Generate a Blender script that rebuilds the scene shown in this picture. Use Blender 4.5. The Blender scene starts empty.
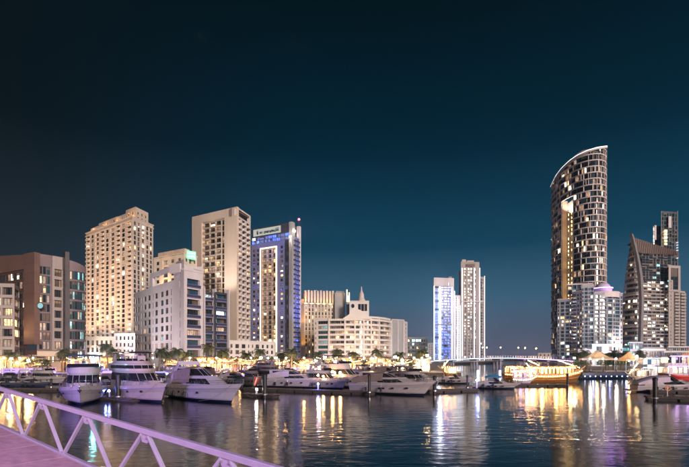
import bpy, math, random
from mathutils import Vector, Matrix
R = math.radians
PI = math.pi
sc = bpy.context.scene
COL = sc.collection

# ------------------------------------------------------------------ camera, sky, key light
H = 5.5            # eye height above the water
F = 459.3          # focal length in photograph pixels (689 wide)
HY = 358.0         # row of the horizon
cam = bpy.data.cameras.new('camera')
cam.sensor_width = 36.0
cam.lens = 24.0
cam.shift_y = (HY - 233.5) / 689.0
cam.clip_start = 0.1
cam.clip_end = 9000
camo = bpy.data.objects.new('camera', cam)
COL.objects.link(camo)
camo.location = (0, 0, H)
camo.rotation_euler = (R(90), 0, 0)
sc.camera = camo

def build_world():
    w = bpy.data.worlds.new('World'); sc.world = w; w.use_nodes = True
    nt = w.node_tree; N = nt.nodes; L = nt.links
    bg = N['Background']
    tc = N.new('ShaderNodeTexCoord')
    sep = N.new('ShaderNodeSeparateXYZ'); L.new(tc.outputs['Generated'], sep.inputs[0])
    ramp = N.new('ShaderNodeValToRGB'); L.new(sep.outputs['Z'], ramp.inputs[0])
    cr = ramp.color_ramp
    stops = [(0.0, (.165, .145, .215)), (.05, (.110, .136, .205)), (.125, (.042, .124, .198)),
             (.23, (.0036, .050, .096)), (.41, (.0002, .0165, .033)), (.61, (.0001, .0062, .0100)), (1.0, (.0001, .0030, .0045))]
    cr.elements[0].position = 0; cr.elements[0].color = (*stops[0][1], 1)
    cr.elements[1].position = 1; cr.elements[1].color = (*stops[-1][1], 1)
    for p, c in stops[1:-1]:
        e = cr.elements.new(p); e.color = (*c, 1)
    # city glow browns the sky towards the left
    mp = N.new('ShaderNodeMapRange'); L.new(sep.outputs['X'], mp.inputs[0])
    mp.inputs[1].default_value = -.62; mp.inputs[2].default_value = -.02
    mp.inputs[3].default_value = 1; mp.inputs[4].default_value = 0
    mp.interpolation_type = 'SMOOTHSTEP'
    r2 = N.new('ShaderNodeValToRGB'); L.new(sep.outputs['Z'], r2.inputs[0])
    cr = r2.color_ramp
    cr.elements[0].position = 0; cr.elements[0].color = (.044, .050, .064, 1)
    cr.elements[1].position = 1; cr.elements[1].color = (.0004, .0022, .0032, 1)
    for p, c in ((.15, (.0180, .028, .038)), (.4, (.0024, .0062, .0088))):
        e = cr.elements.new(p); e.color = (*c, 1)
    mx = N.new('ShaderNodeMix'); mx.data_type = 'RGBA'
    L.new(mp.outputs[0], mx.inputs[0]); L.new(ramp.outputs[0], mx.inputs[6]); L.new(r2.outputs[0], mx.inputs[7])
    # a trace of the atmosphere model with its sun just under the horizon
    sky = N.new('ShaderNodeTexSky'); sky.sky_type = 'NISHITA'; sky.sun_disc = False
    sky.sun_elevation = R(-4); sky.sun_rotation = R(-150)
    sk = N.new('ShaderNodeVectorMath'); sk.operation = 'SCALE'; sk.inputs['Scale'].default_value = .02
    L.new(sky.outputs[0], sk.inputs[0])
    ad = N.new('ShaderNodeVectorMath'); ad.operation = 'ADD'
    L.new(mx.outputs[2], ad.inputs[0]); L.new(sk.outputs[0], ad.inputs[1])
    # a handful of faint stars
    vo = N.new('ShaderNodeTexVoronoi'); vo.inputs['Scale'].default_value = 26
    L.new(tc.outputs['Generated'], vo.inputs['Vector'])
    lt = N.new('ShaderNodeMath'); lt.operation = 'LESS_THAN'; lt.inputs[1].default_value = .016
    L.new(vo.outputs['Distance'], lt.inputs[0])
    gt = N.new('ShaderNodeSeparateColor'); L.new(vo.outputs['Color'], gt.inputs[0])
    g2 = N.new('ShaderNodeMath'); g2.operation = 'GREATER_THAN'; g2.inputs[1].default_value = .86
    L.new(gt.outputs[0], g2.inputs[0])
    mu = N.new('ShaderNodeMath'); mu.operation = 'MULTIPLY'; L.new(lt.outputs[0], mu.inputs[0]); L.new(g2.outputs[0], mu.inputs[1])
    mu2 = N.new('ShaderNodeMath'); mu2.operation = 'MULTIPLY'; L.new(mu.outputs[0], mu2.inputs[0]); mu2.inputs[1].default_value = .05
    a2 = N.new('ShaderNodeVectorMath'); a2.operation = 'ADD'
    L.new(ad.outputs[0], a2.inputs[0]); L.new(mu2.outputs[0], a2.inputs[1])
    L.new(a2.outputs[0], bg.inputs['Color'])
    bg.inputs['Strength'].default_value = 1.0
build_world()

# soft glow of the lit city behind the viewer
sun = bpy.data.lights.new('city_glow', 'SUN')
sun.energy = 3.3; sun.angle = R(14); sun.color = (1.0, .80, .67)
suno = bpy.data.objects.new('city_glow', sun); COL.objects.link(suno)
suno.rotation_euler = Vector((-.50, .85, -.17)).to_track_quat('-Z', 'Y').to_euler()

sc.view_settings.view_transform = 'Standard'
sc.view_settings.look = 'None'
sc.view_settings.exposure = 0.12
sc.view_settings.gamma = 1.0
sc.view_settings.use_curve_mapping = False
sc.cycles.use_denoising = True
sc.cycles.max_bounces = 6
sc.cycles.diffuse_bounces = 2
sc.cycles.glossy_bounces = 3
sc.cycles.transmission_bounces = 3
sc.cycles.sample_clamp_indirect = 2.5
sc.cycles.sample_clamp_direct = 0
sc.cycles.caustics_reflective = False
sc.cycles.caustics_refractive = False
sc.cycles.use_light_tree = True

def lamp(kind, loc, energy, color, size=.3, target=None, angle=60, name='lamp_or_fill_light', parent=None, blend=.6):
    l = bpy.data.lights.new(name, kind)
    l.energy = energy; l.color = color
    if kind == 'SPOT':
        l.spot_size = R(angle); l.spot_blend = blend; l.shadow_soft_size = size
    elif kind == 'POINT':
        l.shadow_soft_size = size
    elif kind == 'AREA':
        l.shape = 'RECTANGLE'; l.size = size if not isinstance(size, tuple) else size[0]
        l.size_y = size if not isinstance(size, tuple) else size[1]
    o = bpy.data.objects.new(name, l); COL.objects.link(o); o.location = loc
    if target is not None:
        o.rotation_euler = (Vector(target) - Vector(loc)).to_track_quat('-Z', 'Y').to_euler()
    if parent: o.parent = parent
    return o

# ------------------------------------------------------------------ measuring helpers
def PX(px, D): return (px - 344.5) / F * D
def P(px, D): return Vector((PX(px, D), D))
def ZO(py, D): return H + (HY - py) / F * D
def DW(py): return H * F / (py - HY)      # distance of a waterline seen at row py

# ------------------------------------------------------------------ materials
def _nt(name):
    m = bpy.data.materials.new(name); m.use_nodes = True
    return m, m.node_tree.nodes, m.node_tree.links

def mat(name, col, rough=.6, metal=0, var=.18, scale=.6, bump=0, bscale=6, spec=.5, streak=False):
    m, N, L = _nt(name); b = N['Principled BSDF']
    b.inputs['Roughness'].default_value = rough; b.inputs['Metallic'].default_value = metal
    b.inputs['Specular IOR Level'].default_value = spec
    tc = N.new('ShaderNodeTexCoord')
    if var:
        n = N.new('ShaderNodeTexNoise'); n.inputs['Scale'].default_value = scale; n.inputs['Detail'].default_value = 6
        n.inputs['Roughness'].default_value = .65
        if streak:
            mp = N.new('ShaderNodeMapping'); mp.inputs['Scale'].default_value = (1, 1, .15)
            L.new(tc.outputs['Object'], mp.inputs[0]); L.new(mp.outputs[0], n.inputs['Vector'])
        else:
            L.new(tc.outputs['Object'], n.inputs['Vector'])
        mr = N.new('ShaderNodeMapRange'); L.new(n.outputs[0], mr.inputs[0])
        mr.inputs[1].default_value = .3; mr.inputs[2].default_value = .7
        mr.inputs[3].default_value = 1 - var; mr.inputs[4].default_value = 1 + var * .5
        mx = N.new('ShaderNodeVectorMath'); mx.operation = 'SCALE'; mx.inputs[0].default_value = col
        L.new(mr.outputs[0], mx.inputs['Scale']); L.new(mx.outputs[0], b.inputs['Base Color'])
    else:
        b.inputs['Base Color'].default_value = (*col, 1)
    if bump:
        n2 = N.new('ShaderNodeTexNoise'); n2.inputs['Scale'].default_value = bscale; n2.inputs['Detail'].default_value = 4
        L.new(tc.outputs['Object'], n2.inputs['Vector'])
        bp = N.new('ShaderNodeBump'); bp.inputs['Strength'].default_value = bump; bp.inputs['Distance'].default_value = .05
        L.new(n2.outputs[0], bp.inputs['Height']); L.new(bp.outputs[0], b.inputs['Normal'])
    return m

def emat(name, col, strength, base=(.3, .3, .3), interior=False, sampled=False, lo=.25, hi=1.5, scale=.3):
    """Something that gives off light: a lamp, an LED line, a lit window with a room behind it."""
    m, N, L = _nt(name); b = N['Principled BSDF']
    b.inputs['Base Color'].default_value = (*base, 1); b.inputs['Roughness'].default_value = .25
    b.inputs['Emission Color'].default_value = (*col, 1)
    b.inputs['Emission Strength'].default_value = strength
    if interior:
        g = N.new('ShaderNodeNewGeometry')
        n = N.new('ShaderNodeTexNoise'); n.inputs['Scale'].default_value = scale; n.inputs['Detail'].default_value = 1
        L.new(g.outputs['Position'], n.inputs['Vector'])
        n2 = N.new('ShaderNodeTexNoise'); n2.inputs['Scale'].default_value = 1.7; n2.inputs['Detail'].default_value = 2
        L.new(g.outputs['Position'], n2.inputs['Vector'])
        oi = N.new('ShaderNodeObjectInfo')
        a = N.new('ShaderNodeMapRange'); L.new(n.outputs[0], a.inputs[0])
        a.inputs[1].default_value = .33; a.inputs[2].default_value = .67; a.inputs[3].default_value = lo; a.inputs[4].default_value = hi
        c = N.new('ShaderNodeMapRange'); L.new(n2.outputs[0], c.inputs[0])
        c.inputs[1].default_value = .35; c.inputs[2].default_value = .62; c.inputs[3].default_value = .35; c.inputs[4].default_value = 1.25
        d = N.new('ShaderNodeMapRange'); L.new(oi.outputs['Random'], d.inputs[0])
        d.inputs[3].default_value = .45; d.inputs[4].default_value = 1.5
        m1 = N.new('ShaderNodeMath'); m1.operation = 'MULTIPLY'; L.new(a.outputs[0], m1.inputs[0]); L.new(c.outputs[0], m1.inputs[1])
        m2 = N.new('ShaderNodeMath'); m2.operation = 'MULTIPLY'; L.new(m1.outputs[0], m2.inputs[0]); L.new(d.outputs[0], m2.inputs[1])
        m3 = N.new('ShaderNodeMath'); m3.operation = 'MULTIPLY'; L.new(m2.outputs[0], m3.inputs[0]); m3.inputs[1].default_value = strength
        L.new(m3.outputs[0], b.inputs['Emission Strength'])
    try: m.cycles.emission_sampling = 'AUTO' if sampled else 'NONE'
    except Exception: pass
    return m

M = {}
# walls
M['pink_stone'] = mat('pink_stone', (.74, .61, .53), .85, var=.2, scale=.12, streak=True)
M['cream'] = mat('cream_render', (.76, .66, .55), .85, var=.18, scale=.12, streak=True)
M['tan'] = mat('tan_render', (.72, .59, .50), .85, var=.15, scale=.1, streak=True)
M['rose_white'] = mat('rose_white_render', (.78, .70, .69), .8, var=.15, scale=.1, streak=True)
M['lilac'] = mat('lilac_render', (.74, .68, .73), .8, var=.14, scale=.12, streak=True)
M['lilac_dark'] = mat('lilac_band', (.46, .34, .60), .7, var=.1)
M['brown_clad'] = mat('brown_cladding', (.19, .115, .10), .6, var=.16, scale=.2)
M['brown_dark'] = mat('dark_brown_cladding', (.13, .075, .065), .5, var=.2, scale=.3)
M['mauve_clad'] = mat('mauve_cladding', (.22, .17, .19), .6, var=.15, scale=.2)
M['grey_wall'] = mat('grey_wall', (.40, .40, .42), .8, var=.15, scale=.1)
M['white_wall'] = mat('white_wall', (.84, .79, .78), .75, var=.12, scale=.15)
M['grey_dark'] = mat('grey_stone', (.24, .22, .24), .7, var=.15, scale=.2)
M['warm_grey'] = mat('warm_grey_cladding', (.62, .54, .52), .7, var=.15, scale=.2)
M['lilac_grey'] = mat('lilac_grey_cladding', (.24, .25, .46), .6, var=.15, scale=.1)
M['blue_grey'] = mat('blue_grey_render', (.33, .35, .42), .7, var=.18, scale=.15, streak=True)
M['sail_band'] = mat('taupe_band', (.47, .42, .42), .7, var=.18, scale=.15)
M['taupe'] = mat('taupe_render', (.44, .39, .38), .75, var=.18, scale=.1, streak=True)
M['slate'] = mat('slate_metal', (.10, .09, .10), .45, metal=.3, var=.3, scale=.3)
M['blue_clad'] = mat('violet_blue_cladding', (.30, .32, .62), .5, var=.15, scale=.1)
M['dark_clad'] = mat('dark_cladding', (.05, .06, .08), .4, var=.2)
M['roof_grey'] = mat('roof_grey', (.22, .2, .19), .9, var=.3, scale=.3)
M['frame_dark'] = mat('window_frame_dark', (.06, .05, .05), .5, var=0)
M['frame_white'] = mat('window_frame_white', (.62, .58, .56), .5, var=0)
M['frame_teal'] = mat('window_frame_teal', (.10, .20, .26), .5, var=0)
M['rail_glass'] = mat('balcony_glass', (.05, .065, .13), .12, var=0)
# panes
M['dark'] = mat('dark_glass', (.020, .026, .034), .07, var=.4, scale=.15, spec=.8)
M['blue'] = mat('blue_glass', (.030, .09, .16), .08, var=.4, scale=.1, spec=.8)
M['teal_dark'] = mat('teal_glass', (.02, .10, .12), .08, var=.4, scale=.15, spec=.8)
M['drape'] = mat('drape', (.42, .30, .20), .7, var=.3, scale=1)
M['curtain'] = mat('curtained_window', (.16, .12, .10), .4, var=.4, scale=.5)
M['warm'] = emat('lit_window_warm', (1, .60, .26), 2.6, interior=True)
M['pale'] = emat('lit_window_pale', (1, .84, .62), 3.4, interior=True)
M['cool'] = emat('lit_window_cool', (.72, .90, 1), 2.4, interior=True)
M['teal'] = emat('lit_window_teal', (.20, .72, .78), 0.8, interior=True)
M['dim'] = emat('lit_window_dim', (.9, .52, .30), 0.42, interior=True)
M['bluelit'] = emat('lit_window_blue', (.035, .13, 1.0), 3.4, interior=True, lo=.5)
M['bluedim'] = emat('lit_window_blue_dim', (.05, .14, .62), 0.8, interior=True, lo=.5)
M['gold'] = emat('lit_window_gold', (1, .58, .18), 13, interior=True)
M['shop'] = emat('lit_shopfront', (1, .36, .07), 9, interior=True, lo=.1, hi=2.2, scale=.22)
M['shop_white'] = emat('lit_shopfront_white', (1, .80, .58), 8.0, interior=True, lo=.1, hi=2.2, scale=.3)
# light sources
M['led_white'] = emat('led_line_white', (1, .93, .97), 2.2)
M['led_soft'] = emat('led_line_soft', (.86, .88, 1), 2.6)
M['led_amber'] = emat('led_line_amber', (1, .66, .34), 3.2)
M['led_purple'] = emat('led_line_purple', (.36, .14, 1), 12)
M['led_blue'] = emat('led_line_blue', (.12, .22, 1), 10.0)
M['led_blue_soft'] = emat('led_line_blue_soft', (.2, .25, 1), 5)
M['canvas_lilac'] = mat('canvas_lilac', (.62, .52, .68), .8, var=.15, scale=1)
M['led_cyan'] = emat('led_line_cyan', (.25, .75, 1), 5.0)
M['bulb'] = emat('lamp_bulb_warm', (1, .50, .16), 200)
M['bulb_white'] = emat('lamp_bulb_white', (1, .88, .72), 130)
M['bulb_small'] = emat('festoon_bulb', (1, .50, .18), 26)
M['bulb_flood'] = emat('floodlight_warm', (1, .58, .22), 320)
M['bulb_floodw'] = emat('floodlight_white', (.85, .95, 1), 240)
M['bulb_cyan'] = emat('lamp_bulb_cyan', (.16, .85, 1), 7)
M['bulb_cool'] = emat('lamp_bulb_cool', (.40, .92, 1), 120)
M['bulb_blue'] = emat('lamp_bulb_blue', (.14, .2, 1), 60)
M['bulb_red'] = emat('beacon_red', (1, .06, .10), 14)
M['sign_green'] = emat('sign_green', (.16, .85, .48), 1.1)
M['sign_mint'] = emat('sign_mint', (.5, 1, .78), 2.6)
M['sign_white'] = emat('sign_white', (.75, .82, .66), .45)
M['sign_teal'] = emat('sign_teal', (.06, .50, .6), .8)
M['sign_cool'] = emat('sign_cool', (.55, .95, 1), 3)
# boats
M['gel'] = mat('white_gelcoat', (.45, .41, .45), .22, var=.07, scale=1.5)
M['gel_cream'] = mat('cream_gelcoat', (.42, .34, .33), .25, var=.08, scale=1.5)
M['gel_lilac'] = mat('lilac_gelcoat', (.44, .39, .46), .3, var=.08, scale=1.5)  # hull colour with a slight lilac tint
M['antifoul'] = mat('antifouling_navy', (.015, .02, .05), .4, var=.2)
M['smoked'] = mat('smoked_glass', (.018, .018, .024), .06, var=0, spec=.7)
M['canvas'] = mat('canvas_navy', (.02, .035, .07), .8, var=.2, scale=4)
M['canvas_blue'] = mat('canvas_blue', (.03, .25, .50), .8, var=.2, scale=4)
M['canvas_grey'] = mat('canvas_grey', (.16, .13, .13), .85, var=.25, scale=3)
M['canvas_mesh'] = mat('canvas_taupe', (.30, .23, .21), .85, var=.25, scale=3)
def cloth(name, col):
    m, N, L = _nt(name); b = N['Principled BSDF']; out = N['Material Output']; b.inputs['Base Color'].default_value = (*col, 1); b.inputs['Roughness'].default_value = .85
    t = N.new('ShaderNodeBsdfTranslucent'); t.inputs[0].default_value = (*col, 1); x = N.new('ShaderNodeMixShader'); x.inputs[0].default_value = .5
    L.new(b.outputs[0], x.inputs[1]); L.new(t.outputs[0], x.inputs[2]); L.new(x.outputs[0], out.inputs[0]); return m
M['canvas_sail'] = cloth('canvas_sail', (.70, .60, .52))
M['canvas_white'] = mat('canvas_white', (.7, .62, .56), .8, var=.15, scale=2)
M['steel'] = mat('stainless', (.65, .62, .64), .25, metal=.9, var=0)
M['teak'] = mat('teak_deck', (.28, .16, .09), .6, var=.3, scale=8)
M['rubber'] = mat('black_rubber', (.012, .012, .014), .6, var=0)
M['red'] = mat('red_paint', (.55, .03, .03), .5, var=.1)
M['orange'] = mat('orange_paint', (.75, .22, .04), .5, var=.1)
M['cushion'] = mat('cushion', (.5, .42, .38), .8, var=.1)
M['wood'] = mat('varnished_wood', (.20, .085, .03), .35, var=.35, scale=3)
M['wood_gold'] = mat('honey_wood', (.55, .30, .09), .4, var=.3, scale=3)
M['pile'] = mat('pile_black', (.014, .013, .016), .5, var=.3, scale=3)
M['pontoon'] = mat('pontoon_deck', (.22, .15, .13), .8, var=.35, scale=3)
M['pontoon_side'] = mat('pontoon_side', (.05, .04, .045), .8, var=.3, scale=2)
M['quay'] = mat('quay_stone', (.085, .062, .058), .85, var=.35, scale=.4, bump=.4, bscale=2)
M['paving'] = mat('paving', (.36, .28, .23), .85, var=.25, scale=.7, bump=.3, bscale=4)
M['lilac_paint'] = mat('lilac_painted_steel', (.44, .39, .56), .38, var=.10, scale=5, bump=.12, bscale=40)
M['deck_pink'] = mat('pink_deck_coating', (.60, .38, .50), .55, var=.32, scale=6, bump=.5, bscale=90)
M['trunk'] = mat('palm_bark', (.20, .13, .08), .9, var=.4, scale=5, bump=.6, bscale=12)
M['frond'] = mat('palm_frond', (.075, .095, .045), .6, var=.5, scale=2)
M['leaf'] = mat('shrub_leaf', (.05, .085, .03), .6, var=.5, scale=3)
M['skin'] = mat('skin', (.5, .3, .22), .6, var=0)
M['cloth_dark'] = mat('dark_clothes', (.02, .025, .05), .8, var=.2)
M['cloth_white'] = mat('white_clothes', (.6, .58, .58), .8, var=.1)
M['asphalt'] = mat('asphalt', (.05, .05, .05), .9, var=.3)
M['concrete'] = mat('concrete', (.38, .36, .36), .85, var=.25, scale=.3)

# ------------------------------------------------------------------ mesh accumulation
class MB:
    def __init__(s): s.v = []; s.f = []; s.m = []; s.mats = []
    def mi(s, m):
        if m not in s.mats: s.mats.append(m)
        return s.mats.index(m)
    def face(s, pts, m):
        i = len(s.v); s.v += [tuple(p) for p in pts]; s.f.append(tuple(range(i, i + len(pts)))); s.m.append(s.mi(m))
    def grid(s, rows, m, closed=False):
        """rows: list of equally long point lists -> welded quads"""
        i0 = len(s.v); n = len(rows[0]); k = s.mi(m)
        for r in rows: s.v += [tuple(p) for p in r]
        for a in range(len(rows) - 1):
            for b in range(n if closed else n - 1):
                c = (b + 1) % n
                s.f.append((i0 + a * n + b, i0 + a * n + c, i0 + (a + 1) * n + c, i0 + (a + 1) * n + b)); s.m.append(k)
        return i0
    def box(s, x0, x1, y0, y1, z0, z1, m):
        i = len(s.v); k = s.mi(m)
        s.v += [(x0, y0, z0), (x1, y0, z0), (x1, y1, z0), (x0, y1, z0), (x0, y0, z1), (x1, y0, z1), (x1, y1, z1), (x0, y1, z1)]
        for q in ((0, 3, 2, 1), (4, 5, 6, 7), (0, 1, 5, 4), (1, 2, 6, 5), (2, 3, 7, 6), (3, 0, 4, 7)):
            s.f.append(tuple(i + j for j in q)); s.m.append(k)
    def obox(s, c, ax, hx, ay, hy, z0, z1, m):
        """upright box about 2D centre c with axes ax, ay"""
        i = len(s.v); k = s.mi(m)
        for z in (z0, z1):
            for sx, sy in ((-1, -1), (1, -1), (1, 1), (-1, 1)):
                p = Vector(c) + Vector(ax) * hx * sx + Vector(ay) * hy * sy
                s.v.append((p.x, p.y, z))
        for q in ((0, 3, 2, 1), (4, 5, 6, 7), (0, 1, 5, 4), (1, 2, 6, 5), (2, 3, 7, 6), (3, 0, 4, 7)):
            s.f.append(tuple(i + j for j in q)); s.m.append(k)
    def bar(s, a, b, w, h, m, up=(0, 0, 1)):
        a = Vector(a); b = Vector(b); d = (b - a).normalized(); u = Vector(up)
        x = d.cross(u)
        if x.length < 1e-4: x = d.cross(Vector((1, 0, 0)))
        x.normalize(); y = x.cross(d).normalized()
        i = len(s.v); k = s.mi(m)
        for p in (a, b):
            for sx, sy in ((-1, -1), (1, -1), (1, 1), (-1, 1)):
                s.v.append(tuple(p + x * w / 2 * sx + y * h / 2 * sy))
        for q in ((0, 3, 2, 1), (4, 5, 6, 7), (0, 1, 5, 4), (1, 2, 6, 5), (2, 3, 7, 6), (3, 0, 4, 7)):
            s.f.append(tuple(i + j for j in q)); s.m.append(k)
    def tube(s, pts, r, m, n=6, r2=None, caps=True):
        pts = [Vector(p) for p in pts]; rows = []
        for i, p in enumerate(pts):
            d = (pts[min(i + 1, len(pts) - 1)] - pts[max(i - 1, 0)]).normalized()
            x = d.cross(Vector((0, 0, 1)))
            if x.length < 1e-3: x = Vector((1, 0, 0))
            x.normalize(); y = d.cross(x)
            rr = r if r2 is None else r + (r2 - r) * i / max(1, len(pts) - 1)
            rows.append([p + (x * math.cos(2 * PI * k / n) + y * math.sin(2 * PI * k / n)) * rr for k in range(n)])
        i0 = s.grid(rows, m, closed=True); k = s.mi(m)
        if caps:
            s.f.append(tuple(i0 + j for j in range(n))[::-1]); s.m.append(k)
            e = i0 + (len(rows) - 1) * n; s.f.append(tuple(e + j for j in range(n))); s.m.append(k)
    def lathe(s, c, prof, m, n=12):
        c = Vector(c)
        rows = [[c + Vector((r * math.cos(2 * PI * k / n), r * math.sin(2 * PI * k / n), z)) for k in range(n)] for r, z in prof]
        s.grid(rows, m, closed=True)
    def ball(s, c, r, m, n=10, k=6):
        s.lathe(c, [(max(1e-4, math.sin(PI * i / k)) * r, -math.cos(PI * i / k) * r) for i in range(k + 1)], m, n)
    def prism(s, poly, z0, z1, m, mtop=None):
        n = len(poly)
        for i in range(n):
            a = poly[i]; b = poly[(i + 1) % n]
            s.face([(a[0], a[1], z0), (b[0], b[1], z0), (b[0], b[1], z1), (a[0], a[1], z1)], m)
        s.face([(p[0], p[1], z1) for p in poly], mtop or m)
        s.face([(p[0], p[1], z0) for p in poly][::-1], m)
    def add(s, o, mx=None):
        i = len(s.v)
        s.v += [tuple(mx @ Vector(v)) for v in o.v] if mx else o.v
        mp = [s.mi(m) for m in o.mats]
        s.f += [tuple(i + j for j in f) for f in o.f]; s.m += [mp[k] for k in o.m]
    def mesh(s, name, smooth=False):
        me = bpy.data.meshes.new(name); me.from_pydata(s.v, [], s.f)
        for m in s.mats: me.materials.append(M[m])
        me.polygons.foreach_set('material_index', s.m)
        if smooth: me.polygons.foreach_set('use_smooth', [True] * len(s.f))
        me.update(); return me
    def obj(s, name, parent=None, smooth=False, label=None, kind=None, loc=None):
        o = bpy.data.objects.new(name, s.mesh(name, smooth)); COL.objects.link(o)
        if parent: o.parent = parent
        if loc: o.location = loc
        if label: o['label'] = label
        if kind: o['kind'] = kind
        if smooth:
            md = o.modifiers.new('edge_split', 'EDGE_SPLIT'); md.split_angle = R(38)
        return o

def thing(name, label, cat, loc=(0, 0, 0), rz=0, group=None):
    o = bpy.data.objects.new(name, None); COL.objects.link(o)
    o.empty_display_size = .5
    o.location = loc; o.rotation_euler = (0, 0, rz); o['label'] = label; o['category'] = cat
    if group: o['group'] = group
    return o
def link(name, mesh, parent, loc, rz=0):
    o = bpy.data.objects.new(name, mesh); COL.objects.link(o); o.parent = parent
    o.location = loc; o.rotation_euler = (0, 0, rz); return o
def copy_tree(o, parent=None):
    c = o.copy(); COL.objects.link(c)
    if parent: c.parent = parent
    for ch in o.children: copy_tree(ch, c)
    return c
def relabel(o, label): o['label'] = label; return o

# ------------------------------------------------------------------ building kit
LAND = 1.8
_cache = {}
_wr = random.Random(99)
def win_mb(w, h, pane, nx, nz, fr, t):
    var = _wr.choice((0, 0, 1, 2, 3, 4)); key = ('w', round(w, 2), round(h, 2), pane, nx, nz, fr, t, var)
    if key in _cache: return _cache[key]
    b = MB(); d = .12
    b.box(0, w, -.0, d, 0, t, fr); b.box(0, w, 0, d, h - t, h, fr)
    b.box(0, t, 0, d, t, h - t, fr); b.box(w - t, w, 0, d, t, h - t, fr)
    for i in range(1, nx): x = w * i / nx; b.box(x - t / 2, x + t / 2, .01, d, t, h - t, fr)
    for i in range(1, nz): z = h * i / nz; b.box(t, w - t, .015, d, z - t / 2, z + t / 2, fr)
    b.face([(t, d * .7, t), (w - t, d * .7, t), (w - t, d * .7, h - t), (t, d * .7, h - t)], pane)
    cm = 'curtain' if pane in ('dark', 'blue', 'teal_dark', 'bluedim') else 'drape'; y = d * .6
    def cur(a, c, e, g): b.face([(a, y, e), (c, y, e), (c, y, g), (a, y, g)], cm)
    if var == 1: cur(t, w - t, h * .62, h - t)
    elif var == 2: cur(t, w * .36, t, h - t)
    elif var == 3: cur(t, w * .22, t, h - t); cur(w * .78, w - t, t, h - t)
    elif var == 4 and nx > 1: cur(w * .55, w - t, h * .3, h - t)
    _cache[key] = b; return b
def balc_mb(w, proj, style, m, hgt=1.05):
    key = ('b', round(w, 2), proj, style, m, hgt)
    if key in _cache: return _cache[key]
    b = MB(); th = .18; a = -.12
    b.box(a, w - a, -proj, -.004, -th, 0, m)
    pm = 'rail_glass' if style == 'glass' else m
    if style == 'bars':
        for i in range(8):
            x = a + .05 + (w - 2 * a - .1) * i / 7; b.box(x - .04, x + .04, -proj, -proj + .06, 0, hgt - .08, 'frame_dark')
        b.box(a, w - a, -proj - .01, -proj + .08, hgt - .08, hgt, 'frame_dark')
    elif style == 'round':
        n = 8; row0 = []; row1 = []
        for i in range(n + 1):
            an = PI + PI * i / n
            p = (w / 2 + math.cos(an) * (w / 2 - a), -.01 + math.sin(an) * proj * 1.1)
            row0.append((p[0], p[1], -th - .1)); row1.append((p[0], p[1], hgt))
        b.grid([row0, row1], m); b.face(row1[::-1], 'brown_dark')
    else:
        b.box(a, w - a, -proj + .002, -proj + .1, 0.002, hgt, pm)
        b.box(a, a + .08, -proj + .1, -.01, .002, hgt, pm); b.box(w - a - .08, w - a, -proj + .1, -.01, .002, hgt, pm)
        if style == 'glass': b.box(a, w - a, -proj - .02, -proj + .12, hgt + .001, hgt + .08, m)
    _cache[key] = b; return b

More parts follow.
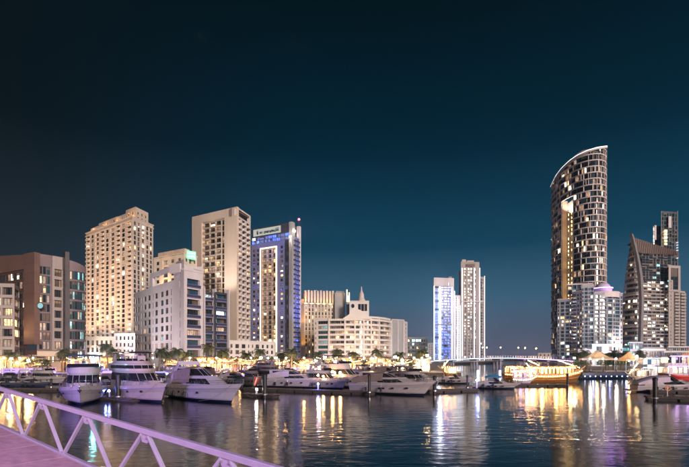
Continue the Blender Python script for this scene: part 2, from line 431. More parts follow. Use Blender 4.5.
class Building:
    def __init__(s, name, label, cat, anchor, seed=1, mix='dark:6,warm:2,pale:1', group=None, frame='frame_dark', t=.12):
        s.root = thing(name, label, cat, (anchor[0], anchor[1], LAND), 0, group)
        s.o = Vector((anchor[0], anchor[1])); s.rng = random.Random(seed); s.setmix(mix)
        s.items = []; s.frame = frame; s.t = t
    def setmix(s, mix):
        s.mix = []
        for q in mix.split(','):
            k, v = q.split(':'); s.mix += [k] * int(v)
    def L(s, p, z): return (p[0] - s.o.x, p[1] - s.o.y, z - LAND)
    def item(s, name, mb, p, z, rz):
        s.items.append((name, mb, Vector((p[0], p[1], z)), rz))
    def facade(s, a, b, z0, z1, pat, rows, wall, bot=0, top=0, spec=None, name='wall'):
        """a wall from a to b (left to right as the viewer sees it) with real openings; windows sit back in the reveals"""
        a = Vector(a[:2]); b = Vector(b[:2]); d = b - a; Ln = d.length; d /= Ln; inn = Vector((-d.y, d.x)); rz = math.atan2(d.y, d.x)
        S = {'s': dict(w=.5), 'S': dict(w=1.2),
             'w': dict(w=1, m=.22, v0=.26, v1=.82, dep=.3, nx=2),
             'n': dict(w=.7, m=.25, v0=.26, v1=.82, dep=.3, nx=1),
             'b': dict(w=1.3, m=.08, v0=.03, v1=.86, dep=1.3, nx=2, balc='solid', proj=.7),
             'g': dict(w=1, m=.05, v0=.10, v1=.97, dep=.12, nx=1)}
        if spec:
            for k, v in spec.items(): S.setdefault(k, dict(w=1, m=.2, v0=.2, v1=.8, dep=.3, nx=1)); S[k] = {**S[k], **v}
        tot = sum(S[c]['w'] for c in pat); u = 0
        W = MB(); L = s.L
        def q(u0, u1, za, zb, e0=0, e1=0):
            p0 = a + d * u0 + inn * e0; p1 = a + d * u1 + inn * e1
            W.face([L(p0, za), L(p1, za), L(p1, zb), L(p0, zb)], wall)
        fh = (z1 - top - z0 - bot) / rows
        if bot: q(0, Ln, z0, z0 + bot)
        if top: q(0, Ln, z1 - top, z1)
        for ci, c in enumerate(pat):
            sp = S[c]; wd = sp['w'] / tot * Ln
            zb0 = z0 + bot; zb1 = z1 - top
            if c in 'sS': q(u, u + wd, zb0, zb1); u += wd; continue
            ua = u + wd * sp['m']; ub = u + wd - wd * sp['m']
            q(u, ua, zb0, zb1); q(ub, u + wd, zb0, zb1)
            zp = zb0
            for r in range(rows):
                f0 = zb0 + r * fh; o0 = f0 + fh * sp['v0']; o1 = f0 + fh * sp['v1']
                q(ua, ub, zp, o0); zp = o1
                dp = sp['dep']
                for (A, za, B_, zb2) in ((ua, o0, ua, o1), (ub, o1, ub, o0)):
                    p0 = a + d * A; p1 = p0 + inn * dp
                    W.face([L(p0, za), L(p1, za), L(p1, zb2), L(p0, zb2)], wall)
                for zz in (o0, o1):
                    p0 = a + d * ua; p1 = a + d * ub
                    W.face([L(p0, zz), L(p1, zz), L(p1 + inn * dp, zz), L(p0 + inn * dp, zz)], wall)
                pane = sp['pane'] if 'pane' in sp else s.rng.choice(s.mix)
                if isinstance(pane, (list, tuple)): pane = s.rng.choice(pane)
                w_ = ub - ua; h_ = o1 - o0
                s.item('window', win_mb(w_, h_, pane, sp['nx'], sp.get('nz', 1), sp.get('frame', s.frame), s.t), a + d * ua + inn * (dp - .13), o0, rz)
                if sp.get('balc') and (r > 0 or sp.get('b0')):
                    s.item('balcony', balc_mb(w_, sp['proj'], sp['balc'], sp.get('bm', wall)), a + d * ua, o0, rz)
            q(ua, ub, zp, zb1)
            u += wd
        W.obj(name, s.root)
    def box(s, poly, z0, z1, m, mtop=None, name='wall', **k):
        b = MB(); b.prism([(p[0] - s.o.x, p[1] - s.o.y) for p in poly], z0 - LAND, z1 - LAND, m, mtop)
        return b.obj(name, s.root, **k)
    def band(s, pts, z0, z1, out, inn, m, name='floor_band', into=None, closed=False):
        """a strip following a plan line, out metres proud of it and inn metres behind it"""
        pts = [Vector(p[:2]) for p in pts]; n = len(pts); A = []; B_ = []
        for i, p in enumerate(pts):
            d = (pts[min(i + 1, n - 1)] - pts[max(i - 1, 0)]).normalized(); nn = Vector((d.y, -d.x))
            A.append(p + nn * out); B_.append(p - nn * inn)
        mb = into or MB(); L = s.L
        zs = [((z0[i] if isinstance(z0, list) else z0), (z1[i] if isinstance(z1, list) else z1)) for i in range(n)]
        mb.grid([[L(A[i], zs[i][0]), L(A[i], zs[i][1]), L(B_[i], zs[i][1]), L(B_[i], zs[i][0])] for i in range(n)], m, closed=True)
        mb.face([L(A[0], zs[0][0]), L(A[0], zs[0][1]), L(B_[0], zs[0][1]), L(B_[0], zs[0][0])], m)
        mb.face([L(A[-1], zs[-1][0]), L(B_[-1], zs[-1][0]), L(B_[-1], zs[-1][1]), L(A[-1], zs[-1][1])], m)
        if into is None: return mb.obj(name, s.root)
    def pane(s, a, b, z0, z1, pane, nx=1, set_in=.25, t=None, frame=None, nz=1):
        a = Vector(a[:2]); b = Vector(b[:2]); d = b - a; Ln = d.length; d /= Ln; inn = Vector((-d.y, d.x))
        s.item('window', win_mb(Ln, z1 - z0, pane, nx, nz, frame or s.frame, t or s.t), a + inn * set_in, z0, math.atan2(d.y, d.x))
    def finish(s, limit=290):
        for nm in ('window', 'balcony'):
            it = [i for i in s.items if i[0] == nm]
            it.sort(key=lambda i: -(max(v[0] for v in i[1].v) * max(v[2] for v in i[1].v)) / (i[2].x ** 2 + i[2].y ** 2))
            for n_, mb, p, rz in it[:limit]:
                if not hasattr(mb, 'me'): mb.me = mb.mesh(nm)
                link(nm, mb.me, s.root, s.L(p, p.z), rz)
            if it[limit:]:
                J = MB()
                for n_, mb, p, rz in it[limit:]:
                    J.add(mb, Matrix.Translation(Vector(s.L(p, p.z))) @ Matrix.Rotation(rz, 4, 'Z'))
                J.obj('window_field' if nm == 'window' else 'balcony_field', s.root, kind='stuff')

def corner_pts(pL, yL, pC, yC, pR, yR, Dc):
    zt = ZO(yC, Dc); DL = (zt - H) * F / (HY - yL); DR = (zt - H) * F / (HY - yR)
    return P(pL, DL), P(pC, Dc), P(pR, DR), zt
def close_pts(a, c, b):
    """fourth corner of a block seen over its near corner c"""
    return a + b - c

def roof_units(B, c, ax, z, n, spread, seed, m='grey_wall', hmax=2.2):
    r = random.Random(seed); ay = Vector((-ax.y, ax.x))
    for i in range(n):
        p = c + ax * r.uniform(-spread, spread) + ay * r.uniform(-spread * .5, spread * .5)
        b = MB(); w = r.uniform(1, 2.2); h = r.uniform(1, hmax)
        b.obox((p.x - B.o.x, p.y - B.o.y), ax, w, ay, w * .6, z - LAND, z - LAND + h, m)
        b.obox((p.x - B.o.x, p.y - B.o.y), ax, w * .6, ay, w * .35, z - LAND + h, z - LAND + h + .3, 'slate')
        b.obj('roof_unit', B.root)

# ------------------------------------------------------------------ water and land
def water_material():
    m, N, L = _nt('marina_water'); b = N['Principled BSDF']
    b.inputs['Base Color'].default_value = (.004, .012, .020, 1)
    b.inputs['Roughness'].default_value = .10; b.inputs['IOR'].default_value = 1.34
    b.inputs['Specular IOR Level'].default_value = 1.0
    g = N.new('ShaderNodeNewGeometry')
    def nz(sx, sy, scale, det):
        mp = N.new('ShaderNodeMapping'); mp.inputs['Scale'].default_value = (sx, sy, 1)
        n = N.new('ShaderNodeTexNoise'); n.inputs['Scale'].default_value = scale; n.inputs['Detail'].default_value = det
        n.inputs['Distortion'].default_value = .4
        L.new(g.outputs['Position'], mp.inputs[0]); L.new(mp.outputs[0], n.inputs['Vector']); return n
    n1 = nz(.5, 1.0, 1.1, 3); n2 = nz(.8, 1, 4.5, 3); n3 = nz(.02, .09, 1, 2)
    s1 = N.new('ShaderNodeMath'); s1.operation = 'MULTIPLY'; s1.inputs[1].default_value = .13; L.new(n2.outputs[0], s1.inputs[0])
    ad = N.new('ShaderNodeMath'); ad.operation = 'ADD'; L.new(n1.outputs[0], ad.inputs[0]); L.new(s1.outputs[0], ad.inputs[1])
    mr = N.new('ShaderNodeMapRange'); L.new(n3.outputs[0], mr.inputs[0]); mr.inputs[1].default_value = .4; mr.inputs[2].default_value = .62
    mr.inputs[3].default_value = .12; mr.inputs[4].default_value = .46
    bp = N.new('ShaderNodeBump'); bp.inputs['Distance'].default_value = .13
    L.new(mr.outputs[0], bp.inputs['Strength']); L.new(ad.outputs[0], bp.inputs['Height']); L.new(bp.outputs[0], b.inputs['Normal'])
    r2 = N.new('ShaderNodeMapRange'); L.new(n3.outputs[0], r2.inputs[0]); r2.inputs[1].default_value = .35; r2.inputs[2].default_value = .65
    r2.inputs[3].default_value = .13; r2.inputs[4].default_value = .08; L.new(r2.outputs[0], b.inputs['Roughness'])
    return m
M['water'] = water_material()
M['seabed'] = mat('seabed', (.02, .03, .03), .9, var=.3)
b = MB(); b.face([(-1600, -60, 0), (1600, -60, 0), (1600, 2000, 0), (-1600, 2000, 0)], 'water')
b.obj('water', kind='structure')
b = MB(); b.face([(-1600, -60, -6), (1600, -60, -6), (1600, 2000, -6), (-1600, 2000, -6)], 'seabed')
b.obj('seabed', kind='structure')

# left bank (with a bend into the channel), right bank, far bank
LB = [(-420, 112), (-60, 112), (30, 118), (30, 126), (34, 150), (52, 232), (78, 340), (150, 440), (190, 620), (-900, 700)]
RB = [(82, 190), (104, 240), (150, 340), (275, 620), (900, 700), (600, 124), (120, 122), (70, 130)]
FB = [(-1580, 640), (1580, 640), (1580, 1990), (-1580, 1990)]
def land(name, poly):
    b = MB(); b.prism(poly, -5.9, LAND, 'quay', 'paving'); return b.obj(name, kind='structure')
land('promenade_ground', LB); land('quay_ground', RB)
b = MB(); b.prism(FB, -5.9, LAND - .3, 'quay', 'asphalt'); b.obj('far_shore_ground', kind='structure')
def coping(poly, i0, i1, name='quay_coping'):
    b = MB()
    for i in range(i0, i1):
        a = Vector(poly[i]); c = Vector(poly[(i + 1) % len(poly)]); d = (c - a).normalized(); n = Vector((d.y, -d.x))
        b.bar((a.x + n.x * .1, a.y + n.y * .1, LAND + .06), (c.x + n.x * .1, c.y + n.y * .1, LAND + .06), .7, .3, 'concrete')
    b.obj(name, kind='structure')
coping(LB, 0, 6); coping(RB, 5, 8)

# ------------------------------------------------------------------ buildings, left to right
# brown office block with a glass drum
def office_block():
    C = P(37, 135); Lp = P(-22, 152); Rp = P(66, 141.5); zt = ZO(253, 135)
    B = Building('office_building', 'brown clad office block at the edge with a dark glass wall and rounded glass end', 'office building', C, 3, 'dark:8,dim:2,curtain:2,warm:1')
    B.facade(Lp, P(27, 137.5), LAND, zt - 4.2, 'S' + 'g' * 16 + 's', 9, 'brown_dark', bot=4, top=.5,
             spec={'g': dict(v0=.18, v1=.94, m=.04, pane=['dark'] * 11 + ['dim', 'curtain', 'pale', 'dim'], nx=2)})
    # swept parapet
    pts = [Lp.lerp(P(27, 137.5), i / 10) for i in range(11)]
    B.band(pts, [zt - 4.2] * 11, [zt + 1.9 - 1.9 * (i / 10) ** 1.6 for i in range(11)], .25, .3, 'brown_clad', 'parapet')
    b = MB(); a = P(26.6, 137); c = P(37.2, 134.6)
    dd = (c - a).normalized()
    b.obox(((a + c) / 2 - B.o), dd, (c - a).length / 2, Vector((-dd.y, dd.x)), .8, 9.5 - LAND, zt - LAND + .05, 'brown_clad'); b.obj('stone_pier', B.root)
    for k in range(1, 9):
        z = 9.5 + k * (zt - 9.5) / 9; bb = MB(); bb.obox(((a + c) / 2 - B.o), dd, (c - a).length / 2 + .02, Vector((-dd.y, dd.x)), .83, z - LAND - .03, z - LAND + .03, 'brown_dark'); bb.obj('cladding_joint', B.root)
    B.facade(C, P(52.2, 138), LAND + 6, zt - .1, 'sppps', 9, 'mauve_clad', top=3.4,
             spec={'p': dict(w=1, m=.06, v0=.10, v1=.94, dep=.35, nx=1, pane=['dim', 'curtain', 'dark', 'dark', 'curtain', 'teal_dark', 'dim', 'dark', 'warm', 'dark'])})
    B.facade(P(52.4, 138), P(64, 140.8), LAND + 6, zt - .1, 'sps', 8, 'taupe', top=3.4,
             spec={'p': dict(w=2.4, m=.10, v0=.16, v1=.86, dep=.8, nx=3, pane=['dim', 'dim', 'warm', 'dark', 'curtain']), 's': dict(w=.28)})
    for p0, p1, w in ((64, 68.2, 1.3), (50.8, 53, .5)):
        b = MB(); a = P(p0, 139.6); c = P(p1, 140.4); dd = (c - a).normalized()
        b.obox((a + c) / 2 - B.o, dd, (c - a).length / 2, Vector((-dd.y, dd.x)), w, 0, zt - LAND + (1.3 if p0 == 64 else -.4), 'slate' if p0 == 64 else 'rose_white'); b.obj('vertical_fin', B.root)
    # ground floor shopfronts
    B.facade(Lp, P(37, 136), LAND, LAND + 6, 'g' * 12, 1, 'brown_dark', spec={'g': dict(pane=['shop', 'dim', 'warm'], v0=.08, v1=.8, nx=3)})
    B.facade(P(37, 136), P(66, 142), LAND, LAND + 6, 'sggggggs', 1, 'cream', spec={'g': dict(pane=['shop', 'warm', 'dim', 'pale'], v0=.08, v1=.7, nx=2)})
    # drum
    cx, cy = P(72.2, 145.5); r = 4.0; pts = []
    for i in range(13):
        an = R(-112 + 118 * i / 12); pts.append(Vector((cx + math.cos(an) * r, cy + math.sin(an) * r * 1.25)))
    fl = 9; zb = LAND + 3; fh = (zt - .6 - 3.2 - zb) / fl
    for k in range(fl + 1):
        z = zb + k * fh
        B.band(pts, z - .28, z + .28, .12, .3, 'mauve_clad')
        if k < fl:
            for i in range(12):
                pn = B.rng.choice(['teal', 'teal_dark', 'blue', 'teal_dark', 'teal', 'dark', 'teal_dark', 'dim'] if k > 1 else ['teal_dark', 'cool', 'dark'])
                B.pane(pts[i], pts[i + 1], z + .28, z + fh - .28, pn, 1, .1)
    B.band(pts, zt - .6 - 3.2 + .28, [zt - .3 - 1.9 * (i / 12) ** 1.5 for i in range(13)], .1, .3, 'mauve_clad', 'parapet')
    B.box([Lp, P(27, 138.2), P(37, 136), P(52, 139), P(66, 143), P(66, 170), P(-22, 180)], zt - 1.6, zt - 1.2, 'roof_grey', name='roof')
    B.box([P(66, 144), (cx, cy + 1), P(83, 152), P(82, 172), P(66, 168)], LAND, zt - 4, 'mauve_clad', name='rear_wall')
    # projecting bay at the near left
    a = P(-12, 128); c = P(14.5, 129)
    B.setmix('dim:3,warm:2,dark:4,curtain:3')
    B.facade(a, c, LAND, ZO(283, 128), 'spps', 7, 'taupe', bot=3.6, top=.6, spec={'p': dict(w=2, m=.07, v0=.12, v1=.84, dep=.9, nx=3), 's': dict(w=.22)})
    B.facade(c, c + Vector((-4.2, 8)), LAND, ZO(283, 128), 'p', 7, 'taupe', bot=3.6, top=.6, spec={'p': dict(w=2, m=.07, v0=.12, v1=.84, dep=.4, nx=2)})
    B.box([a + Vector((0, .5)), c + Vector((-.6, .8)), c + Vector((-4.6, 8)), a + Vector((0, 8))], ZO(283, 128) - .5, ZO(283, 128) - .2, 'roof_grey', name='bay_roof')
    # round teal sign
    b = MB(); s = P(40.6, 134.2); 
    rows = [[(s.x - B.o.x + math.cos(q * PI / 10) * rr, s.y - B.o.y + yy, ZO(306, 135) - LAND + math.sin(q * PI / 10) * rr) for q in range(20)] for rr, yy in ((.95, .3), (.95, -.12), (.8, -.16), (.001, -.16))]
    b.grid(rows[:3], 'slate', closed=True); b.grid(rows[2:], 'sign_teal', closed=True); b.obj('round_sign', B.root, label='round glowing teal sign')
    B.finish()
office_block()

def tower_a():
    pL, pC, pR, zt = corner_pts(86, 233.8, 132.5, 216.3, 153.2, 225.7, 290)
    B = Building('residential_tower', 'tall peach apartment tower with stepped uplit roof behind the twin-deck yachts', 'tower', pC, 5, 'dark:18,curtain:3,dim:2,warm:1,pale:1', t=.14)
    sp = {'b': dict(m=.08, balc='solid', proj=.6, dep=1.2, w=1.35, v1=.9, pane=['dark'] * 8 + ['curtain', 'dim', 'warm', 'pale'], bm='pink_stone'),
          'w': dict(m=.14, w=1.15, nx=1, v0=.12, v1=.88), 's': dict(w=.36), 'k': dict(m=.08, w=1.35, v0=.08, v1=.88, dep=.9, nx=2, pane=['dark', 'dark', 'dark', 'dark', 'pale', 'curtain', 'warm', 'dark', 'cool', 'dim'])}
    B.facade(pL, pC, LAND, zt, 'bswsksbswsksbswsbs', 27, 'pink_stone', bot=8, top=2.2, spec=sp)
    B.facade(pC, pR, LAND, zt, 'swskskswsws', 27, 'pink_stone', bot=8, top=2.2, spec=sp)
    q = close_pts(pL, pC, pR)
    B.box([pL.lerp(q, .03), pC.lerp(q, .03), pR.lerp(q, .03), q], zt - 1.2, zt - .8, 'roof_grey', name='roof')
    d = (pC - pL).normalized(); e = (pR - pC).normalized(); Ln = (pC - pL).length; W = (pR - pC).length
    # cornices
    for z in (zt - 2.2, zt, LAND + 8):
        B.band([pL, pC, pR], z - .25, z + .35, .6, .2, 'pink_stone', 'cornice')
    # stepped penthouse blocks, seen uplit
    for u0, u1, v0, hh in ((.06, .34, .1, 3.0), (.22, .62, .16, 5.2), (.62, .86, .12, 4.4)):
        a = pL + d * Ln * u0 + e * W * v0; c = pL + d * Ln * u1 + e * W * v0
        B.facade(a, c, zt - .8, zt + hh, 'sns' * 3, 1, 'tan', spec={'n': dict(pane=['dark', 'dim'])}, name='penthouse_wall')
        B.box([a + e * .1, c + e * .1, c + e * W * .6, a + e * W * .6], zt + hh - .01, zt + hh + .5, 'tan', name='penthouse_roof')
    a = pC - d * 14 + e * 4; c = pC - d * 1.5 + e * 4
    B.facade(a, c, zt - .8, zt + 7.2, 'snsns', 2, 'tan', name='penthouse_wall', top=1.5); B.facade(c, c + e * W * .62, zt - .8, zt + 7.2, 'snsnsns', 2, 'tan', name='penthouse_wall', top=1.5)
    B.box([a, c, c + e * W * .62, a + e * W * .62], zt + 7.2, zt + 7.7, 'pink_stone', name='penthouse_roof')
    roof_units(B, pC - d * 22 + e * 10, d, zt + .2, 4, 14, 7, 'tan', 3)
    # podium
    B.setmix('dark:4,dim:3,curtain:2,warm:1')
    B.finish()
    for k in range(3):
        p = pL.lerp(pC, .15 + .35 * k); n = Vector((d.y, -d.x))
        s = p + n * 32; lamp('SPOT', (s.x, s.y, 4), 120000, (1, .66, .40), 2, (p.x, p.y, 62), 70)
    p = pL.lerp(pC, .5)
    for k in range(4):   # roof floodlights
        p = pL.lerp(pC, .12 + .26 * k) + e * 1.2; lamp('POINT', (p.x, p.y, zt + .5), 900, (1, .55, .22), .3)
tower_a()

def low_podium():
    a = P(76, 205); c = P(135, 200)
    B = Building('podium_building', 'long low cream building with small square windows below the peach tower', 'low building', a, 8, 'dark:5,curtain:3,dim:2,pale:1', t=.14)
    B.facade(a, P(114, 203), LAND, ZO(337.5, 203), 'sw' * 8 + 's', 3, 'cream', bot=2.5, top=.8, spec={'w': dict(nx=2, m=.12, v0=.18, v1=.86)})
    B.facade(P(114, 202), c, LAND, ZO(333, 200), 'sw' * 5 + 's', 4, 'rose_white', bot=2, top=.8, spec={'w': dict(nx=2, m=.16)})
    B.box([a + Vector((0, 1)), P(114, 204), P(114, 215), a + Vector((0, 10))], ZO(337.5, 203) - .5, ZO(337.5, 203) - .2, 'roof_grey', name='roof')
    B.box([P(114, 203), c + Vector((0, 1)), c + Vector((0, 10)), P(114, 213)], ZO(333, 200) - .5, ZO(333, 200) - .2, 'roof_grey', name='roof')
    B.band([a, P(114, 203)], ZO(337.5, 203), ZO(337.5, 203) + .5, .3, .3, 'cream', 'cornice')
    B.finish()
    lamp('POINT', (*P(108, 190), 16), 4000, (.85, .92, 1), 1)
low_podium()
_q = P(104, 222); lamp('SPOT', (_q.x, _q.y, 18), 60000, (.86, .92, 1), 2, (P(108, 305).x, 305, 26), 100)
_q = P(126, 222); lamp('SPOT', (_q.x, _q.y, 18), 30000, (1, .9, .85), 2, (P(136, 292).x, 292, 36), 100)

def tower_b():
    pL, pC, pR, zt = corner_pts(153.6, 259, 184, 253.5, 197, 257.5, 242)
    B = Building('apartment_block', 'cream apartment block with a green rooftop sign behind the lilac building', 'apartment block', pC, 11, 'dark:6,curtain:3,dim:2,pale:1', t=.16)
    sp = {'w': dict(m=.18), 'k': dict(w=1.4, m=.08, v0=.1, v1=.85, dep=1, nx=2, pane=['dark', 'dim', 'curtain', 'blue'])}
    B.facade(pL, pC, LAND, zt, 'swskswsws', 17, 'cream', top=1.4, spec=sp)
    B.facade(pC, pR, LAND, zt, 'swsksws', 17, 'cream', top=1.4, spec=sp)
    q = close_pts(pL, pC, pR); B.box([pL.lerp(q, .03), pC.lerp(q, .03), pR.lerp(q, .03), q], zt - 1.2, zt - .8, 'roof_grey', name='roof')
    d = (pC - pL).normalized(); e = (pR - pC).normalized()
    B.band([pL, pC, pR], zt, zt + .5, .5, .2, 'cream', 'cornice')
    a = pL + d * 1 + e * 2.5; c = pC - d * 1.5 + e * 2.5
    for i in range(5):
        s0 = a.lerp(c, i / 5); s1 = a.lerp(c, (i + .86) / 5); B.box([s0, s1, s1 + e * 4, s0 + e * 4], zt - .8, zt + 3.6, 'tan', name='parapet_block')
    # sign: a lit green box on the corner with bright glyph strokes (unreadable in the photograph)
    s0 = P(186.8, 243.5); s1 = P(195.8, 246.5); dd = (s1 - s0).normalized(); zb = ZO(259, 244)
    b = MB(); b.obox((s0 + s1) / 2 - B.o, dd, (s1 - s0).length / 2, Vector((-dd.y, dd.x)), .25, zb - LAND, zb - LAND + 4.4, 'sign_green')
    sg = b.obj('roof_sign', B.root, label='glowing green rooftop sign')
    rr = random.Random(4); g = MB()
    for row, (z0, n) in enumerate(((2.7, 6), (1.0, 7))):
        for i in range(n):
            u = -.86 + 1.72 * (i + .5) / n; c0 = (s0 + s1) / 2 - B.o + dd * u * (s1 - s0).length / 2 + Vector((dd.y, -dd.x)) * .28
            g.obox(c0 - dd * .16, dd, .06, Vector((-dd.y, dd.x)), .02, zb - LAND + z0, zb - LAND + z0 + .95, 'sign_mint')
            if i % 2: g.obox(c0 + dd * .14, dd, .06, Vector((-dd.y, dd.x)), .02, zb - LAND + z0, zb - LAND + z0 + .95, 'sign_mint')
            g.obox(c0, dd, .2, Vector((-dd.y, dd.x)), .021, zb - LAND + z0 + (.8 if i % 3 else 0), zb - LAND + z0 + (.95 if i % 3 else .14), 'sign_mint')
    g.obj('lettering', sg)
    B.finish()
    for k in range(3):
        p = pL.lerp(pC, .1 + .35 * k) + Vector((-1, -3)); lamp('POINT', (p.x, p.y, zt + 1.2), 160, (1, .55, .2), .3)
tower_b()

def lilac_building():
    pC = P(184, 180); pL = P(134.5, 224); pR = P(203, 188); zt = ZO(263.5, 180)
    B = Building('apartment_building', 'lilac white mid-rise with an open roof frame and dark glazed balcony stacks', 'apartment building', pC, 21, 'dark:12,blue:4,teal_dark:2,teal:1,warm:1,dim:2', t=.12)
    d = (pC - pL).normalized(); Ln = (pC - pL).length; inn = Vector((-d.y, d.x))
    um = .40; pm = pL + d * Ln * um
    zl = zt * .80; zl = ZO(292.5, 222)
    wsp = {'w': dict(w=1.1, m=.10, v0=.20, v1=.84, nx=2), 'n': dict(w=.6, m=.22, v0=.15, v1=.85), 's': dict(w=.42)}
    zm = ZO(281, 190)
    B.facade(pL, pL + d * Ln * .16, LAND, zl, 'swwss', 7, 'lilac', bot=3.2, top=2.2, spec=wsp)
    B.facade(pL + d * Ln * .16, pC - d * 8, LAND, zm, 'nswswsnsws' + 'swswsnS', 8, 'lilac', bot=3.2, top=2.8, spec=wsp)
    B.facade(pC - d * 8, pC - d * .01, LAND, zt + 1.8, 'sSnSs', 9, 'lilac', bot=3.2, top=3.4, spec=wsp)
    # open frame on the roof
    f0 = pL + d * Ln * .36; f1 = pC - d * 8
    for a_, c_ in ((f0, f0 + d * 3.2), (f1 - d * 2.0, f1 + d * .02)):
        mid = (a_ + c_) / 2 + inn * .6
        b = MB(); b.obox(mid - B.o, d, (c_ - a_).length / 2, inn, .55, zm - LAND - .1, zt - LAND - .9, 'lilac'); b.obj('roof_frame_post', B.root)
    b = MB(); b.obox((f0 + f1) / 2 + inn * .6 - B.o, d, (f1 - f0).length / 2, inn, .56, zt - LAND - .9, zt - LAND + 1.0, 'lilac'); b.obj('roof_frame_beam', B.root)
    B.box([pL + inn * .6, pL.lerp(pC, .16) + inn * .6, pL.lerp(pC, .16) + inn * 14, pL + inn * 14], zl - 2.0, zl - 1.7, 'roof_grey', name='roof')
    B.box([pL.lerp(pC, .17) + inn * .6, pC - d * 8 + inn * .6, pC - d * 8 + inn * 12, pL.lerp(pC, .17) + inn * 12], zm - .6, zm - .3, 'roof_grey', name='roof')
    # right face: corner column then three glazed stacks
    e = (pR - pC).normalized(); ei = Vector((-e.y, e.x)); W = (pR - pC).length
    gsp = {'k': dict(w=3, m=.04, v0=.10, v1=.92, dep=1.4, nx=3, frame='frame_dark', pane=['blue', 'dark', 'dark', 'teal_dark', 'dark', 'blue', 'cool', 'teal', 'dim'], balc='glass', proj=.45, bm='lilac_dark'), 's': dict(w=.5)}
    B.facade(pC, pR, LAND, zt - 2.6, 'sks', 8, 'lilac', bot=3.2, top=2.6, spec={**gsp, 's': dict(w=.55)})
    # crown above it
    b = MB(); c0 = pC + ei * .5; c1 = pR + ei * .5
    b.obox((c0 + c1) / 2 - B.o, e, W / 2 + .2, ei, .7, zt - LAND - 2.6, zt - LAND - 1.6, 'lilac')
    b.obj('crown_ledge', B.root)
    B.box([pC + e * .1 + ei * 2.5, pR + ei * 2.5, pR + ei * 9, pC + ei * 9], zt - 3, zt + .4, 'lilac', name='crown_wall')
    b = MB(); r = pR - B.o
    b.face([(r.x - e.x * 4, r.y - e.y * 4, zt - LAND - 1.4), (r.x, r.y, zt - LAND - 1.4), (r.x, r.y, zt - LAND + 1.6), (r.x - e.x * 1, r.y - e.y * 1, zt - LAND + .2), (r.x - e.x * 4, r.y - e.y * 4, zt - LAND - .4)], 'lilac')
    b.face([(r.x, r.y + .3, zt - LAND - 1.4), (r.x - e.x * 4, r.y - e.y * 4 + .3, zt - LAND - 1.4), (r.x - e.x * 4, r.y - e.y * 4 + .3, zt - LAND - .4), (r.x - e.x, r.y - e.y + .3, zt - LAND + .2), (r.x, r.y + .3, zt - LAND + 1.6)], 'lilac')
    b.obj('corner_wing', B.root)
    # recessed wings further right
    z2 = ZO(292.5, 192)
    B.facade(P(203.5, 190), P(214, 193), LAND, z2 + .4, 'sks', 8, 'dark_clad', bot=3.2, top=.6, spec={**gsp, 's': dict(w=.3)})
    B.facade(P(214.6, 191), P(227.5, 196), LAND, z2 + .2, 'sks', 8, 'dark_clad', bot=3.2, top=.7, spec={**gsp, 's': dict(w=.35)})
    B.box([P(203.8, 191.6), P(227.2, 197.4), P(227.2, 206), P(203.8, 202)], z2 - .9, z2 - .6, 'roof_grey', name='roof')
    for px in (203.2, 214.3, 227.6):
        b = MB(); p = P(px, 189.4 + (px - 203) * .27) - B.o; b.obox(p, e, .28, ei, 1.0, 0, z2 - LAND + 1.6, 'lilac'); b.obj('party_wall', B.root)
    B.box([P(227.6, 196.4), P(228.2, 212), P(227, 212), P(227.2, 196.4)], LAND, z2, 'lilac', name='end_wall')
    B.finish()
    p = pL.lerp(pC, .5); n = -inn
    for k in (.15, .5, .85):
        p = pL.lerp(pC, k); s = p + n * 22; lamp('SPOT', (s.x, s.y, 4), 15000, (1, .82, .84), 2, (p.x, p.y, 22), 75)
    lamp('POINT', (*P(150, 232), 40), 5000, (1, .95, .9), 1.5)
lilac_building()

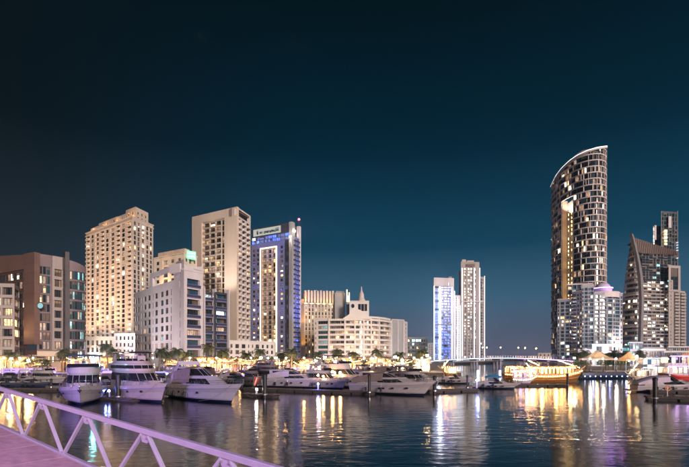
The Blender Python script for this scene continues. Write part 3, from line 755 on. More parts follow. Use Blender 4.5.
def tower_c():
    pL, pC, pR, zt = corner_pts(192, 217, 236.8, 206.5, 250.6, 216, 250)
    B = Building('residential_tower', 'tall tan tower with one deep framed portal of balconies and a pale side wall', 'tower', pC, 31, 'dark:6,curtain:4,dim:3,warm:2,pale:2', t=.18)
    d = (pC - pL).normalized(); Ln = (pC - pL).length; inn = Vector((-d.y, d.x)); e = (pR - pC).normalized(); W = (pR - pC).length; ei = Vector((-e.y, e.x))
    u0, u1 = .225, .735; rows = 24; zp = zt - 4.4
    # solid frame of the portal
    def slab(ua, ub, za, zb, nm):
        a = pL + d * Ln * ua; c = pL + d * Ln * ub
        B.box([a, c, c + inn * 1.6, a + inn * 1.6], za, zb, 'tan', name=nm)
    slab(0, u0, LAND, zt, 'portal_side'); slab(u1, 1, LAND, zt, 'portal_side'); slab(u0, u1, zp, zt, 'portal_head')
    a = pL + d * Ln * u0 + inn * 1.5; c = pL + d * Ln * u1 + inn * 1.5
    sp = {'b': dict(w=2.0, m=.05, v0=.03, v1=.88, dep=.8, nx=3, balc='bars', proj=.95, bm='tan', pane=['dark', 'dark', 'dark', 'warm', 'dim', 'dim', 'curtain', 'pale', 'dark']),
          'k': dict(w=1.5, m=.05, v0=.03, v1=.88, dep=.7, nx=2, pane=['dark', 'dark', 'teal_dark', 'dark', 'dim', 'dark']), 's': dict(w=.14)}
    B.facade(a, c, LAND, zp, 'sbsbsbsks', rows, 'tan', bot=4, top=.2, spec=sp)
    # side face with projecting balconies
    sp2 = {'b': dict(w=1.5, m=.08, v0=.05, v1=.9, dep=.9, nx=2, balc='round', proj=.9, bm='rose_white', pane=['dark', 'dark', 'curtain', 'dim', 'dark', 'warm']), 'w': dict(w=1, m=.22, nx=1), 's': dict(w=.3)}
    B.facade(pC, pR, LAND, zt - 4.6, 'sbsbsbs', 25, 'rose_white', bot=4, top=.6, spec=sp2)
    B.box([pC + ei * 3.5, pR + ei * 3.5, pR + ei * 4, pC + ei * 4], zt - 4.6, zt - .4, 'mauve_clad', name='recessed_wall')
    for za, zb in ((zt - .9, zt),):
        B.box([pC + e * 1.6, pR, pR + ei * 2, pC + e * 1.6 + ei * 2], za, zb, 'rose_white', name='portal_head')
    b = MB()
    for pp in (pC + e * .8, pR - e * .6):
        b2 = MB(); b2.obox(pp + ei * .8 - B.o, e, .7, ei, .78, zt - 4.6 - LAND, zt - .9 - LAND, 'rose_white'); b2.obj('corner_post', B.root)
    q = close_pts(pL, pC, pR)
    B.box([pL + inn * 1.7, pC + inn * 1.7 + ei * 1.7, pR + ei * .5 + inn, q], zt - 1.6, zt - 1.2, 'roof_grey', name='roof')
    B.box([pL, pL + inn * 1.6, q + d, q], LAND, zt, 'tan', name='far_wall')
    B.finish()
    for k in (.1, .85):
        p = pL + d * Ln * k; s = p - inn * 26; lamp('SPOT', (s.x, s.y, 34), 48000, (1, .52, .26) if k < .5 else (1, .86, .76), 2, (p.x, p.y, 62), 65)
tower_c()

def podium_c():
    a = P(228, 205); c = P(275, 222)
    B = Building('podium_building', 'white three storey building with square windows under the tan tower', 'low building', a, 17, 'dark:4,curtain:3,teal_dark:2,dim:1', t=.14)
    B.facade(a, c, LAND, ZO(341, 205), 'swsksksnsnskswswsws', 3, 'white_wall', bot=2.2, top=.9, spec={'w': dict(m=.2, nx=1, v0=.24, v1=.84), 'k': dict(w=1.4, m=.1, nx=3, nz=2, v0=.18, v1=.86, dep=.4)})
    B.box([a + Vector((-.3, .6)), c + Vector((-.3, .6)), c + Vector((-1, 9)), a + Vector((-1, 9))], ZO(341, 205) - .5, ZO(341, 205) - .2, 'roof_grey', name='roof')
    B.band([a, c], ZO(341, 205), ZO(341, 205) + .4, .25, .3, 'white_wall', 'cornice')
    B.facade(P(275.5, 222), P(287, 226), LAND, ZO(352, 222), 'swsws', 1, 'white_wall', name='annex_wall')
    B.box([P(275.5, 222.5), P(287, 226.5), P(287, 236), P(275.5, 234)], ZO(352, 222) - .3, ZO(352, 222), 'roof_grey', name='annex_roof')
    B.finish()
podium_c()

def tower_d():
    pL, pC, pR, zt = corner_pts(251.4, 228.8, 292, 221.6, 301, 226.4, 300)
    B = Building('residential_tower', 'violet and blue lit tower with an amber light outline and a sign at the top', 'tower', pC, 41, 'dark:7,bluedim:4,curtain:2,pale:2,warm:1', t=.2)
    d = (pC - pL).normalized(); Ln = (pC - pL).length; inn = Vector((-d.y, d.x)); e = (pR - pC).normalized(); W = (pR - pC).length; ei = Vector((-e.y, e.x))
    at = lambda u, o=0: pL + d * Ln * u + inn * o
    zb0 = ZO(240.5, 305) ; rows = 24
    px = lambda x: (x - 251.4) / 40.6
    u1, u2, u3, u4 = px(261), px(277), px(285), px(289)
    sp = {'w': dict(m=.14, w=1.2, nx=2, v0=.22, v1=.8, pane=['dark', 'dark', 'curtain', 'pale', 'warm', 'bluedim']), 'b': dict(w=1.6, m=.06, v0=.04, v1=.86, dep=.9, nx=2, balc='bars', proj=.6, bm='tan', pane=['dark', 'dim', 'dark', 'warm', 'pale', 'curtain', 'dim', 'dark']), 's': dict(w=.4),
          'g': dict(w=1, m=.04, v0=.12, v1=.96, nx=2, pane=['dark', 'blue', 'dark', 'bluedim', 'dark'])}
    B.facade(at(0), at(u1), LAND, zb0, 'swsws', rows, 'lilac_grey', bot=4, top=3, spec=sp)
    B.facade(at(u1, 1.2), at(u2, 1.2), LAND, zb0 - 4, 'sbsbsbs', rows - 1, 'tan', bot=4, top=.3, spec=sp)
    B.facade(at(u1), at(u2), zb0 - 4, zb0, 'S', 1, 'lilac_grey')
    B.facade(at(u2), at(u3), LAND, zb0, 'Sws', rows, 'lilac_grey', bot=4, top=3, spec=sp)
    B.facade(at(u3, .6), at(u4, .6), LAND, zb0 + 2, 'ggg', rows + 1, 'dark_clad', bot=4, top=.3, spec=sp)
    B.facade(at(0, .5), at(u4, .5), zb0, zt - 1.0 - 5.4, 'g' * 9, 2, 'blue_clad', spec={'g': dict(m=.02, v0=.05, v1=.98, dep=.1, nx=2, pane=['bluedim', 'bluedim', 'bluelit', 'bluedim', 'bluelit', 'bluedim', 'cool'])}, name='crown_wall')
    # sign band
    s0, s1 = at(.04, .3), at(.72, .3); zs = zt - 6.2
    B.box([at(0, .6), at(u4, .6), at(u4, 2), at(0, 2)], zs - .2, zt - .2, 'slate', name='sign_wall')
    b = MB(); b.obox((s0 + s1) / 2 - B.o + inn * .2, d, (s1 - s0).length / 2, inn, .1, zs - LAND + .6, zs - LAND + 5.2, 'sign_white'); sg = b.obj('roof_sign', B.root, label='pale lit sign with dark lettering')
    rr = random.Random(9); g = MB(); Ls = (s1 - s0).length
    for i in range(15):
        u = .13 + .8 * (i + .5) / 15
        if i in (1, 4): continue
        c0 = s0 + d * Ls * u - B.o + inn * .06; z0 = zs - LAND + 1.6; hh = 2.6 if i in (0, 13, 14) else 1.7
        for k in range(rr.choice((2, 3))):
            g.obox(c0 + d * (k * .55 - .5), d, .15, inn, .03, z0 + rr.choice((0, .3)), z0 + hh, 'dark_clad')
        g.obox(c0, d, .55, inn, .031, z0 + rr.choice((0, .7, 1.2)), z0 + rr.choice((.3, 1.0, 1.5)) + .15, 'dark_clad')
    g.obj('lettering', sg)
    # amber outline of the portal
    for a_, c_, z0, z1, nm in ((u1 - .012, u1 + .012, LAND + 4, zb0 - 3.4, 'v'), (u2 - .012, u2 + .012, LAND + 4, zb0 - 3.4, 'v'), (u1 + .012, u2 - .012, zb0 - 4.2, zb0 - 3.4, 'h')):
        B.box([at(a_, -.35), at(c_, -.35), at(c_, -.02), at(a_, -.02)], z0, z1, 'led_amber', name='light_strip')
    # corner pier
    B.box([at(u4), pC, pC + e * W * .12, pC + e * W * .12 + inn * 2, at(u4, 2)], LAND, zt + .1, 'grey_wall', name='corner_pier')
    sb = {'b': dict(w=1.6, m=.05, v0=.05, v1=.82, dep=.8, nx=2, balc='glass', proj=.8, bm='blue_clad', pane=['bluelit', 'bluelit', 'bluelit', 'bluedim', 'bluelit', 'bluelit']), 's': dict(w=.22)}
    q_ = pR + Vector((16, -26)); lamp('SPOT', (q_.x, q_.y, 16), 42000, (.12, .22, 1), 1, (pR.x, pR.y, 60), 70); q_ = at(.5) - inn * 24; lamp('SPOT', (q_.x, q_.y, 60), 16000, (.10, .25, 1), 1, (at(.5).x, at(.5).y, zt - 8), 55)
    B.facade(pC + e * W * .12, pC + e * W * .82, LAND, zt - 9, 'sbsbs', 25, 'blue_clad', bot=4, top=.3, spec=sb)
    B.facade(pC + e * W * .12 + ei * 2, pC + e * W * .82 + ei * 2, zt - 9, zt - 1.5, 'g', 2, 'dark_clad')
    B.box([pC + e * W * .82, pR, pR + ei * 2, pC + e * W * .82 + ei * 2], LAND, zt - .3, 'lilac', name='corner_pier')
    q = close_pts(pL, pC, pR)
    B.box([at(0, 2), at(1, 2) + ei * 2, pR + ei * 2, q], zt - 1.4, zt - 1, 'roof_grey', name='roof')
    p = pR - e * 1.0 + ei * 1
    b = MB(); b.tube([(p.x - B.o.x, p.y - B.o.y, zt - LAND - 1), (p.x - B.o.x, p.y - B.o.y, zt - LAND + 4.5)], .22, 'steel', 6, .1); m_ = b.obj('antenna_mast', B.root)
    b = MB(); b.ball((p.x - B.o.x, p.y - B.o.y, zt - LAND + 4.6), .75, 'bulb_red'); b.obj('beacon', m_, label='red aircraft warning light')
    p2 = at(u4, 1); b = MB(); b.tube([(p2.x - B.o.x, p2.y - B.o.y, zt - LAND), (p2.x - B.o.x, p2.y - B.o.y, zt - LAND + 5)], .14, 'slate', 5, .06); b.obj('antenna_mast', B.root)
    for z_, e_ in ((ZO(230.5, 301), .3), (ZO(238, 300), -.2)):
        b = MB(); c0 = pC + e * (W * e_) + Vector((0, -.8)); b.ball((c0.x - B.o.x, c0.y - B.o.y, z_ - LAND), .55, 'bulb_white', 8, 5); b.obj('floodlight', B.root)
    B.finish()
    for k in (.12, .85):
        p = at(k); s = p - inn * 22; lamp('SPOT', (s.x, s.y, 20), 9000, (.78, .64, 1), 2, (p.x, p.y, 60), 75)
tower_d()

def tower_e():
    D = 330; a = P(304, D); c = P(334.5, D + 4); zt = ZO(290.5, D)
    B = Building('hotel_building', 'beige hotel block whose fluted crown glows amber beside the violet tower', 'hotel', a, 51, 'dark:5,curtain:3,dim:2,warm:2', t=.2)
    B.facade(a, c, LAND, zt - 9, 'sn' * 9 + 's', 14, 'cream', bot=4, top=.5, spec={'n': dict(w=1, m=.16, v0=.12, v1=.9, nx=1, dep=.5), 's': dict(w=.5)})
    d = (c - a).normalized(); inn = Vector((-d.y, d.x)); Ln = (c - a).length
    for i in range(10):
        p = a + d * Ln * (i + .5) / 10
        b = MB(); b.obox(p + inn * .3 - B.o, d, Ln / 10 * .30, inn, .8, zt - 9 - LAND, zt - LAND + (.3 if i % 2 else 0), 'cream'); b.obj('crown_flute', B.root)
        if i % 2 == 0: lamp('SPOT', (p.x - inn.x * 2.2, p.y - inn.y * 2.2, zt - 11), 1500, (1, .62, .22), .3, (p.x, p.y, zt), 90)
    B.box([a + inn * 1.2, c + inn * 1.2, c + inn * 12, a + inn * 12], zt - 9, zt - .6, 'tan', 'roof_grey', name='crown_core')
    b = MB(); b.obox((a + c) / 2 - B.o + inn * .2, d, Ln / 2, inn, 1.2, zt - 9.8 - LAND, zt - 9.0 - LAND, 'cream'); b.obj('ledge', B.root)
    # amber washed end wall on the left
    l0 = P(300.9, D + 2)
    B.box([l0, a, a + inn * 12, l0 + inn * 12], LAND, zt - 6, 'tan', name='end_wall')
    for z in (14, 30, 44): lamp('SPOT', (l0.x - .5, l0.y - 9, z), 3200, (1, .48, .12), .5, (l0.x + 1, l0.y, z + 7), 75)
    # grey stair core on the right
    g0, g1 = P(335, D + 1), P(345, D + 3)
    B.box([g0, g1, g1 + inn * 9, g0 + inn * 9], LAND, ZO(292.5, D), 'grey_wall', name='service_core')
    B.box([P(336, D + 2), P(344, D + 4), P(344, D + 8), P(336, D + 7)], ZO(292.5, D), ZO(290.5, D), 'slate', name='plant_room')
    # slim glowing pinnacle
    p = P(348.2, D - 2) - B.o
    b = MB(); b.prism([(p.x - 1.2, p.y), (p.x + 1.2, p.y), (p.x + 1.2, p.y + 3), (p.x - 1.2, p.y + 3)], 0, ZO(300, D) - LAND, 'grey_wall'); b.obj('pinnacle_shaft', B.root)
    b = MB()
    for dx, w, zz in ((-.9, .35, 290), (.7, .4, 293), (-.1, .55, 296)): b.box(p.x + dx - w, p.x + dx + w, p.y - .1 - w, p.y + .6, ZO(302, D) - LAND, ZO(zz, D) - LAND, 'led_amber')
    b.obj('pinnacle_lantern', B.root)
    B.finish()
tower_e()

def spire_house():
    D = 318; B = Building('hotel_tower', 'white turret with round window and thin spire showing above the curved building', 'tower', P(358, D), 61, 'dark:3,dim:1', t=.2)
    a, c = P(349.5, D), P(369, D); z1 = ZO(301.5, D)
    B.facade(a, c, LAND, z1, 'SSkkks', 1, 'white_wall', bot=ZO(310, D) - LAND - 1, top=1.4, spec={'k': dict(w=.9, m=.05, v0=.05, v1=.95, dep=.8, nx=1, pane='dark')})
    B.box([a + Vector((.3, 1)), c + Vector((-.3, 1)), c + Vector((-.3, 12)), a + Vector((.3, 12))], z1 - .6, z1 - .2, 'roof_grey', name='roof')
    B.band([a, c], z1, z1 + .5, .5, .4, 'white_wall', 'cornice')
    p = P(352.8, D - .15) - B.o; z = ZO(306, D) - LAND; rows = []
    for r_, y in ((1.5, 0), (1.5, -.25), (1.15, -.25), (1.15, -.05), (.001, -.05)): rows.append([(p.x + math.cos(q * PI / 8) * r_, p.y + y, z + math.sin(q * PI / 8) * r_ * 1.25) for q in range(16)])
    b = MB(); b.grid(rows[:4], 'white_wall', closed=True); b.grid(rows[3:], 'dark', closed=True); b.obj('round_window', B.root)
    p = P(361.5, D + 4) - B.o
    b = MB(); b.lathe((p.x, p.y, z1 - LAND), [(2.6, -.4), (2.6, 2), (2.0, 2.4), (1.7, 5), (1.9, 5.2), (1.3, 6.4), (.5, 8.2), (.3, 11)], 'rose_white', 10); sp = b.obj('spire', B.root, smooth=True)
    b = MB(); b.tube([(p.x, p.y, z1 - LAND + 10.8), (p.x, p.y, z1 - LAND + 13)], .12, 'slate', 5, .05); b.obj('finial', sp)
    B.finish()
    q = P(356, D - 14); lamp('SPOT', (q.x, q.y, 26), 2800, (1, .86, .82), 1, (q.x, D, 42), 80)
spire_house()

def curved_building():
    B = Building('apartment_building', 'curved white building with rows of balcony bands and a gabled roof in the centre', 'apartment building', P(350, 275), 71, 'dark:4,curtain:4,dim:3,warm:3,pale:2', t=.14)
    plan = [P(314.5, 284), P(329, 280.5), P(345, 278), P(360, 278), P(371, 280), P(379, 284), P(386, 290), P(391, 298)]
    zt = ZO(318.5, 278); rows = 8; z0 = LAND + 2.5; fh = (zt - 1.0 - z0) / rows
    # left glazed part
    sp = {'k': dict(w=3.4, m=.05, v0=.3, v1=.95, dep=.5, nx=4, frame='frame_teal', pane=['teal_dark', 'teal', 'blue', 'cool', 'teal_dark', 'dark', 'teal']), 'w': dict(w=.7, m=.3, v0=.25, v1=.7, nx=1), 's': dict(w=.25)}
    B.facade(plan[0], plan[1], LAND, zt + .9, 'wsks', rows, 'rose_white', bot=2.5, top=1.9, spec=sp)
    # dense plan for the rest
    pts = []
    for i in range(1, len(plan) - 1):
        n = 3 if i < 4 else 2
        for k in range(n): pts.append(plan[i].lerp(plan[i + 1], k / n))
    pts.append(plan[-1])
    nn = len(pts)
    inner = []
    for i, p in enumerate(pts):
        d = (pts[min(i + 1, nn - 1)] - pts[max(i - 1, 0)]).normalized(); inner.append(p + Vector((-d.y, d.x)) * 1.6)
    for r in range(rows + 1):
        z = z0 + r * fh
        B.band(pts, z - .25, z + 1.0 if r < rows else z + 1.0, .15, .25, 'white_wall', 'balcony_band')
        if r < rows:
            B.band(pts, z - .249, z - .02, -.1, 1.5, 'white_wall', 'floor_slab')
            for i in range(nn - 1):
                pn = B.rng.choice(['warm', 'dim', 'curtain', 'dark', 'dim', 'pale', 'curtain'] if (r < 4 and i > 3) else ['dark', 'curtain', 'dim', 'dark', 'warm'])
                if i in (6,) : pn = 'pale'
                B.pane(inner[i], inner[i + 1], z, z + fh - .26, pn, 3, 0, frame='frame_white')
    for i in range(nn):
        if i in (0, 3, 5, 7, 9, 11, nn - 1) :
            d = (pts[min(i + 1, nn - 1)] - pts[max(i - 1, 0)]).normalized(); inn = Vector((-d.y, d.x))
            b = MB(); b.obox(pts[i] + inn * .55 - B.o, d, .42, inn, .95, 0, zt - LAND + .3, 'white_wall'); b.obj('pier', B.root)
    # gable
    g0, g1 = P(343, 277.6), P(371.5, 277.6); gm = P(358.5, 277.6); zz = zt + .1 - LAND; zg = ZO(309, 278) - LAND
    prof = [(0, 0), (.18, .35), (.36, .8), (.50, 1.0), (.64, .85), (.8, .4), (1, .12)]
    L0 = (g1 - g0)
    b = MB(); fr = [(g0.x - B.o.x + L0.x * u, 0 + g0.y - B.o.y, zz + (zg - zz) * v) for u, v in prof]
    bk = [(x, y + 6, z) for x, y, z in fr]
    base_f = [(fr[0][0], fr[0][1], zz - .5), (fr[-1][0], fr[-1][1], zz - .5)]
    b.face([base_f[0], base_f[1]] + fr[::-1], 'white_wall')
    b.grid([fr, bk], 'rose_white'); b.face([(p[0], p[1] + 6, p[2]) for p in [base_f[0], base_f[1]] + fr[::-1]][::-1], 'white_wall')
    b.obj('gable', B.root)
    B.band(pts[4:], zt + .4, zt + 1.6, -.8, .3, 'white_wall', 'parapet')
    B.box([p + Vector((0, .7)) for p in inner] + [P(391, 310), P(315, 300), plan[0] + Vector((.3, .8))], zt - .6, zt - .3, 'roof_grey', name='roof')
    B.finish()
    for px_, c_, e_ in ((330, (1, .72, .55), 6500), (352, (1, .70, .5), 8000), (374, (1, .66, .42), 8000)):
        q = P(px_, 255); lamp('SPOT', (q.x, q.y, 4), e_, c_, 2, (q.x * 1.08, 280, 20), 90)
curved_building()

def back_blocks():
    D = 315; a, m_, c = P(391.5, D - 6), P(404, D), P(407.5, D + 8); zt = ZO(320.5, D)
    B = Building('apartment_block', 'plain pale windowless slab block right of the curved building', 'apartment block', a, 81, 'dark:2,dim:1')
    B.box([a, m_, m_ + Vector((0, 12)), a + Vector((0, 14))], LAND, zt, 'grey_wall', 'roof_grey', name='wall')
    B.facade(m_ + Vector((.1, -.4)), c, LAND, zt - .4, 'sns', 9, 'lilac', bot=3, top=.8)
    for u in (.02, .5, .97):
        p = a.lerp(m_, u) + Vector((0, -.3)); b = MB(); b.obox(p - B.o, Vector((1, 0)), .35, Vector((0, 1)), .4, 0, zt - LAND + .3, 'lilac'); b.obj('rib', B.root)
    B.band([a, m_], zt, zt + .5, .5, .3, 'rose_white', 'cornice'); B.finish()
    lamp('SPOT', (a.x + 6, a.y - 20, 5), 3500, (.8, .8, 1), 1, (a.x + 4, D, 20), 80)
    D = 335; a, c = P(407.6, D), P(427.5, D + 4); zt = ZO(337, D)
    B = Building('office_building', 'small dark teal office block with a lit white sign near its roof', 'office building', a, 82, 'teal_dark:5,dark:4,cool:1,teal:2,warm:1', t=.16)
    B.facade(a, c, LAND, zt, 'g' * 9, 6, 'dark_clad', bot=2, top=1.4, spec={'g': dict(m=.06, v0=.2, v1=.9, dep=.2, nx=2)})
    B.box([a + Vector((0, .6)), c + Vector((0, .6)), c + Vector((0, 14)), a + Vector((0, 14))], zt - .5, zt - .2, 'roof_grey', name='roof')
    b = MB(); s = P(416.5, D - .3) - B.o
    for i, w in enumerate((.9, .5, 1.0, .7, .9)): b.box(s.x - 3.2 + i * 1.35, s.x - 3.2 + i * 1.35 + w, s.y - .2, s.y, ZO(341.5, D) - LAND, ZO(341.5, D) - LAND + 1.5, 'sign_cool')
    b.obj('lettering', B.root, label='small glowing white sign', kind='stuff'); B.finish()
    D = 360; a, c = P(427.8, D), P(433, D); zt = ZO(343, D)
    B = Building('apartment_block', 'narrow white block squeezed between the teal office and the blue tower', 'apartment block', a, 83, 'dark:3,dim:1,curtain:1')
    B.facade(a, c, LAND, zt, 'snsns', 7, 'white_wall', bot=2, top=.7); B.box([a + Vector((0, .6)), c + Vector((0, .6)), c + Vector((0, 9)), a + Vector((0, 9))], zt - .5, zt - .2, 'roof_grey', name='roof'); B.finish()
    lamp('SPOT', (a.x, D - 18, 4), 3000, (.9, .85, 1), 1, (a.x + 3, D, 12), 80)
back_blocks()

def pair_towers():
    # blue lit tower
    D = 480; x = lambda p_, dd=0: P(p_, D + dd); zt = ZO(277.5, D); M['led_tower'] = emat('led_line_tower', (.84, .9, 1), 20)
    B = Building('residential_tower', 'blue lit glass tower edged with white light lines, shorter of the far pair', 'tower', x(433.5), 91, 'bluelit:9,bluedim:3,blue:1', t=.15, frame='frame_teal')
    B.facade(x(433.8), x(454, 4), ZO(286, D), zt, 'sSsns', 1, 'rose_white', spec={'n': dict(v0=.1, v1=.5)}, name='crown_wall')
    B.facade(x(434), x(440), LAND, ZO(286, D), 'g', 26, 'blue_clad', bot=3, spec={'g': dict(m=.1, v0=.25, v1=.98, nx=2)})
    B.facade(x(440), x(451, 2), LAND, ZO(286, D), 'ggg', 26, 'blue_clad', bot=3, spec={'g': dict(m=.03, v0=.28, v1=.98, nx=2)})
    B.facade(x(451, 2), x(454, 3), LAND, ZO(286, D), 's', 1, 'lilac')
    for p_, w, z1, mm in ((433.9, .45, 286, 'led_soft'), (439.6, .55, 287, 'led_tower'), (451.6, .35, 287, 'led_soft'), (454.2, .3, 291, 'led_soft')):
        q = x(p_, 1) - B.o; b = MB(); b.box(q.x - w, q.x + w, q.y - 1.9, q.y - 1.2, 1, ZO(z1, D) - LAND, mm); b.obj('light_strip', B.root)
    q = x(443.5, 1) - B.o; b = MB(); b.box(q.x - 9.6, q.x + 8.5, q.y - 2.1, q.y - .4, ZO(325.5, D) - LAND, ZO(324, D) - LAND, 'lilac'); b.obj('ledge', B.root)
    B.box([x(434, 1), x(454, 5), x(454, 24), x(434, 22)], zt - .8, zt - .4, 'roof_grey', name='roof')
    B.box([x(448.5, 6), x(452, 6), x(452, 12), x(448.5, 12)], zt - .4, zt + 2.0, 'grey_wall', name='plant_room')
    B.finish()
    for p_ in (437, 449): q = x(p_); lamp('SPOT', (q.x, D - 40, 40), 16000, (.62, .66, 1), 2, (q.x, D, 72), 60)
    # narrow link tower
    zt = ZO(294.5, D); B = Building('residential_tower', 'slim white lit tower between the blue tower and its taller neighbour', 'tower', x(455), 92, 'dark:3,dim:1,pale:1', t=.25)
    B.facade(x(454.9, 6), x(460.4, 6), LAND, zt, 'snsns', 27, 'rose_white', bot=3, top=2)
    B.box([x(454.9, 8), x(460.4, 8), x(460.4, 20), x(454.9, 20)], zt - .6, zt - .3, 'roof_grey', name='roof')
    q = x(457.6, 6) - B.o; b = MB(); b.box(q.x - .5, q.x + .5, q.y - .8, q.y - .2, 1, ZO(297, D) - LAND, 'led_soft'); b.obj('light_strip', B.root)
    q = x(460.2, 6) - B.o; b = MB(); b.box(q.x - .3, q.x + .3, q.y - .8, q.y - .2, 1, ZO(305, D) - LAND, 'led_soft'); b.obj('light_strip', B.root)
    B.finish()
    # tall beige tower
    D = 500; x = lambda p_, dd=0: P(p_, D + dd); zt = ZO(261.5, D)
    B = Building('residential_tower', 'tallest of the far pair, stepped beige tower with vertical light lines', 'tower', x(461), 93, 'dark:7,curtain:4,dim:2,pale:1', t=.25)
    sp = {'k': dict(w=1, m=.1, v0=.2, v1=.96, dep=.8, nx=2), 's': dict(w=.45)}
    B.facade(x(460.9), x(479.4, 3), LAND, zt, 'SkskkskS', 32, 'taupe', bot=3, top=6.5, spec=sp)
    B.facade(x(458.6, 5), x(460.9, 5), LAND, ZO(270, D), 'sns', 30, 'taupe', bot=3, top=2, spec=sp)
    B.facade(x(479.4, 4), x(484.6, 7), LAND, ZO(276, D), 'skns', 29, 'taupe', bot=3, top=2, spec=sp)
    B.box([x(461, 1.5), x(479.3, 4), x(479, 24), x(461, 22)], zt - 1, zt - .6, 'roof_grey', name='roof')
    B.box([x(479.5, 6), x(484.5, 9), x(484, 24), x(479.5, 22)], ZO(276, D) - 1, ZO(276, D) - .6, 'roof_grey', name='roof')
    B.box([x(458.6, 7), x(460.8, 7), x(460.8, 20), x(458.6, 20)], ZO(270, D) - 1, ZO(270, D) - .6, 'roof_grey', name='roof')
    for p0, p1, yy in ((462, 466, 259), (467, 474, 260), (474.5, 478, 262.5)): B.box([x(p0, 4), x(p1, 4), x(p1, 10), x(p0, 10)], zt - .6, ZO(yy - .3, D), 'tan', name='penthouse')
    q = x(470.5) - B.o; b = MB(); b.box(q.x - 4.6, q.x + 4.6, q.y - .5, q.y - .05, ZO(266.5, D) - LAND, ZO(264, D) - LAND, 'brown_clad'); b.obj('roof_panel', B.root)
    for p_, w, z1 in ((462, .2, 268), (474.2, .16, 268), (479.6, .2, 268), (484.4, .22, 276)):
        q = x(p_, .5) - B.o; b = MB(); b.box(q.x - w, q.x + w, q.y - 1.2, q.y - .6, 1, ZO(z1, D) - LAND, 'led_soft'); b.obj('light_strip', B.root)
    q = x(471, 1) - B.o; b = MB(); b.box(q.x - 11, q.x + 14.5, q.y - 2, q.y - .2, ZO(302, D) - LAND, ZO(301, D) - LAND, 'rose_white'); b.obj('ledge', B.root)
    B.finish()
    for p_ in (464, 476): q = x(p_); lamp('SPOT', (q.x, D - 45, 44), 16000, (1, .72, .60), 2, (q.x, D, 82), 62)
pair_towers()

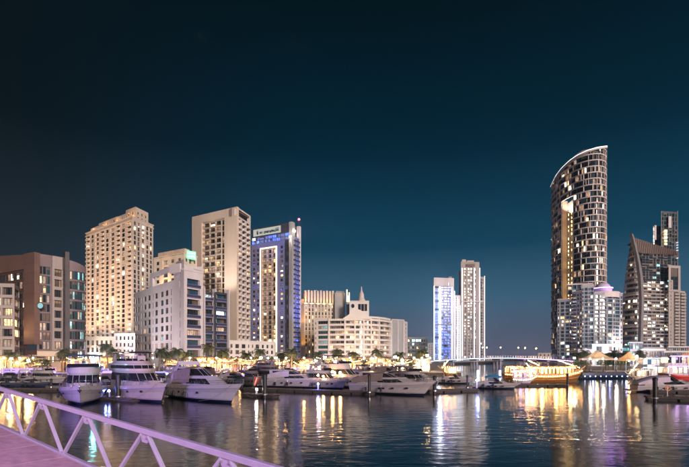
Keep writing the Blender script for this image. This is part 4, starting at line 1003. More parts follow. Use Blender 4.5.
def crescent_tower():
    """tall tower whose roof line sweeps up; floors as bands, irregular fins and panes between"""
    B = Building('hotel_tower', 'tallest tower, curved with a sweeping white lit roof edge and a glowing open slot', 'tower', P(580, 270), 101, 'dark:26,blue:8,dim:4,curtain:3,pale:1,warm:1', t=.16)
    ctrl = [P(551, 312), P(554, 301), P(561.5, 288), P(573, 277), P(586, 270.5), P(597, 268.5), P(603.5, 270), P(606.3, 274), P(606.6, 281)]
    pts = []
    for i in range(len(ctrl) - 1):
        p0 = ctrl[max(i - 1, 0)]; p1 = ctrl[i]; p2 = ctrl[i + 1]; p3 = ctrl[min(i + 2, len(ctrl) - 1)]
        for k in range(5):
            t = k / 5; pts.append(.5 * ((2 * p1) + (p2 - p0) * t + (2 * p0 - 5 * p1 + 4 * p2 - p3) * t * t + (3 * p1 - p0 - 3 * p2 + p3) * t ** 3))
    pts.append(ctrl[-1]); n = len(pts)
    pxs = [p.x / p.y * F + 344.5 for p in pts]
    prof = [(551, 187.5), (556, 177), (562, 169), (570, 161.5), (578, 156), (588, 151.3), (597, 148.6), (607, 147)]
    def ytop(px):
        for (a, ya), (b_, yb) in zip(prof, prof[1:]):
            if px <= b_: return ya + (yb - ya) * max(0, (px - a)) / (b_ - a)
        return prof[-1][1]
    ztop = [ZO(ytop(pxs[i]), pts[i].y) for i in range(n)]
    # smooth
    z0 = LAND + 6; fh = 3.55; floors = int((max(ztop) - z0) / fh) + 1
    inner = []
    for i, p in enumerate(pts):
        d = (pts[min(i + 1, n - 1)] - pts[max(i - 1, 0)]).normalized(); inner.append(p + Vector((-d.y, d.x)) * .55)
    i_s0 = min(range(n), key=lambda i: abs(pxs[i] - 561.5)); i_s1 = min(range(n), key=lambda i: abs(pxs[i] - 572.3))
    zs1 = ZO(199, 280)
    rng = random.Random(77)
    hide_below = ZO(345, 270)
    for r in range(floors):
        z = z0 + r * fh
        runs = []; cur = []
        for i in range(n):
            inside_slot = (i_s0 < i < i_s1) and z < zs1
            if z < ztop[i] - .6 and not inside_slot: cur.append(i)
            else:
                if inside_slot and cur: runs.append(cur)
                elif cur: runs.append(cur)
                cur = []
        if cur: runs.append(cur)
        for run in runs:
            if len(run) < 2: continue
            B.band([pts[i] for i in run], z - .30, z + .24, .28, .5, 'rose_white', 'floor_band')
            i = run[0]
            while i < run[-1]:
                w = rng.choice((1, 2, 2, 3, 3, 4, 5)); j = min(i + w, run[-1])
                zt_ = min(z + fh - .30, min(ztop[i], ztop[j]) - .35)
                if zt_ - z > .9:
                    for k in range(i, j):
                        pn = rng.choice(B.mix)
                        B.pane(inner[k], inner[k + 1], z + .26, zt_, pn, 1, 0, t=.035)
                    # fin at the end of the bay
                    d = (inner[j] - inner[j - 1]).normalized(); inn = Vector((-d.y, d.x))
                    b = MB(); b.obox(inner[j] - inn * .36 - B.o, d, .12 if rng.random() < .8 else .3, inn, .36, z + .38 - LAND, zt_ - LAND, 'rose_white'); b.obj('fin', B.root)
                i = j
    # sweeping crown
    B.band([p for p in pts], [z - .55 for z in ztop], [z + .35 for z in ztop], .5, .6, 'rose_white', 'crown_edge')
    B.band([p for p in pts], [z + .352 for z in ztop], [z + .75 for z in ztop], .42, .1, 'led_white', 'light_strip')
    # roof screen set back behind it
    lo = [i for i in range(n) if 557 < pxs[i] < 592]
    bk = [inner[i] + (inner[i] - pts[i]) * 6 for i in lo]
    B.band(bk, [ztop[i] - 1 for i in lo], [ztop[i] + 1.2 + 3.0 * math.sin(PI * min(1, (k + 1) / len(lo) * 1.02)) ** .6 for k, i in enumerate(lo)], .3, .3, 'tan', 'roof_screen')
    # back of the tower
    back = [inner[0] + Vector((6, 4)), inner[-1] + Vector((-4, 10))]
    b = MB()
    for i in range(n - 1):   # shaft behind the windows, closes the mass
        a = inner[i] + (inner[i] - pts[i]) * 3; c = inner[i + 1] + (inner[i + 1] - pts[i + 1]) * 3
        if i_s0 <= i < i_s1: continue
        b.face([B.L(a, LAND), B.L(c, LAND), B.L(c, ztop[i + 1] - .8), B.L(a, ztop[i] - .8)], 'dark_clad')
    b.obj('core_wall', B.root)
    # the slot
    sa, sb = pts[i_s0], pts[i_s1]; d = (sb - sa).normalized(); inn = Vector((-d.y, d.x)); W = (sb - sa).length
    z_lo = ZO(300, 280); zhead = ZO(207, 283)
    a5 = sa + inn * 3.5; b5 = sb + inn * 3.5
    B.box([sa + inn * .3, sa + d * .5 + inn * .3, sa + d * .5 + inn * 4, sa + inn * 4], z_lo, zs1 + 1.5, 'tan', name='slot_cheek')
    B.box([sb - d * .5 + inn * .3, sb + inn * .3, sb + inn * 4, sb - d * .5 + inn * 4], z_lo, zs1 + 1.5, 'tan', name='slot_cheek')
    B.facade(a5 + d * .5, b5 - d * .5, z_lo, zhead, 'spskpsspkps', 23, 'tan', spec={'p': dict(w=1.0, m=.08, v0=.22, v1=.86, dep=.3, nx=1, pane=['gold', 'gold', 'gold', 'dim']), 'k': dict(w=1.1, m=.1, v0=.1, v1=.9, dep=.5, nx=1, pane=['dark', 'dim'])}, name='slot_wall')
    b = MB(); b.face([B.L(a5, zhead), B.L(b5, zhead), B.L(b5, ZO(197, 280)), B.L(a5, ZO(203, 286))], 'rose_white'); b.obj('slot_head_panel', B.root)
    m_ = (sa + sb) / 2 - inn * 1
    m2 = (sa + sb) / 2 + inn * 1.2; lamp('SPOT', (m2.x, m2.y, zhead - 4), 9000, (1, .80, .62), .4, (m2.x + inn.x * 2.3, m2.y + inn.y * 2.3, zhead + 3), 120)
    for z in (50, 66, 82): lamp('POINT', (m_.x, m_.y, z), 230, (1, .74, .42), .3)
    B.finish(); return B
crescent_tower()
# soft wash on the big curved tower from the promenade
_q = P(600, 180); lamp('SPOT', (_q.x, _q.y, 6), 60000, (1, .76, .68), 3, (P(590, 270).x, 270, 70), 60)

def terrace_block():
    B = Building('apartment_building', 'stepped apartment block with a violet lit dome at the foot of the crescent tower', 'apartment building', P(590, 235), 111, 'dark:9,blue:7,teal_dark:4,cool:2,pale:2,warm:1,curtain:1', t=.14)
    sp = {'k': dict(w=1.8, m=.03, v0=.14, v1=.94, dep=.7, nx=3, frame='frame_teal'), 'w': dict(w=.8, m=.14, v0=.18, v1=.86, nx=1), 'b': dict(w=1.6, m=.05, v0=.04, v1=.92, dep=1.0, nx=2, balc='glass', proj=.8, bm='rose_white'), 's': dict(w=.24)}
    x = lambda p_, D: P(p_, D)
    segs = [(557.5, 244, 572, 240, 299.5, 'wskskws', 16), (572, 240, 582, 236, 291.5, 'bswsw', 18), (582.2, 235, 594, 234, 285.5, 'wskswks', 19), (594.2, 234, 607, 234, 292.5, 'skswks', 17), (607.2, 235, 622.5, 238, 293.5, 'skswksw', 17)]
    for (p0, d0, p1, d1, yt, pat, rows) in segs:
        a, c = x(p0, d0), x(p1, d1); zt = ZO(yt, (d0 + d1) / 2)
        B.facade(a, c, LAND, zt, pat, rows, 'blue_grey', bot=3, top=1, spec=sp)
        B.box([a + Vector((.2, .9)), c + Vector((-.2, .9)), c * 1.06, a * 1.06 + Vector((.8, 0))], zt - .6, zt - .3, 'roof_grey', name='roof')
        B.band([a, c], zt, zt + .4, .35, .3, 'warm_grey', 'cornice')
        B.box([c + Vector((-.25, .3)), c + Vector((0, .3)), c * 1.04, c * 1.04 - Vector((.3, 0))], LAND, zt, 'blue_grey', name='return_wall')
        B.box([a + Vector((0, .3)), a + Vector((.3, .3)), a * 1.04 + Vector((.6, 0)), a * 1.04 + Vector((.3, 0))], LAND, zt, 'blue_grey', name='return_wall')
    # penthouse and violet dome
    a, c = x(565, 243), x(592, 241)
    z1 = ZO(284, 242)
    B.facade(x(568, 246), x(592, 243), ZO(294, 243), z1, 'kskskskwks', 2, 'blue_grey', spec=sp, name='penthouse_wall')
    B.box([x(567, 245.5), x(592.5, 242.4), x(592.5, 256), x(567, 256)], z1, z1 + .6, 'rose_white', name='penthouse_roof')
    p = P(602.5, 241) - B.o; zb = ZO(292, 240) - LAND
    b = MB(); b.lathe((p.x, p.y, zb), [(4.4, -.6), (4.4, 1.6), (4.8, 1.7), (4.8, 2.2), (3.9, 2.3), (3.5, 3.2), (2.6, 4.3), (1.3, 4.9), (.2, 5.1)], 'lilac', 20); dm = b.obj('dome', B.root, smooth=True, label='small dome washed with violet light')
    b = MB(); b.lathe((p.x, p.y, zb), [(4.85, 1.75), (4.9, 1.75), (4.9, 2.1), (4.85, 2.1)], 'led_purple', 20); b.obj('light_ring', dm)
    b = MB(); b.lathe((p.x, p.y, zb - 3.4), [(7.6, 0), (7.6, 2.4), (7.9, 2.5), (7.9, 2.9), (7.3, 2.9), (7.3, 2.7)], 'rose_white', 20); b.obj('drum', B.root, smooth=True)
    lamp('POINT', (p.x + B.o.x, p.y + B.o.y - 8, zb + LAND + 2), 420, (.6, .15, 1), .5); lamp('POINT', (p.x + B.o.x + 6, p.y + B.o.y - 6.5, zb + LAND + 1.5), 300, (.9, .25, .9), .5)
    # low white terrace in front
    a, m_, c = x(578, 214), x(592, 210), x(620, 212); zt = ZO(347.5, 212)
    B.facade(a, m_, LAND, zt - .7, 'swswsw', 2, 'warm_grey', top=1, name='terrace_wall'); B.facade(m_, c, LAND, ZO(344, 212), 'swskswskswsws', 3, 'white_wall', top=1, spec=sp, name='terrace_wall')
    B.box([a + Vector((.2, .6)), m_ + Vector((0, .6)), c + Vector((0, .6)), c + Vector((0, 18)), a + Vector((0, 18))], zt - 1.6, zt - 1.2, 'roof_grey', name='terrace_roof')
    B.finish(300)
    for p_ in (566, 590, 612): q = P(p_, 205); lamp('SPOT', (q.x, q.y, 5), 3500, (.80, .82, 1), 2, (P(p_, 238).x, 238, 24), 80)
terrace_block()

def sail_tower():
    B = Building('residential_tower', 'rounded tower with a pointed sail-shaped top and curved balcony bands', 'tower', P(645, 285), 121, 'dark:7,blue:3,pale:2,cool:1,curtain:2,teal_dark:2', t=.16)
    D = 285
    # left convex stack; its left edge leans in towards the top
    rows = 30; z0 = LAND + 4; ztip = ZO(236, D)
    fh = 3.35
    def look(y, tab):
        for (ya, xa), (yb, xb) in zip(tab, tab[1:]):
            if y <= yb: return xa + (xb - xa) * max(0, (y - ya)) / (yb - ya)
        return tab[-1][1]
    def left_edge(z):
        y = HY - (z - H) * F / D
        return look(y, [(234, 631.0), (240, 630.0), (254, 628), (277, 625), (300, 622.6), (307, 622.1), (358, 621.6)])
    def right_edge(z):
        y = HY - (z - H) * F / D
        return look(y, [(234, 631.8), (240, 633.5), (247, 635.3), (254, 637), (265, 639.3), (277.7, 641.2), (300, 642.4), (337, 641.4), (360, 640)])
    r = 0; z = z0
    rng = random.Random(8)
    while z < ztip - 5:
        a_, b_ = left_edge(z), right_edge(z) - 1.2
        n = 7; pts = []
        for i in range(n + 1):
            t = i / n; px = a_ + (b_ - a_) * t; dd = D + 3 + 10 * (1 - t) ** 2.2; pts.append(P(px, dd))
        inner = [p + Vector((.25, .9)) for p in pts]
        y = HY - (z - H) * F / D
        solid = y < 262
        B.band(pts, z - .25, z + (1.15 if not solid else .6), .2, .5, 'sail_band', 'balcony_band')
        B.band(pts, z - .24, z - .02, -.1, 1.6, 'sail_band', 'floor_slab')
        for i in range(n):
            pn = rng.choice(['dark'] * 5 + ['curtain', 'blue', 'dim', 'pale']) if y < 350 else 'teal'
            if 350 > y > 338: pn = rng.choice(['cool', 'blue', 'teal'])
            B.pane(inner[i], inner[i + 1], z + .0, z + fh - .26, pn, 1, .5)
        if not solid and r % 6 == 5:
            B.band(pts, z + fh - 1.1, z + fh - .25, .1, .4, 'rose_white', 'ring_beam')
        z += fh; r += 1
    # two curved spines meeting at the tip
    def spine(fun, w, dd, nm, y_hi=234.5, y_lo=359):
        b = MB(); N_ = 26; rowsL = []
        for k in range(N_ + 1):
            y = y_hi + (y_lo - y_hi) * k / N_; zz = ZO(y, D); px = fun(zz); p = P(px, D + dd) - B.o; ww = w * (.55 + .45 * min(1, k / 8))
            rowsL.append([(p.x - ww, p.y - .6, zz - LAND), (p.x + ww, p.y - .6, zz - LAND), (p.x + ww, p.y + 2.2, zz - LAND), (p.x - ww, p.y + 2.2, zz - LAND)])
        b.grid(rowsL, 'grey_dark', closed=True); b.face(rowsL[0], 'grey_dark'); b.obj(nm, B.root)
    spine(right_edge, .75, -1.0, 'spine')
    # screen between the spines at the tip
    b = MB(); A = []; C_ = []
    for k in range(8):
        y = 236 + 26 * k / 7; zz = ZO(y, D); p0 = P(left_edge(zz) + 1, D + 12) - B.o; p1 = P(right_edge(zz), D + 2) - B.o
        A.append((p0.x, p0.y, zz - LAND)); C_.append((p1.x, p1.y, zz - LAND))
    b.grid([A, [((p[0] * .6 + q[0] * .4), p[1] * .6 + q[1] * .4, p[2]) for p, q in zip(A, C_)]], 'mauve_clad')
    b.obj('tip_screen', B.root)
    # right hand body: dark glass with sloping louvred roof
    pa, pb = P(643.4, D + 2), P(668.5, D + 6); d = (pb - pa).normalized(); inn = Vector((-d.y, d.x)); L_ = (pb - pa).length
    zg = ZO(280, D)
    B.facade(pa, pb, LAND, zg, 'kkkkkk', 20, 'sail_band', bot=10, spec={'k': dict(w=1, m=.02, v0=.30, v1=.98, dep=.5, nx=2, pane=['dark', 'dark', 'pale', 'dark', 'blue', 'cool', 'dark', 'dark', 'dim', 'curtain', 'pale'])})
    # crown glass, trapezoid, closing to the spine
    def roof_y(px): return 235.5 + (px - 632) * .27
    cols = 10; rowsn = 11
    for i in range(cols):
        pxa = 634.5 + (671 - 634.5) * i / cols; pxb = 634.5 + (671 - 634.5) * (i + 1) / cols
        for k in range(rowsn):
            za = zg + (ZO(252, D) - zg) * k / rowsn * 1.0; zb_ = za + (ZO(252, D) - zg) / rowsn
            if pxa < right_edge(za) : continue
            if (k * 3 + i) % 1 == 0: B.pane(P(pxa, D + 3 + i * .4), P(pxb, D + 3.4 + i * .4), za, zb_ - .02, B.rng.choice(['dark'] * 14 + ['teal', 'curtain']), 1, 0, t=.1)
    B.box([P(634, D + 4.2), P(672, D + 8.4), P(672, D + 22), P(640, D + 22)], zg - 1, ZO(247, D), 'dark_clad', 'roof_grey', name='core_wall')
    for i in range(23):   # louvres along the slanting roof
        px = 635.6 + 43 * i / 23; yt = roof_y(px); p = P(px, D + 1.5 + i * .25) - B.o
        b = MB(); zt_ = ZO(yt, D) - LAND; zb_ = ZO(min(252.5, yt + 14), D) - LAND
        i0 = len(b.v); w = .42
        b.face([(p.x - w, p.y, zb_), (p.x + w, p.y, zb_), (p.x + w, p.y + 1.2, zt_), (p.x - w, p.y + 1.2, zt_)], 'brown_dark')
        b.face([(p.x - w, p.y + .5, zb_), (p.x - w, p.y, zb_), (p.x - w, p.y + 1.2, zt_), (p.x - w, p.y + 1.8, zt_)], 'brown_dark')
        b.face([(p.x + w, p.y, zb_), (p.x + w, p.y + .5, zb_), (p.x + w, p.y + 1.8, zt_), (p.x + w, p.y + 1.2, zt_)], 'brown_dark')
        b.face([(p.x + w, p.y + .5, zb_), (p.x - w, p.y + .5, zb_), (p.x - w, p.y + 1.8, zt_), (p.x + w, p.y + 1.8, zt_)], 'brown_dark')
        b.obj('roof_louvre', B.root)
    # slanted roof behind the louvres
    b = MB(); q0 = P(636, D + 3.2) - B.o; q1 = P(679, D + 10) - B.o; za = ZO(237.6, D) - LAND; zb_ = ZO(248.5, D) - LAND; zz = ZO(254, D) - LAND
    b.face([(q0.x, q0.y, zz), (q1.x, q1.y, zz), (q1.x, q1.y, zb_), (q0.x, q0.y, za)], 'slate'); b.face([(q0.x, q0.y, za), (q1.x, q1.y, zb_), (q1.x, q1.y + 14, zb_), (q0.x + 4, q0.y + 16, za)], 'slate'); b.obj('roof', B.root)
    # right shoulder: white framed dark window, then beige balconies
    fa, fb = P(668.6, D + 2), P(680.5, D + 4)
    B.facade(fa, fb, ZO(291, D), ZO(264.5, D), 'sks', 1, 'sail_band', spec={'k': dict(w=3, m=.12, v0=.08, v1=.9, dep=.6, nx=2, nz=5, pane='dark'), 's': dict(w=.3)}, name='shoulder_frame')
    B.facade(P(668.6, D + 3), P(673, D + 3), LAND, ZO(279, D), 'sns', 19, 'taupe', bot=10, spec={'n': dict(pane=['dim', 'curtain', 'dark'])})
    B.facade(P(673, D + 3.4), P(685.6, D + 8), LAND, ZO(291, D) + .3, 'sbsbs', 18, 'taupe', bot=10, top=.3, spec={'b': dict(w=1.6, m=.05, v0=.04, v1=.85, dep=1.1, nx=2, balc='solid', proj=.9, bm='taupe', pane=['dark', 'dark', 'dim', 'curtain']), 's': dict(w=.2)})
    B.box([P(680.5, D + 9), P(685, D + 10), P(684, D + 24), P(679, D + 24)], LAND, ZO(289, D), 'tan', name='rear_wall')
    B.finish(300)
    q = P(640, D - 70); lamp('SPOT', (q.x, q.y, 6), 30000, (1, .74, .64), 2, (P(655, D).x, D, 40), 70); q = P(618, D - 60); lamp('SPOT', (q.x, q.y, 8), 60000, (1, .76, .66), 2, (P(632, D).x, D, 36), 60)
sail_tower()

def dark_tower():
    D = 420; zt = ZO(211, D)
    B = Building('office_tower', 'dark glass tower with a pale panel and lit strip behind the sail topped tower', 'tower', P(661, D), 131, 'dark:9,blue:3,teal_dark:2', t=.2)
    B.facade(P(661, D), P(677.2, D + 3), LAND, zt, 'gggggg', 26, 'dark_clad', bot=40, top=1.5)
    B.facade(P(653, D + 4), P(661, D + 4), LAND, ZO(225, D), 'ggg', 24, 'dark_clad', bot=40, top=1)
    B.box([P(661.2, D + 1), P(677, D + 4), P(677, D + 24), P(661, D + 24)], zt - 1, zt - .6, 'roof_grey', name='roof')
    B.box([P(653.2, D + 5), P(660.9, D + 5), P(661, D + 24), P(653, D + 24)], ZO(225, D) - 1, ZO(225, D) - .6, 'roof_grey', name='roof')
    for p0, p1, y0, y1, mm in ((668.6, 671.4, 228, 216.5, 'lilac'), (654.6, 656.4, 240, 225.5, 'lilac')):
        a, c = P(p0, D - .8), P(p1, D - .6); B.box([a, c, c + Vector((0, .7)), a + Vector((0, .7))], ZO(y0, D), ZO(y1, D), mm, name='pale_panel')
    for k in range(5): a, c = P(664.6, D - .4), P(667.2, D - .3); B.box([a, c, c + Vector((0, .3)), a + Vector((0, .3))], ZO(245 - k * 3.2, D), ZO(243 - k * 3.2, D), 'gold', name='lit_strip')
    for k in range(7): a, c = P(677.4, D + 2), P(678.1, D + 2); B.box([a, c, c + Vector((0, 1)), a + Vector((0, 1))], ZO(258 - k * 2.6, D), ZO(257 - k * 2.6, D), 'led_soft', name='edge_light')
    for p_ in (661, 677.2): q = P(p_, D) - B.o; b = MB(); b.box(q.x - .2, q.x + .2, q.y - .6, q.y - .1, 40, zt - LAND, 'slate'); b.obj('edge_rib', B.root)
    B.finish()
dark_tower()

def glass_pavilions():
    D = 225; zt = ZO(346.5, D)
    B = Building('podium_building', 'low glazed pavilion with white roof slabs and blue windows by the right edge', 'low building', P(643, D), 141, 'blue:4,teal_dark:3,dark:3,bluedim:2,cool:1', t=.14, frame='frame_white')
    B.facade(P(643, D), P(665, D), LAND, ZO(350.5, D), 'gggggggg', 2, 'grey_wall', spec={'g': dict(m=.04, v0=.1, v1=.92, dep=.3, nx=2)})
    B.box([P(642, D - 2), P(666, D - 2), P(666, D + 14), P(642, D + 14)], ZO(350.5, D), ZO(349, D), 'white_wall', name='roof_slab')
    B.facade(P(665, D - 6), P(700, D - 4), LAND, ZO(353, D), 'ggggggggg', 2, 'grey_wall', spec={'g': dict(m=.04, v0=.1, v1=.92, dep=.3, nx=2)})
    B.box([P(664, D - 8), P(702, D - 6), P(702, D + 12), P(664, D + 10)], ZO(353, D), ZO(351, D), 'white_wall', name='roof_slab')
    B.facade(P(669, D + 6), P(700, D + 8), ZO(352, D), ZO(347.2, D), 'gggggggg', 1, 'rose_white', spec={'g': dict(m=.04, v0=.1, v1=.92, dep=.3, nx=2)}, name='upper_wall')
    B.box([P(668, D + 4), P(702, D + 6), P(702, D + 16), P(668, D + 16)], ZO(347.2, D), ZO(346, D), 'white_wall', name='roof_slab')
    B.finish()
    D = 215
    B = Building('podium_building', 'bright teal lit glass entrance at the foot of the sail topped tower', 'low building', P(630, D), 142, 'teal:4,cool:3,teal_dark:2', t=.12, frame='frame_teal')
    B.facade(P(630, D), P(642, D), LAND, ZO(343, D), 'gggg', 3, 'rose_white', spec={'g': dict(m=.05, v0=.2, v1=.95, dep=.3, nx=2)})
    B.box([P(629, D - 1), P(643, D - 1), P(643, D + 12), P(629, D + 12)], ZO(343, D), ZO(342, D), 'white_wall', name='roof_slab')
    B.finish()
    lamp('POINT', (*P(650, 200), 9), 5000, (.4, .6, 1), 1)
glass_pavilions()

# ------------------------------------------------------------------ far shore skyline lights and the bridge
def far_city():
    rng = random.Random(5)
    labs = [(486, 494, 356), (495, 503, 356.3), (516, 526, 356.2), (529, 537, 355.6), (538, 551, 353)]
    words = ['behind the first pair of bridge lamps', 'left of the bridge lamps at mid span', 'at mid span beyond the bridge', 'near the right end of the bridge', 'domed, beside the foot of the crescent tower']
    for (x0, x1, y), w in zip(labs, words):
        B = Building('far_building', 'small distant low building ' + w, 'low building', P(x0, 660), 200 + x0, 'dark:3,dim:2,warm:2', t=.3)
        B.facade(P(x0, 660), P(x1, 660), LAND, ZO(y, 660), 'swswsws', 2, 'tan', top=.6)
        B.box([P(x0, 661), P(x1, 661), P(x1, 680), P(x0, 680)], ZO(y, 660) - .6, ZO(y, 660) - .3, 'roof_grey', name='roof')
        B.finish()
far_city()

def bridge():
    D = 232
    xs = [PX(428, D), PX(566, D)]
    t = thing('road_bridge', 'long low road bridge lit blue and violet across the channel', 'bridge', (xs[0], D, 0))
    W = xs[1] - xs[0]; n = 28
    def zd(u): return 4.15 + 1.5 * (1 - (2 * u - 1) ** 2)
    b = MB(); rows = []
    for i in range(n + 1):
        u = i / n; x = W * u; z = zd(u); rows.append([(x, -7, z), (x, 7, z), (x, 6.4, z - .6), (x, -6.4, z - .6)])
    b.grid(rows, 'grey_dark', closed=True); b.face(rows[0], 'grey_dark'); b.face(rows[-1], 'grey_dark'); b.obj('deck', t)
    b = MB(); rows = [[(W * i / n, -7.01, zd(i / n) - .42), (W * i / n, -7.25, zd(i / n) - .42), (W * i / n, -7.25, zd(i / n) - .08), (W * i / n, -7.01, zd(i / n) - .08)] for i in range(0, int(n * .62) + 1)]
    b.grid(rows, 'led_bridge', closed=True); b.obj('light_strip', t, label='pale blue light line along the deck edge')
    b = MB(); rows = [[(W * i / n, -7.01, zd(i / n) - .42), (W * i / n, -7.25, zd(i / n) - .42), (W * i / n, -7.25, zd(i / n) - .08), (W * i / n, -7.01, zd(i / n) - .08)] for i in range(int(n * .62), n + 1)]
    b.grid(rows, 'led_violet', closed=True); b.obj('light_strip', t, label='violet light line along the deck edge')
    for i in range(1, 6):
        x = W * i / 6; z = zd(i / 6)
        b = MB()
        for yy in (-5, 0, 5): b.prism([(x - .4, yy - .5), (x + .4, yy - .5), (x + .4, yy + .5), (x - .4, yy + .5)], -4, z - 1.8, 'grey_dark')
        b.box(x - .6, x + .6, -6.3, 6.3, z - 1.3, z - .6, 'grey_dark'); b.obj('pier', t)
    for i in range(56):
        x = W * (i + .5) / 56; z = zd((i + .5) / 56); b = MB(); b.box(x - .06, x + .06, -6.9, -6.8, z, z + 1.05, 'steel'); b.obj('railing_post', t)
    b = MB(); b.tube([(W * i / n, -6.85, zd(i / n) + 1.1) for i in range(n + 1)], .06, 'steel', 5); b.obj('handrail', t)
    for px, cc in ((440, (.5, .7, 1)), (458, (.45, .6, 1)), (478, (.4, .55, 1)), (500, (.45, .45, 1)), (524, (.7, .4, 1)), (548, (.8, .35, 1))):
        q = P(px, D - 10); lamp('POINT', (q.x, q.y, 1.8), 260, cc, .6)
        q = P(px, D - 14); lamp('POINT', (q.x, q.y, 5.5), 260, cc, .4)
M['led_bridge'] = emat('led_line_bridge', (.45, .65, 1), 2.2)
M['led_violet'] = emat('led_line_violet', (.75, .4, 1), 3)
bridge()

def street_lamp_proto(h, arms, bulb, name, label):
    t = thing(name, label, 'street lamp')
    b = MB(); b.tube([(0, 0, 0), (0, 0, h)], .09, 'slate', 6, .05); b.lathe((0, 0, 0), [(.2, 0), (.2, .5), (.1, .7)], 'slate', 8); b.obj('pole', t)
    for s in arms:
        if s: b = MB(); b.tube([(0, 0, h - .4), (s * .5, 0, h - .1), (s, 0, h)], .05, 'slate', 5); b.obj('arm', t)
        b = MB(); b.ball((s, 0, h + .1), .20, bulb, 8, 5); b.obj('globe', t)
    return t
# bridge lamps (seen as pairs of glowing globes above the deck)
lampB = street_lamp_proto(5.2, (0,), 'bulb', 'street_lamp', '')
names = ['leftmost single lamp on the bridge, before the tall beige tower', 'left lamp of the pair just right of the tall beige tower', 'right lamp of the pair just right of the tall beige tower',
         'left lamp of the pair at the middle of the bridge', 'right lamp of the pair at the middle of the bridge', 'last lamp on the bridge before the crescent tower']
for i, (px, nm) in enumerate(zip((484.5, 488.7, 502.6, 520.5, 527.4, 538.7), names)):
    o = lampB if i == 0 else copy_tree(lampB)
    D = 232; u = (PX(px, D) - PX(428, D)) / (PX(566, D) - PX(428, D)); zd = 4.15 + 1.5 * (1 - (2 * u - 1) ** 2)
    o.location = (PX(px, D), D + 3, zd); o['label'] = 'glowing globe street lamp, ' + nm; o['group'] = 'globe lamps on the bridge'
    if i == 0: o.name = 'street_lamp'
    lamp('POINT', (PX(px, D), D + 2.4, zd + 5.0), 150, (1, .6, .3), .3)

# ------------------------------------------------------------------ palms and planting
def palm(h, seed, lean=.4):
    r = random.Random(seed); t = thing('palm_tree', '', 'palm tree')
    b = MB(); pts = [(lean * (k / 6) ** 2, lean * .4 * (k / 6), h * k / 6) for k in range(7)]
    for k in range(6):
        b.tube([pts[k], pts[k + 1]], .24 - .012 * k, 'trunk', 8, .20 - .012 * k, caps=False)
    b.lathe((pts[-1][0], pts[-1][1], h - .5), [(.2, -.2), (.42, .1), (.36, .5), (.1, .7)], 'trunk', 8); b.obj('trunk', t)
    c = Vector(pts[-1]); C = MB()
    for k in range(34):
        az = 2 * PI * k / 34 * 3.1 + r.uniform(-.2, .2); el = r.choice((1.15, .8, .5, .25, 0, -.2)) + r.uniform(-.1, .1); Lf = r.uniform(1.9, 2.9)
        dh = Vector((math.cos(az), math.sin(az), 0)); p = c.copy(); a = el; prev = p
        side = Vector((-dh.y, dh.x, 0)); seg = 7
        for i in range(seg):
            st = Lf / seg; q = prev + (dh * math.cos(a) + Vector((0, 0, 1)) * math.sin(a)) * st; a -= .24 + .05 * i * .5
            C.bar(prev, q, .035, .03, 'frond')
            ll = .62 * math.sin(PI * (i + 1.2) / (seg + 1.6)) + .12
            for m_ in range(3):
                o_ = prev.lerp(q, m_ / 3)
                for s_ in (-1, 1):
                    tip = o_ + side * s_ * ll + (q - prev).normalized() * ll * .45 + Vector((0, 0, -.28 * ll - r.uniform(0, .12)))
                    w = (q - prev).normalized() * .05
                    C.face([o_ - w, o_ + w, tip], 'frond')
            prev = q
    C.obj('crown', t)
    return t
palms = [palm(5.3, 1), palm(6.4, 2, .7), palm(4.4, 3, -.4)]
palm_spots = [(14.5, 116, 2, 'leftmost, uplit orange in front of the projecting bay'), (62, 124, 0, 'behind the foredeck of the nearest yacht under the glass drum'), (69, 127, 2, 'just right of the glass drum base'),
    (108, 118, 1, 'uplit green between the two nearest yachts'), (113.5, 122, 0, 'close behind the dark mooring pile by the twin-deck yacht'), (159, 116, 0, 'first of two dark ones right of the twin-deck yacht'),
    (166.5, 119, 2, 'shortest, between the two dark ones by the lilac building'), (178.5, 115, 0, 'uplit gold at the corner of the lilac building'), (186, 121, 2, 'behind the gold uplit one'),
    (206, 124, 1, 'under the balcony stacks of the lilac building'), (222, 126, 0, 'in front of the white three storey building at its left end'), (246, 128, 2, 'in front of the white three storey building, middle'), (262, 124, 0, 'in front of the white three storey building at its right end'),
    (282, 127, 2, 'below the violet tower annex'), (291, 121, 0, 'below the blue balconies of the violet tower'), (318, 124, 2, 'at the teal glazed end of the curved building'), (338, 127, 0, 'under the left balconies of the curved building'),
    (352, 124, 2, 'under the gable of the curved building'), (377, 126, 0, 'uplit at the right end of the curved building'), (401, 128, 2, 'in front of the plain slab block'), (421, 126, 0, 'below the dark teal office block')]
for i, (px, D, v, w) in enumerate(palm_spots):
    src = palms[v]
    o = copy_tree(src); o.location = (PX(px, D), D, LAND); o.rotation_euler.z = i * 1.3
    o['label'] = 'palm tree ' + w; o['group'] = 'palms along the promenade'
    if i % 2 == 0 or i == 7: lamp('SPOT', (PX(px, D) + .8, D - 1.6, LAND + .3), 2600, (.5, 1, .6) if i == 3 else (1, .68, .3), .1, (PX(px, D), D, LAND + 5), 70)
# right quay palms
for i, (px, D, v, w) in enumerate([(578, 138, 2, 'at the left end of the right quay'), (586, 141, 0, 'behind the long blue-lit boat, near its left end'), (606, 139, 2, 'right of the golden tent on the quay'), (613, 142, 0, 'between the golden tent and the orange kiosk'),
                                   (621, 140, 2, 'just left of the orange kiosk'), (640, 145, 0, 'behind the white lit party boat')]):
    o = copy_tree(palms[v]); o.location = (PX(px, D), D, LAND); o.rotation_euler.z = i * 2.1; o['label'] = 'palm tree ' + w; o['group'] = 'palms along the right quay'
for p in palms:
    for ch in list(p.children): bpy.data.objects.remove(ch)
    bpy.data.objects.remove(p)

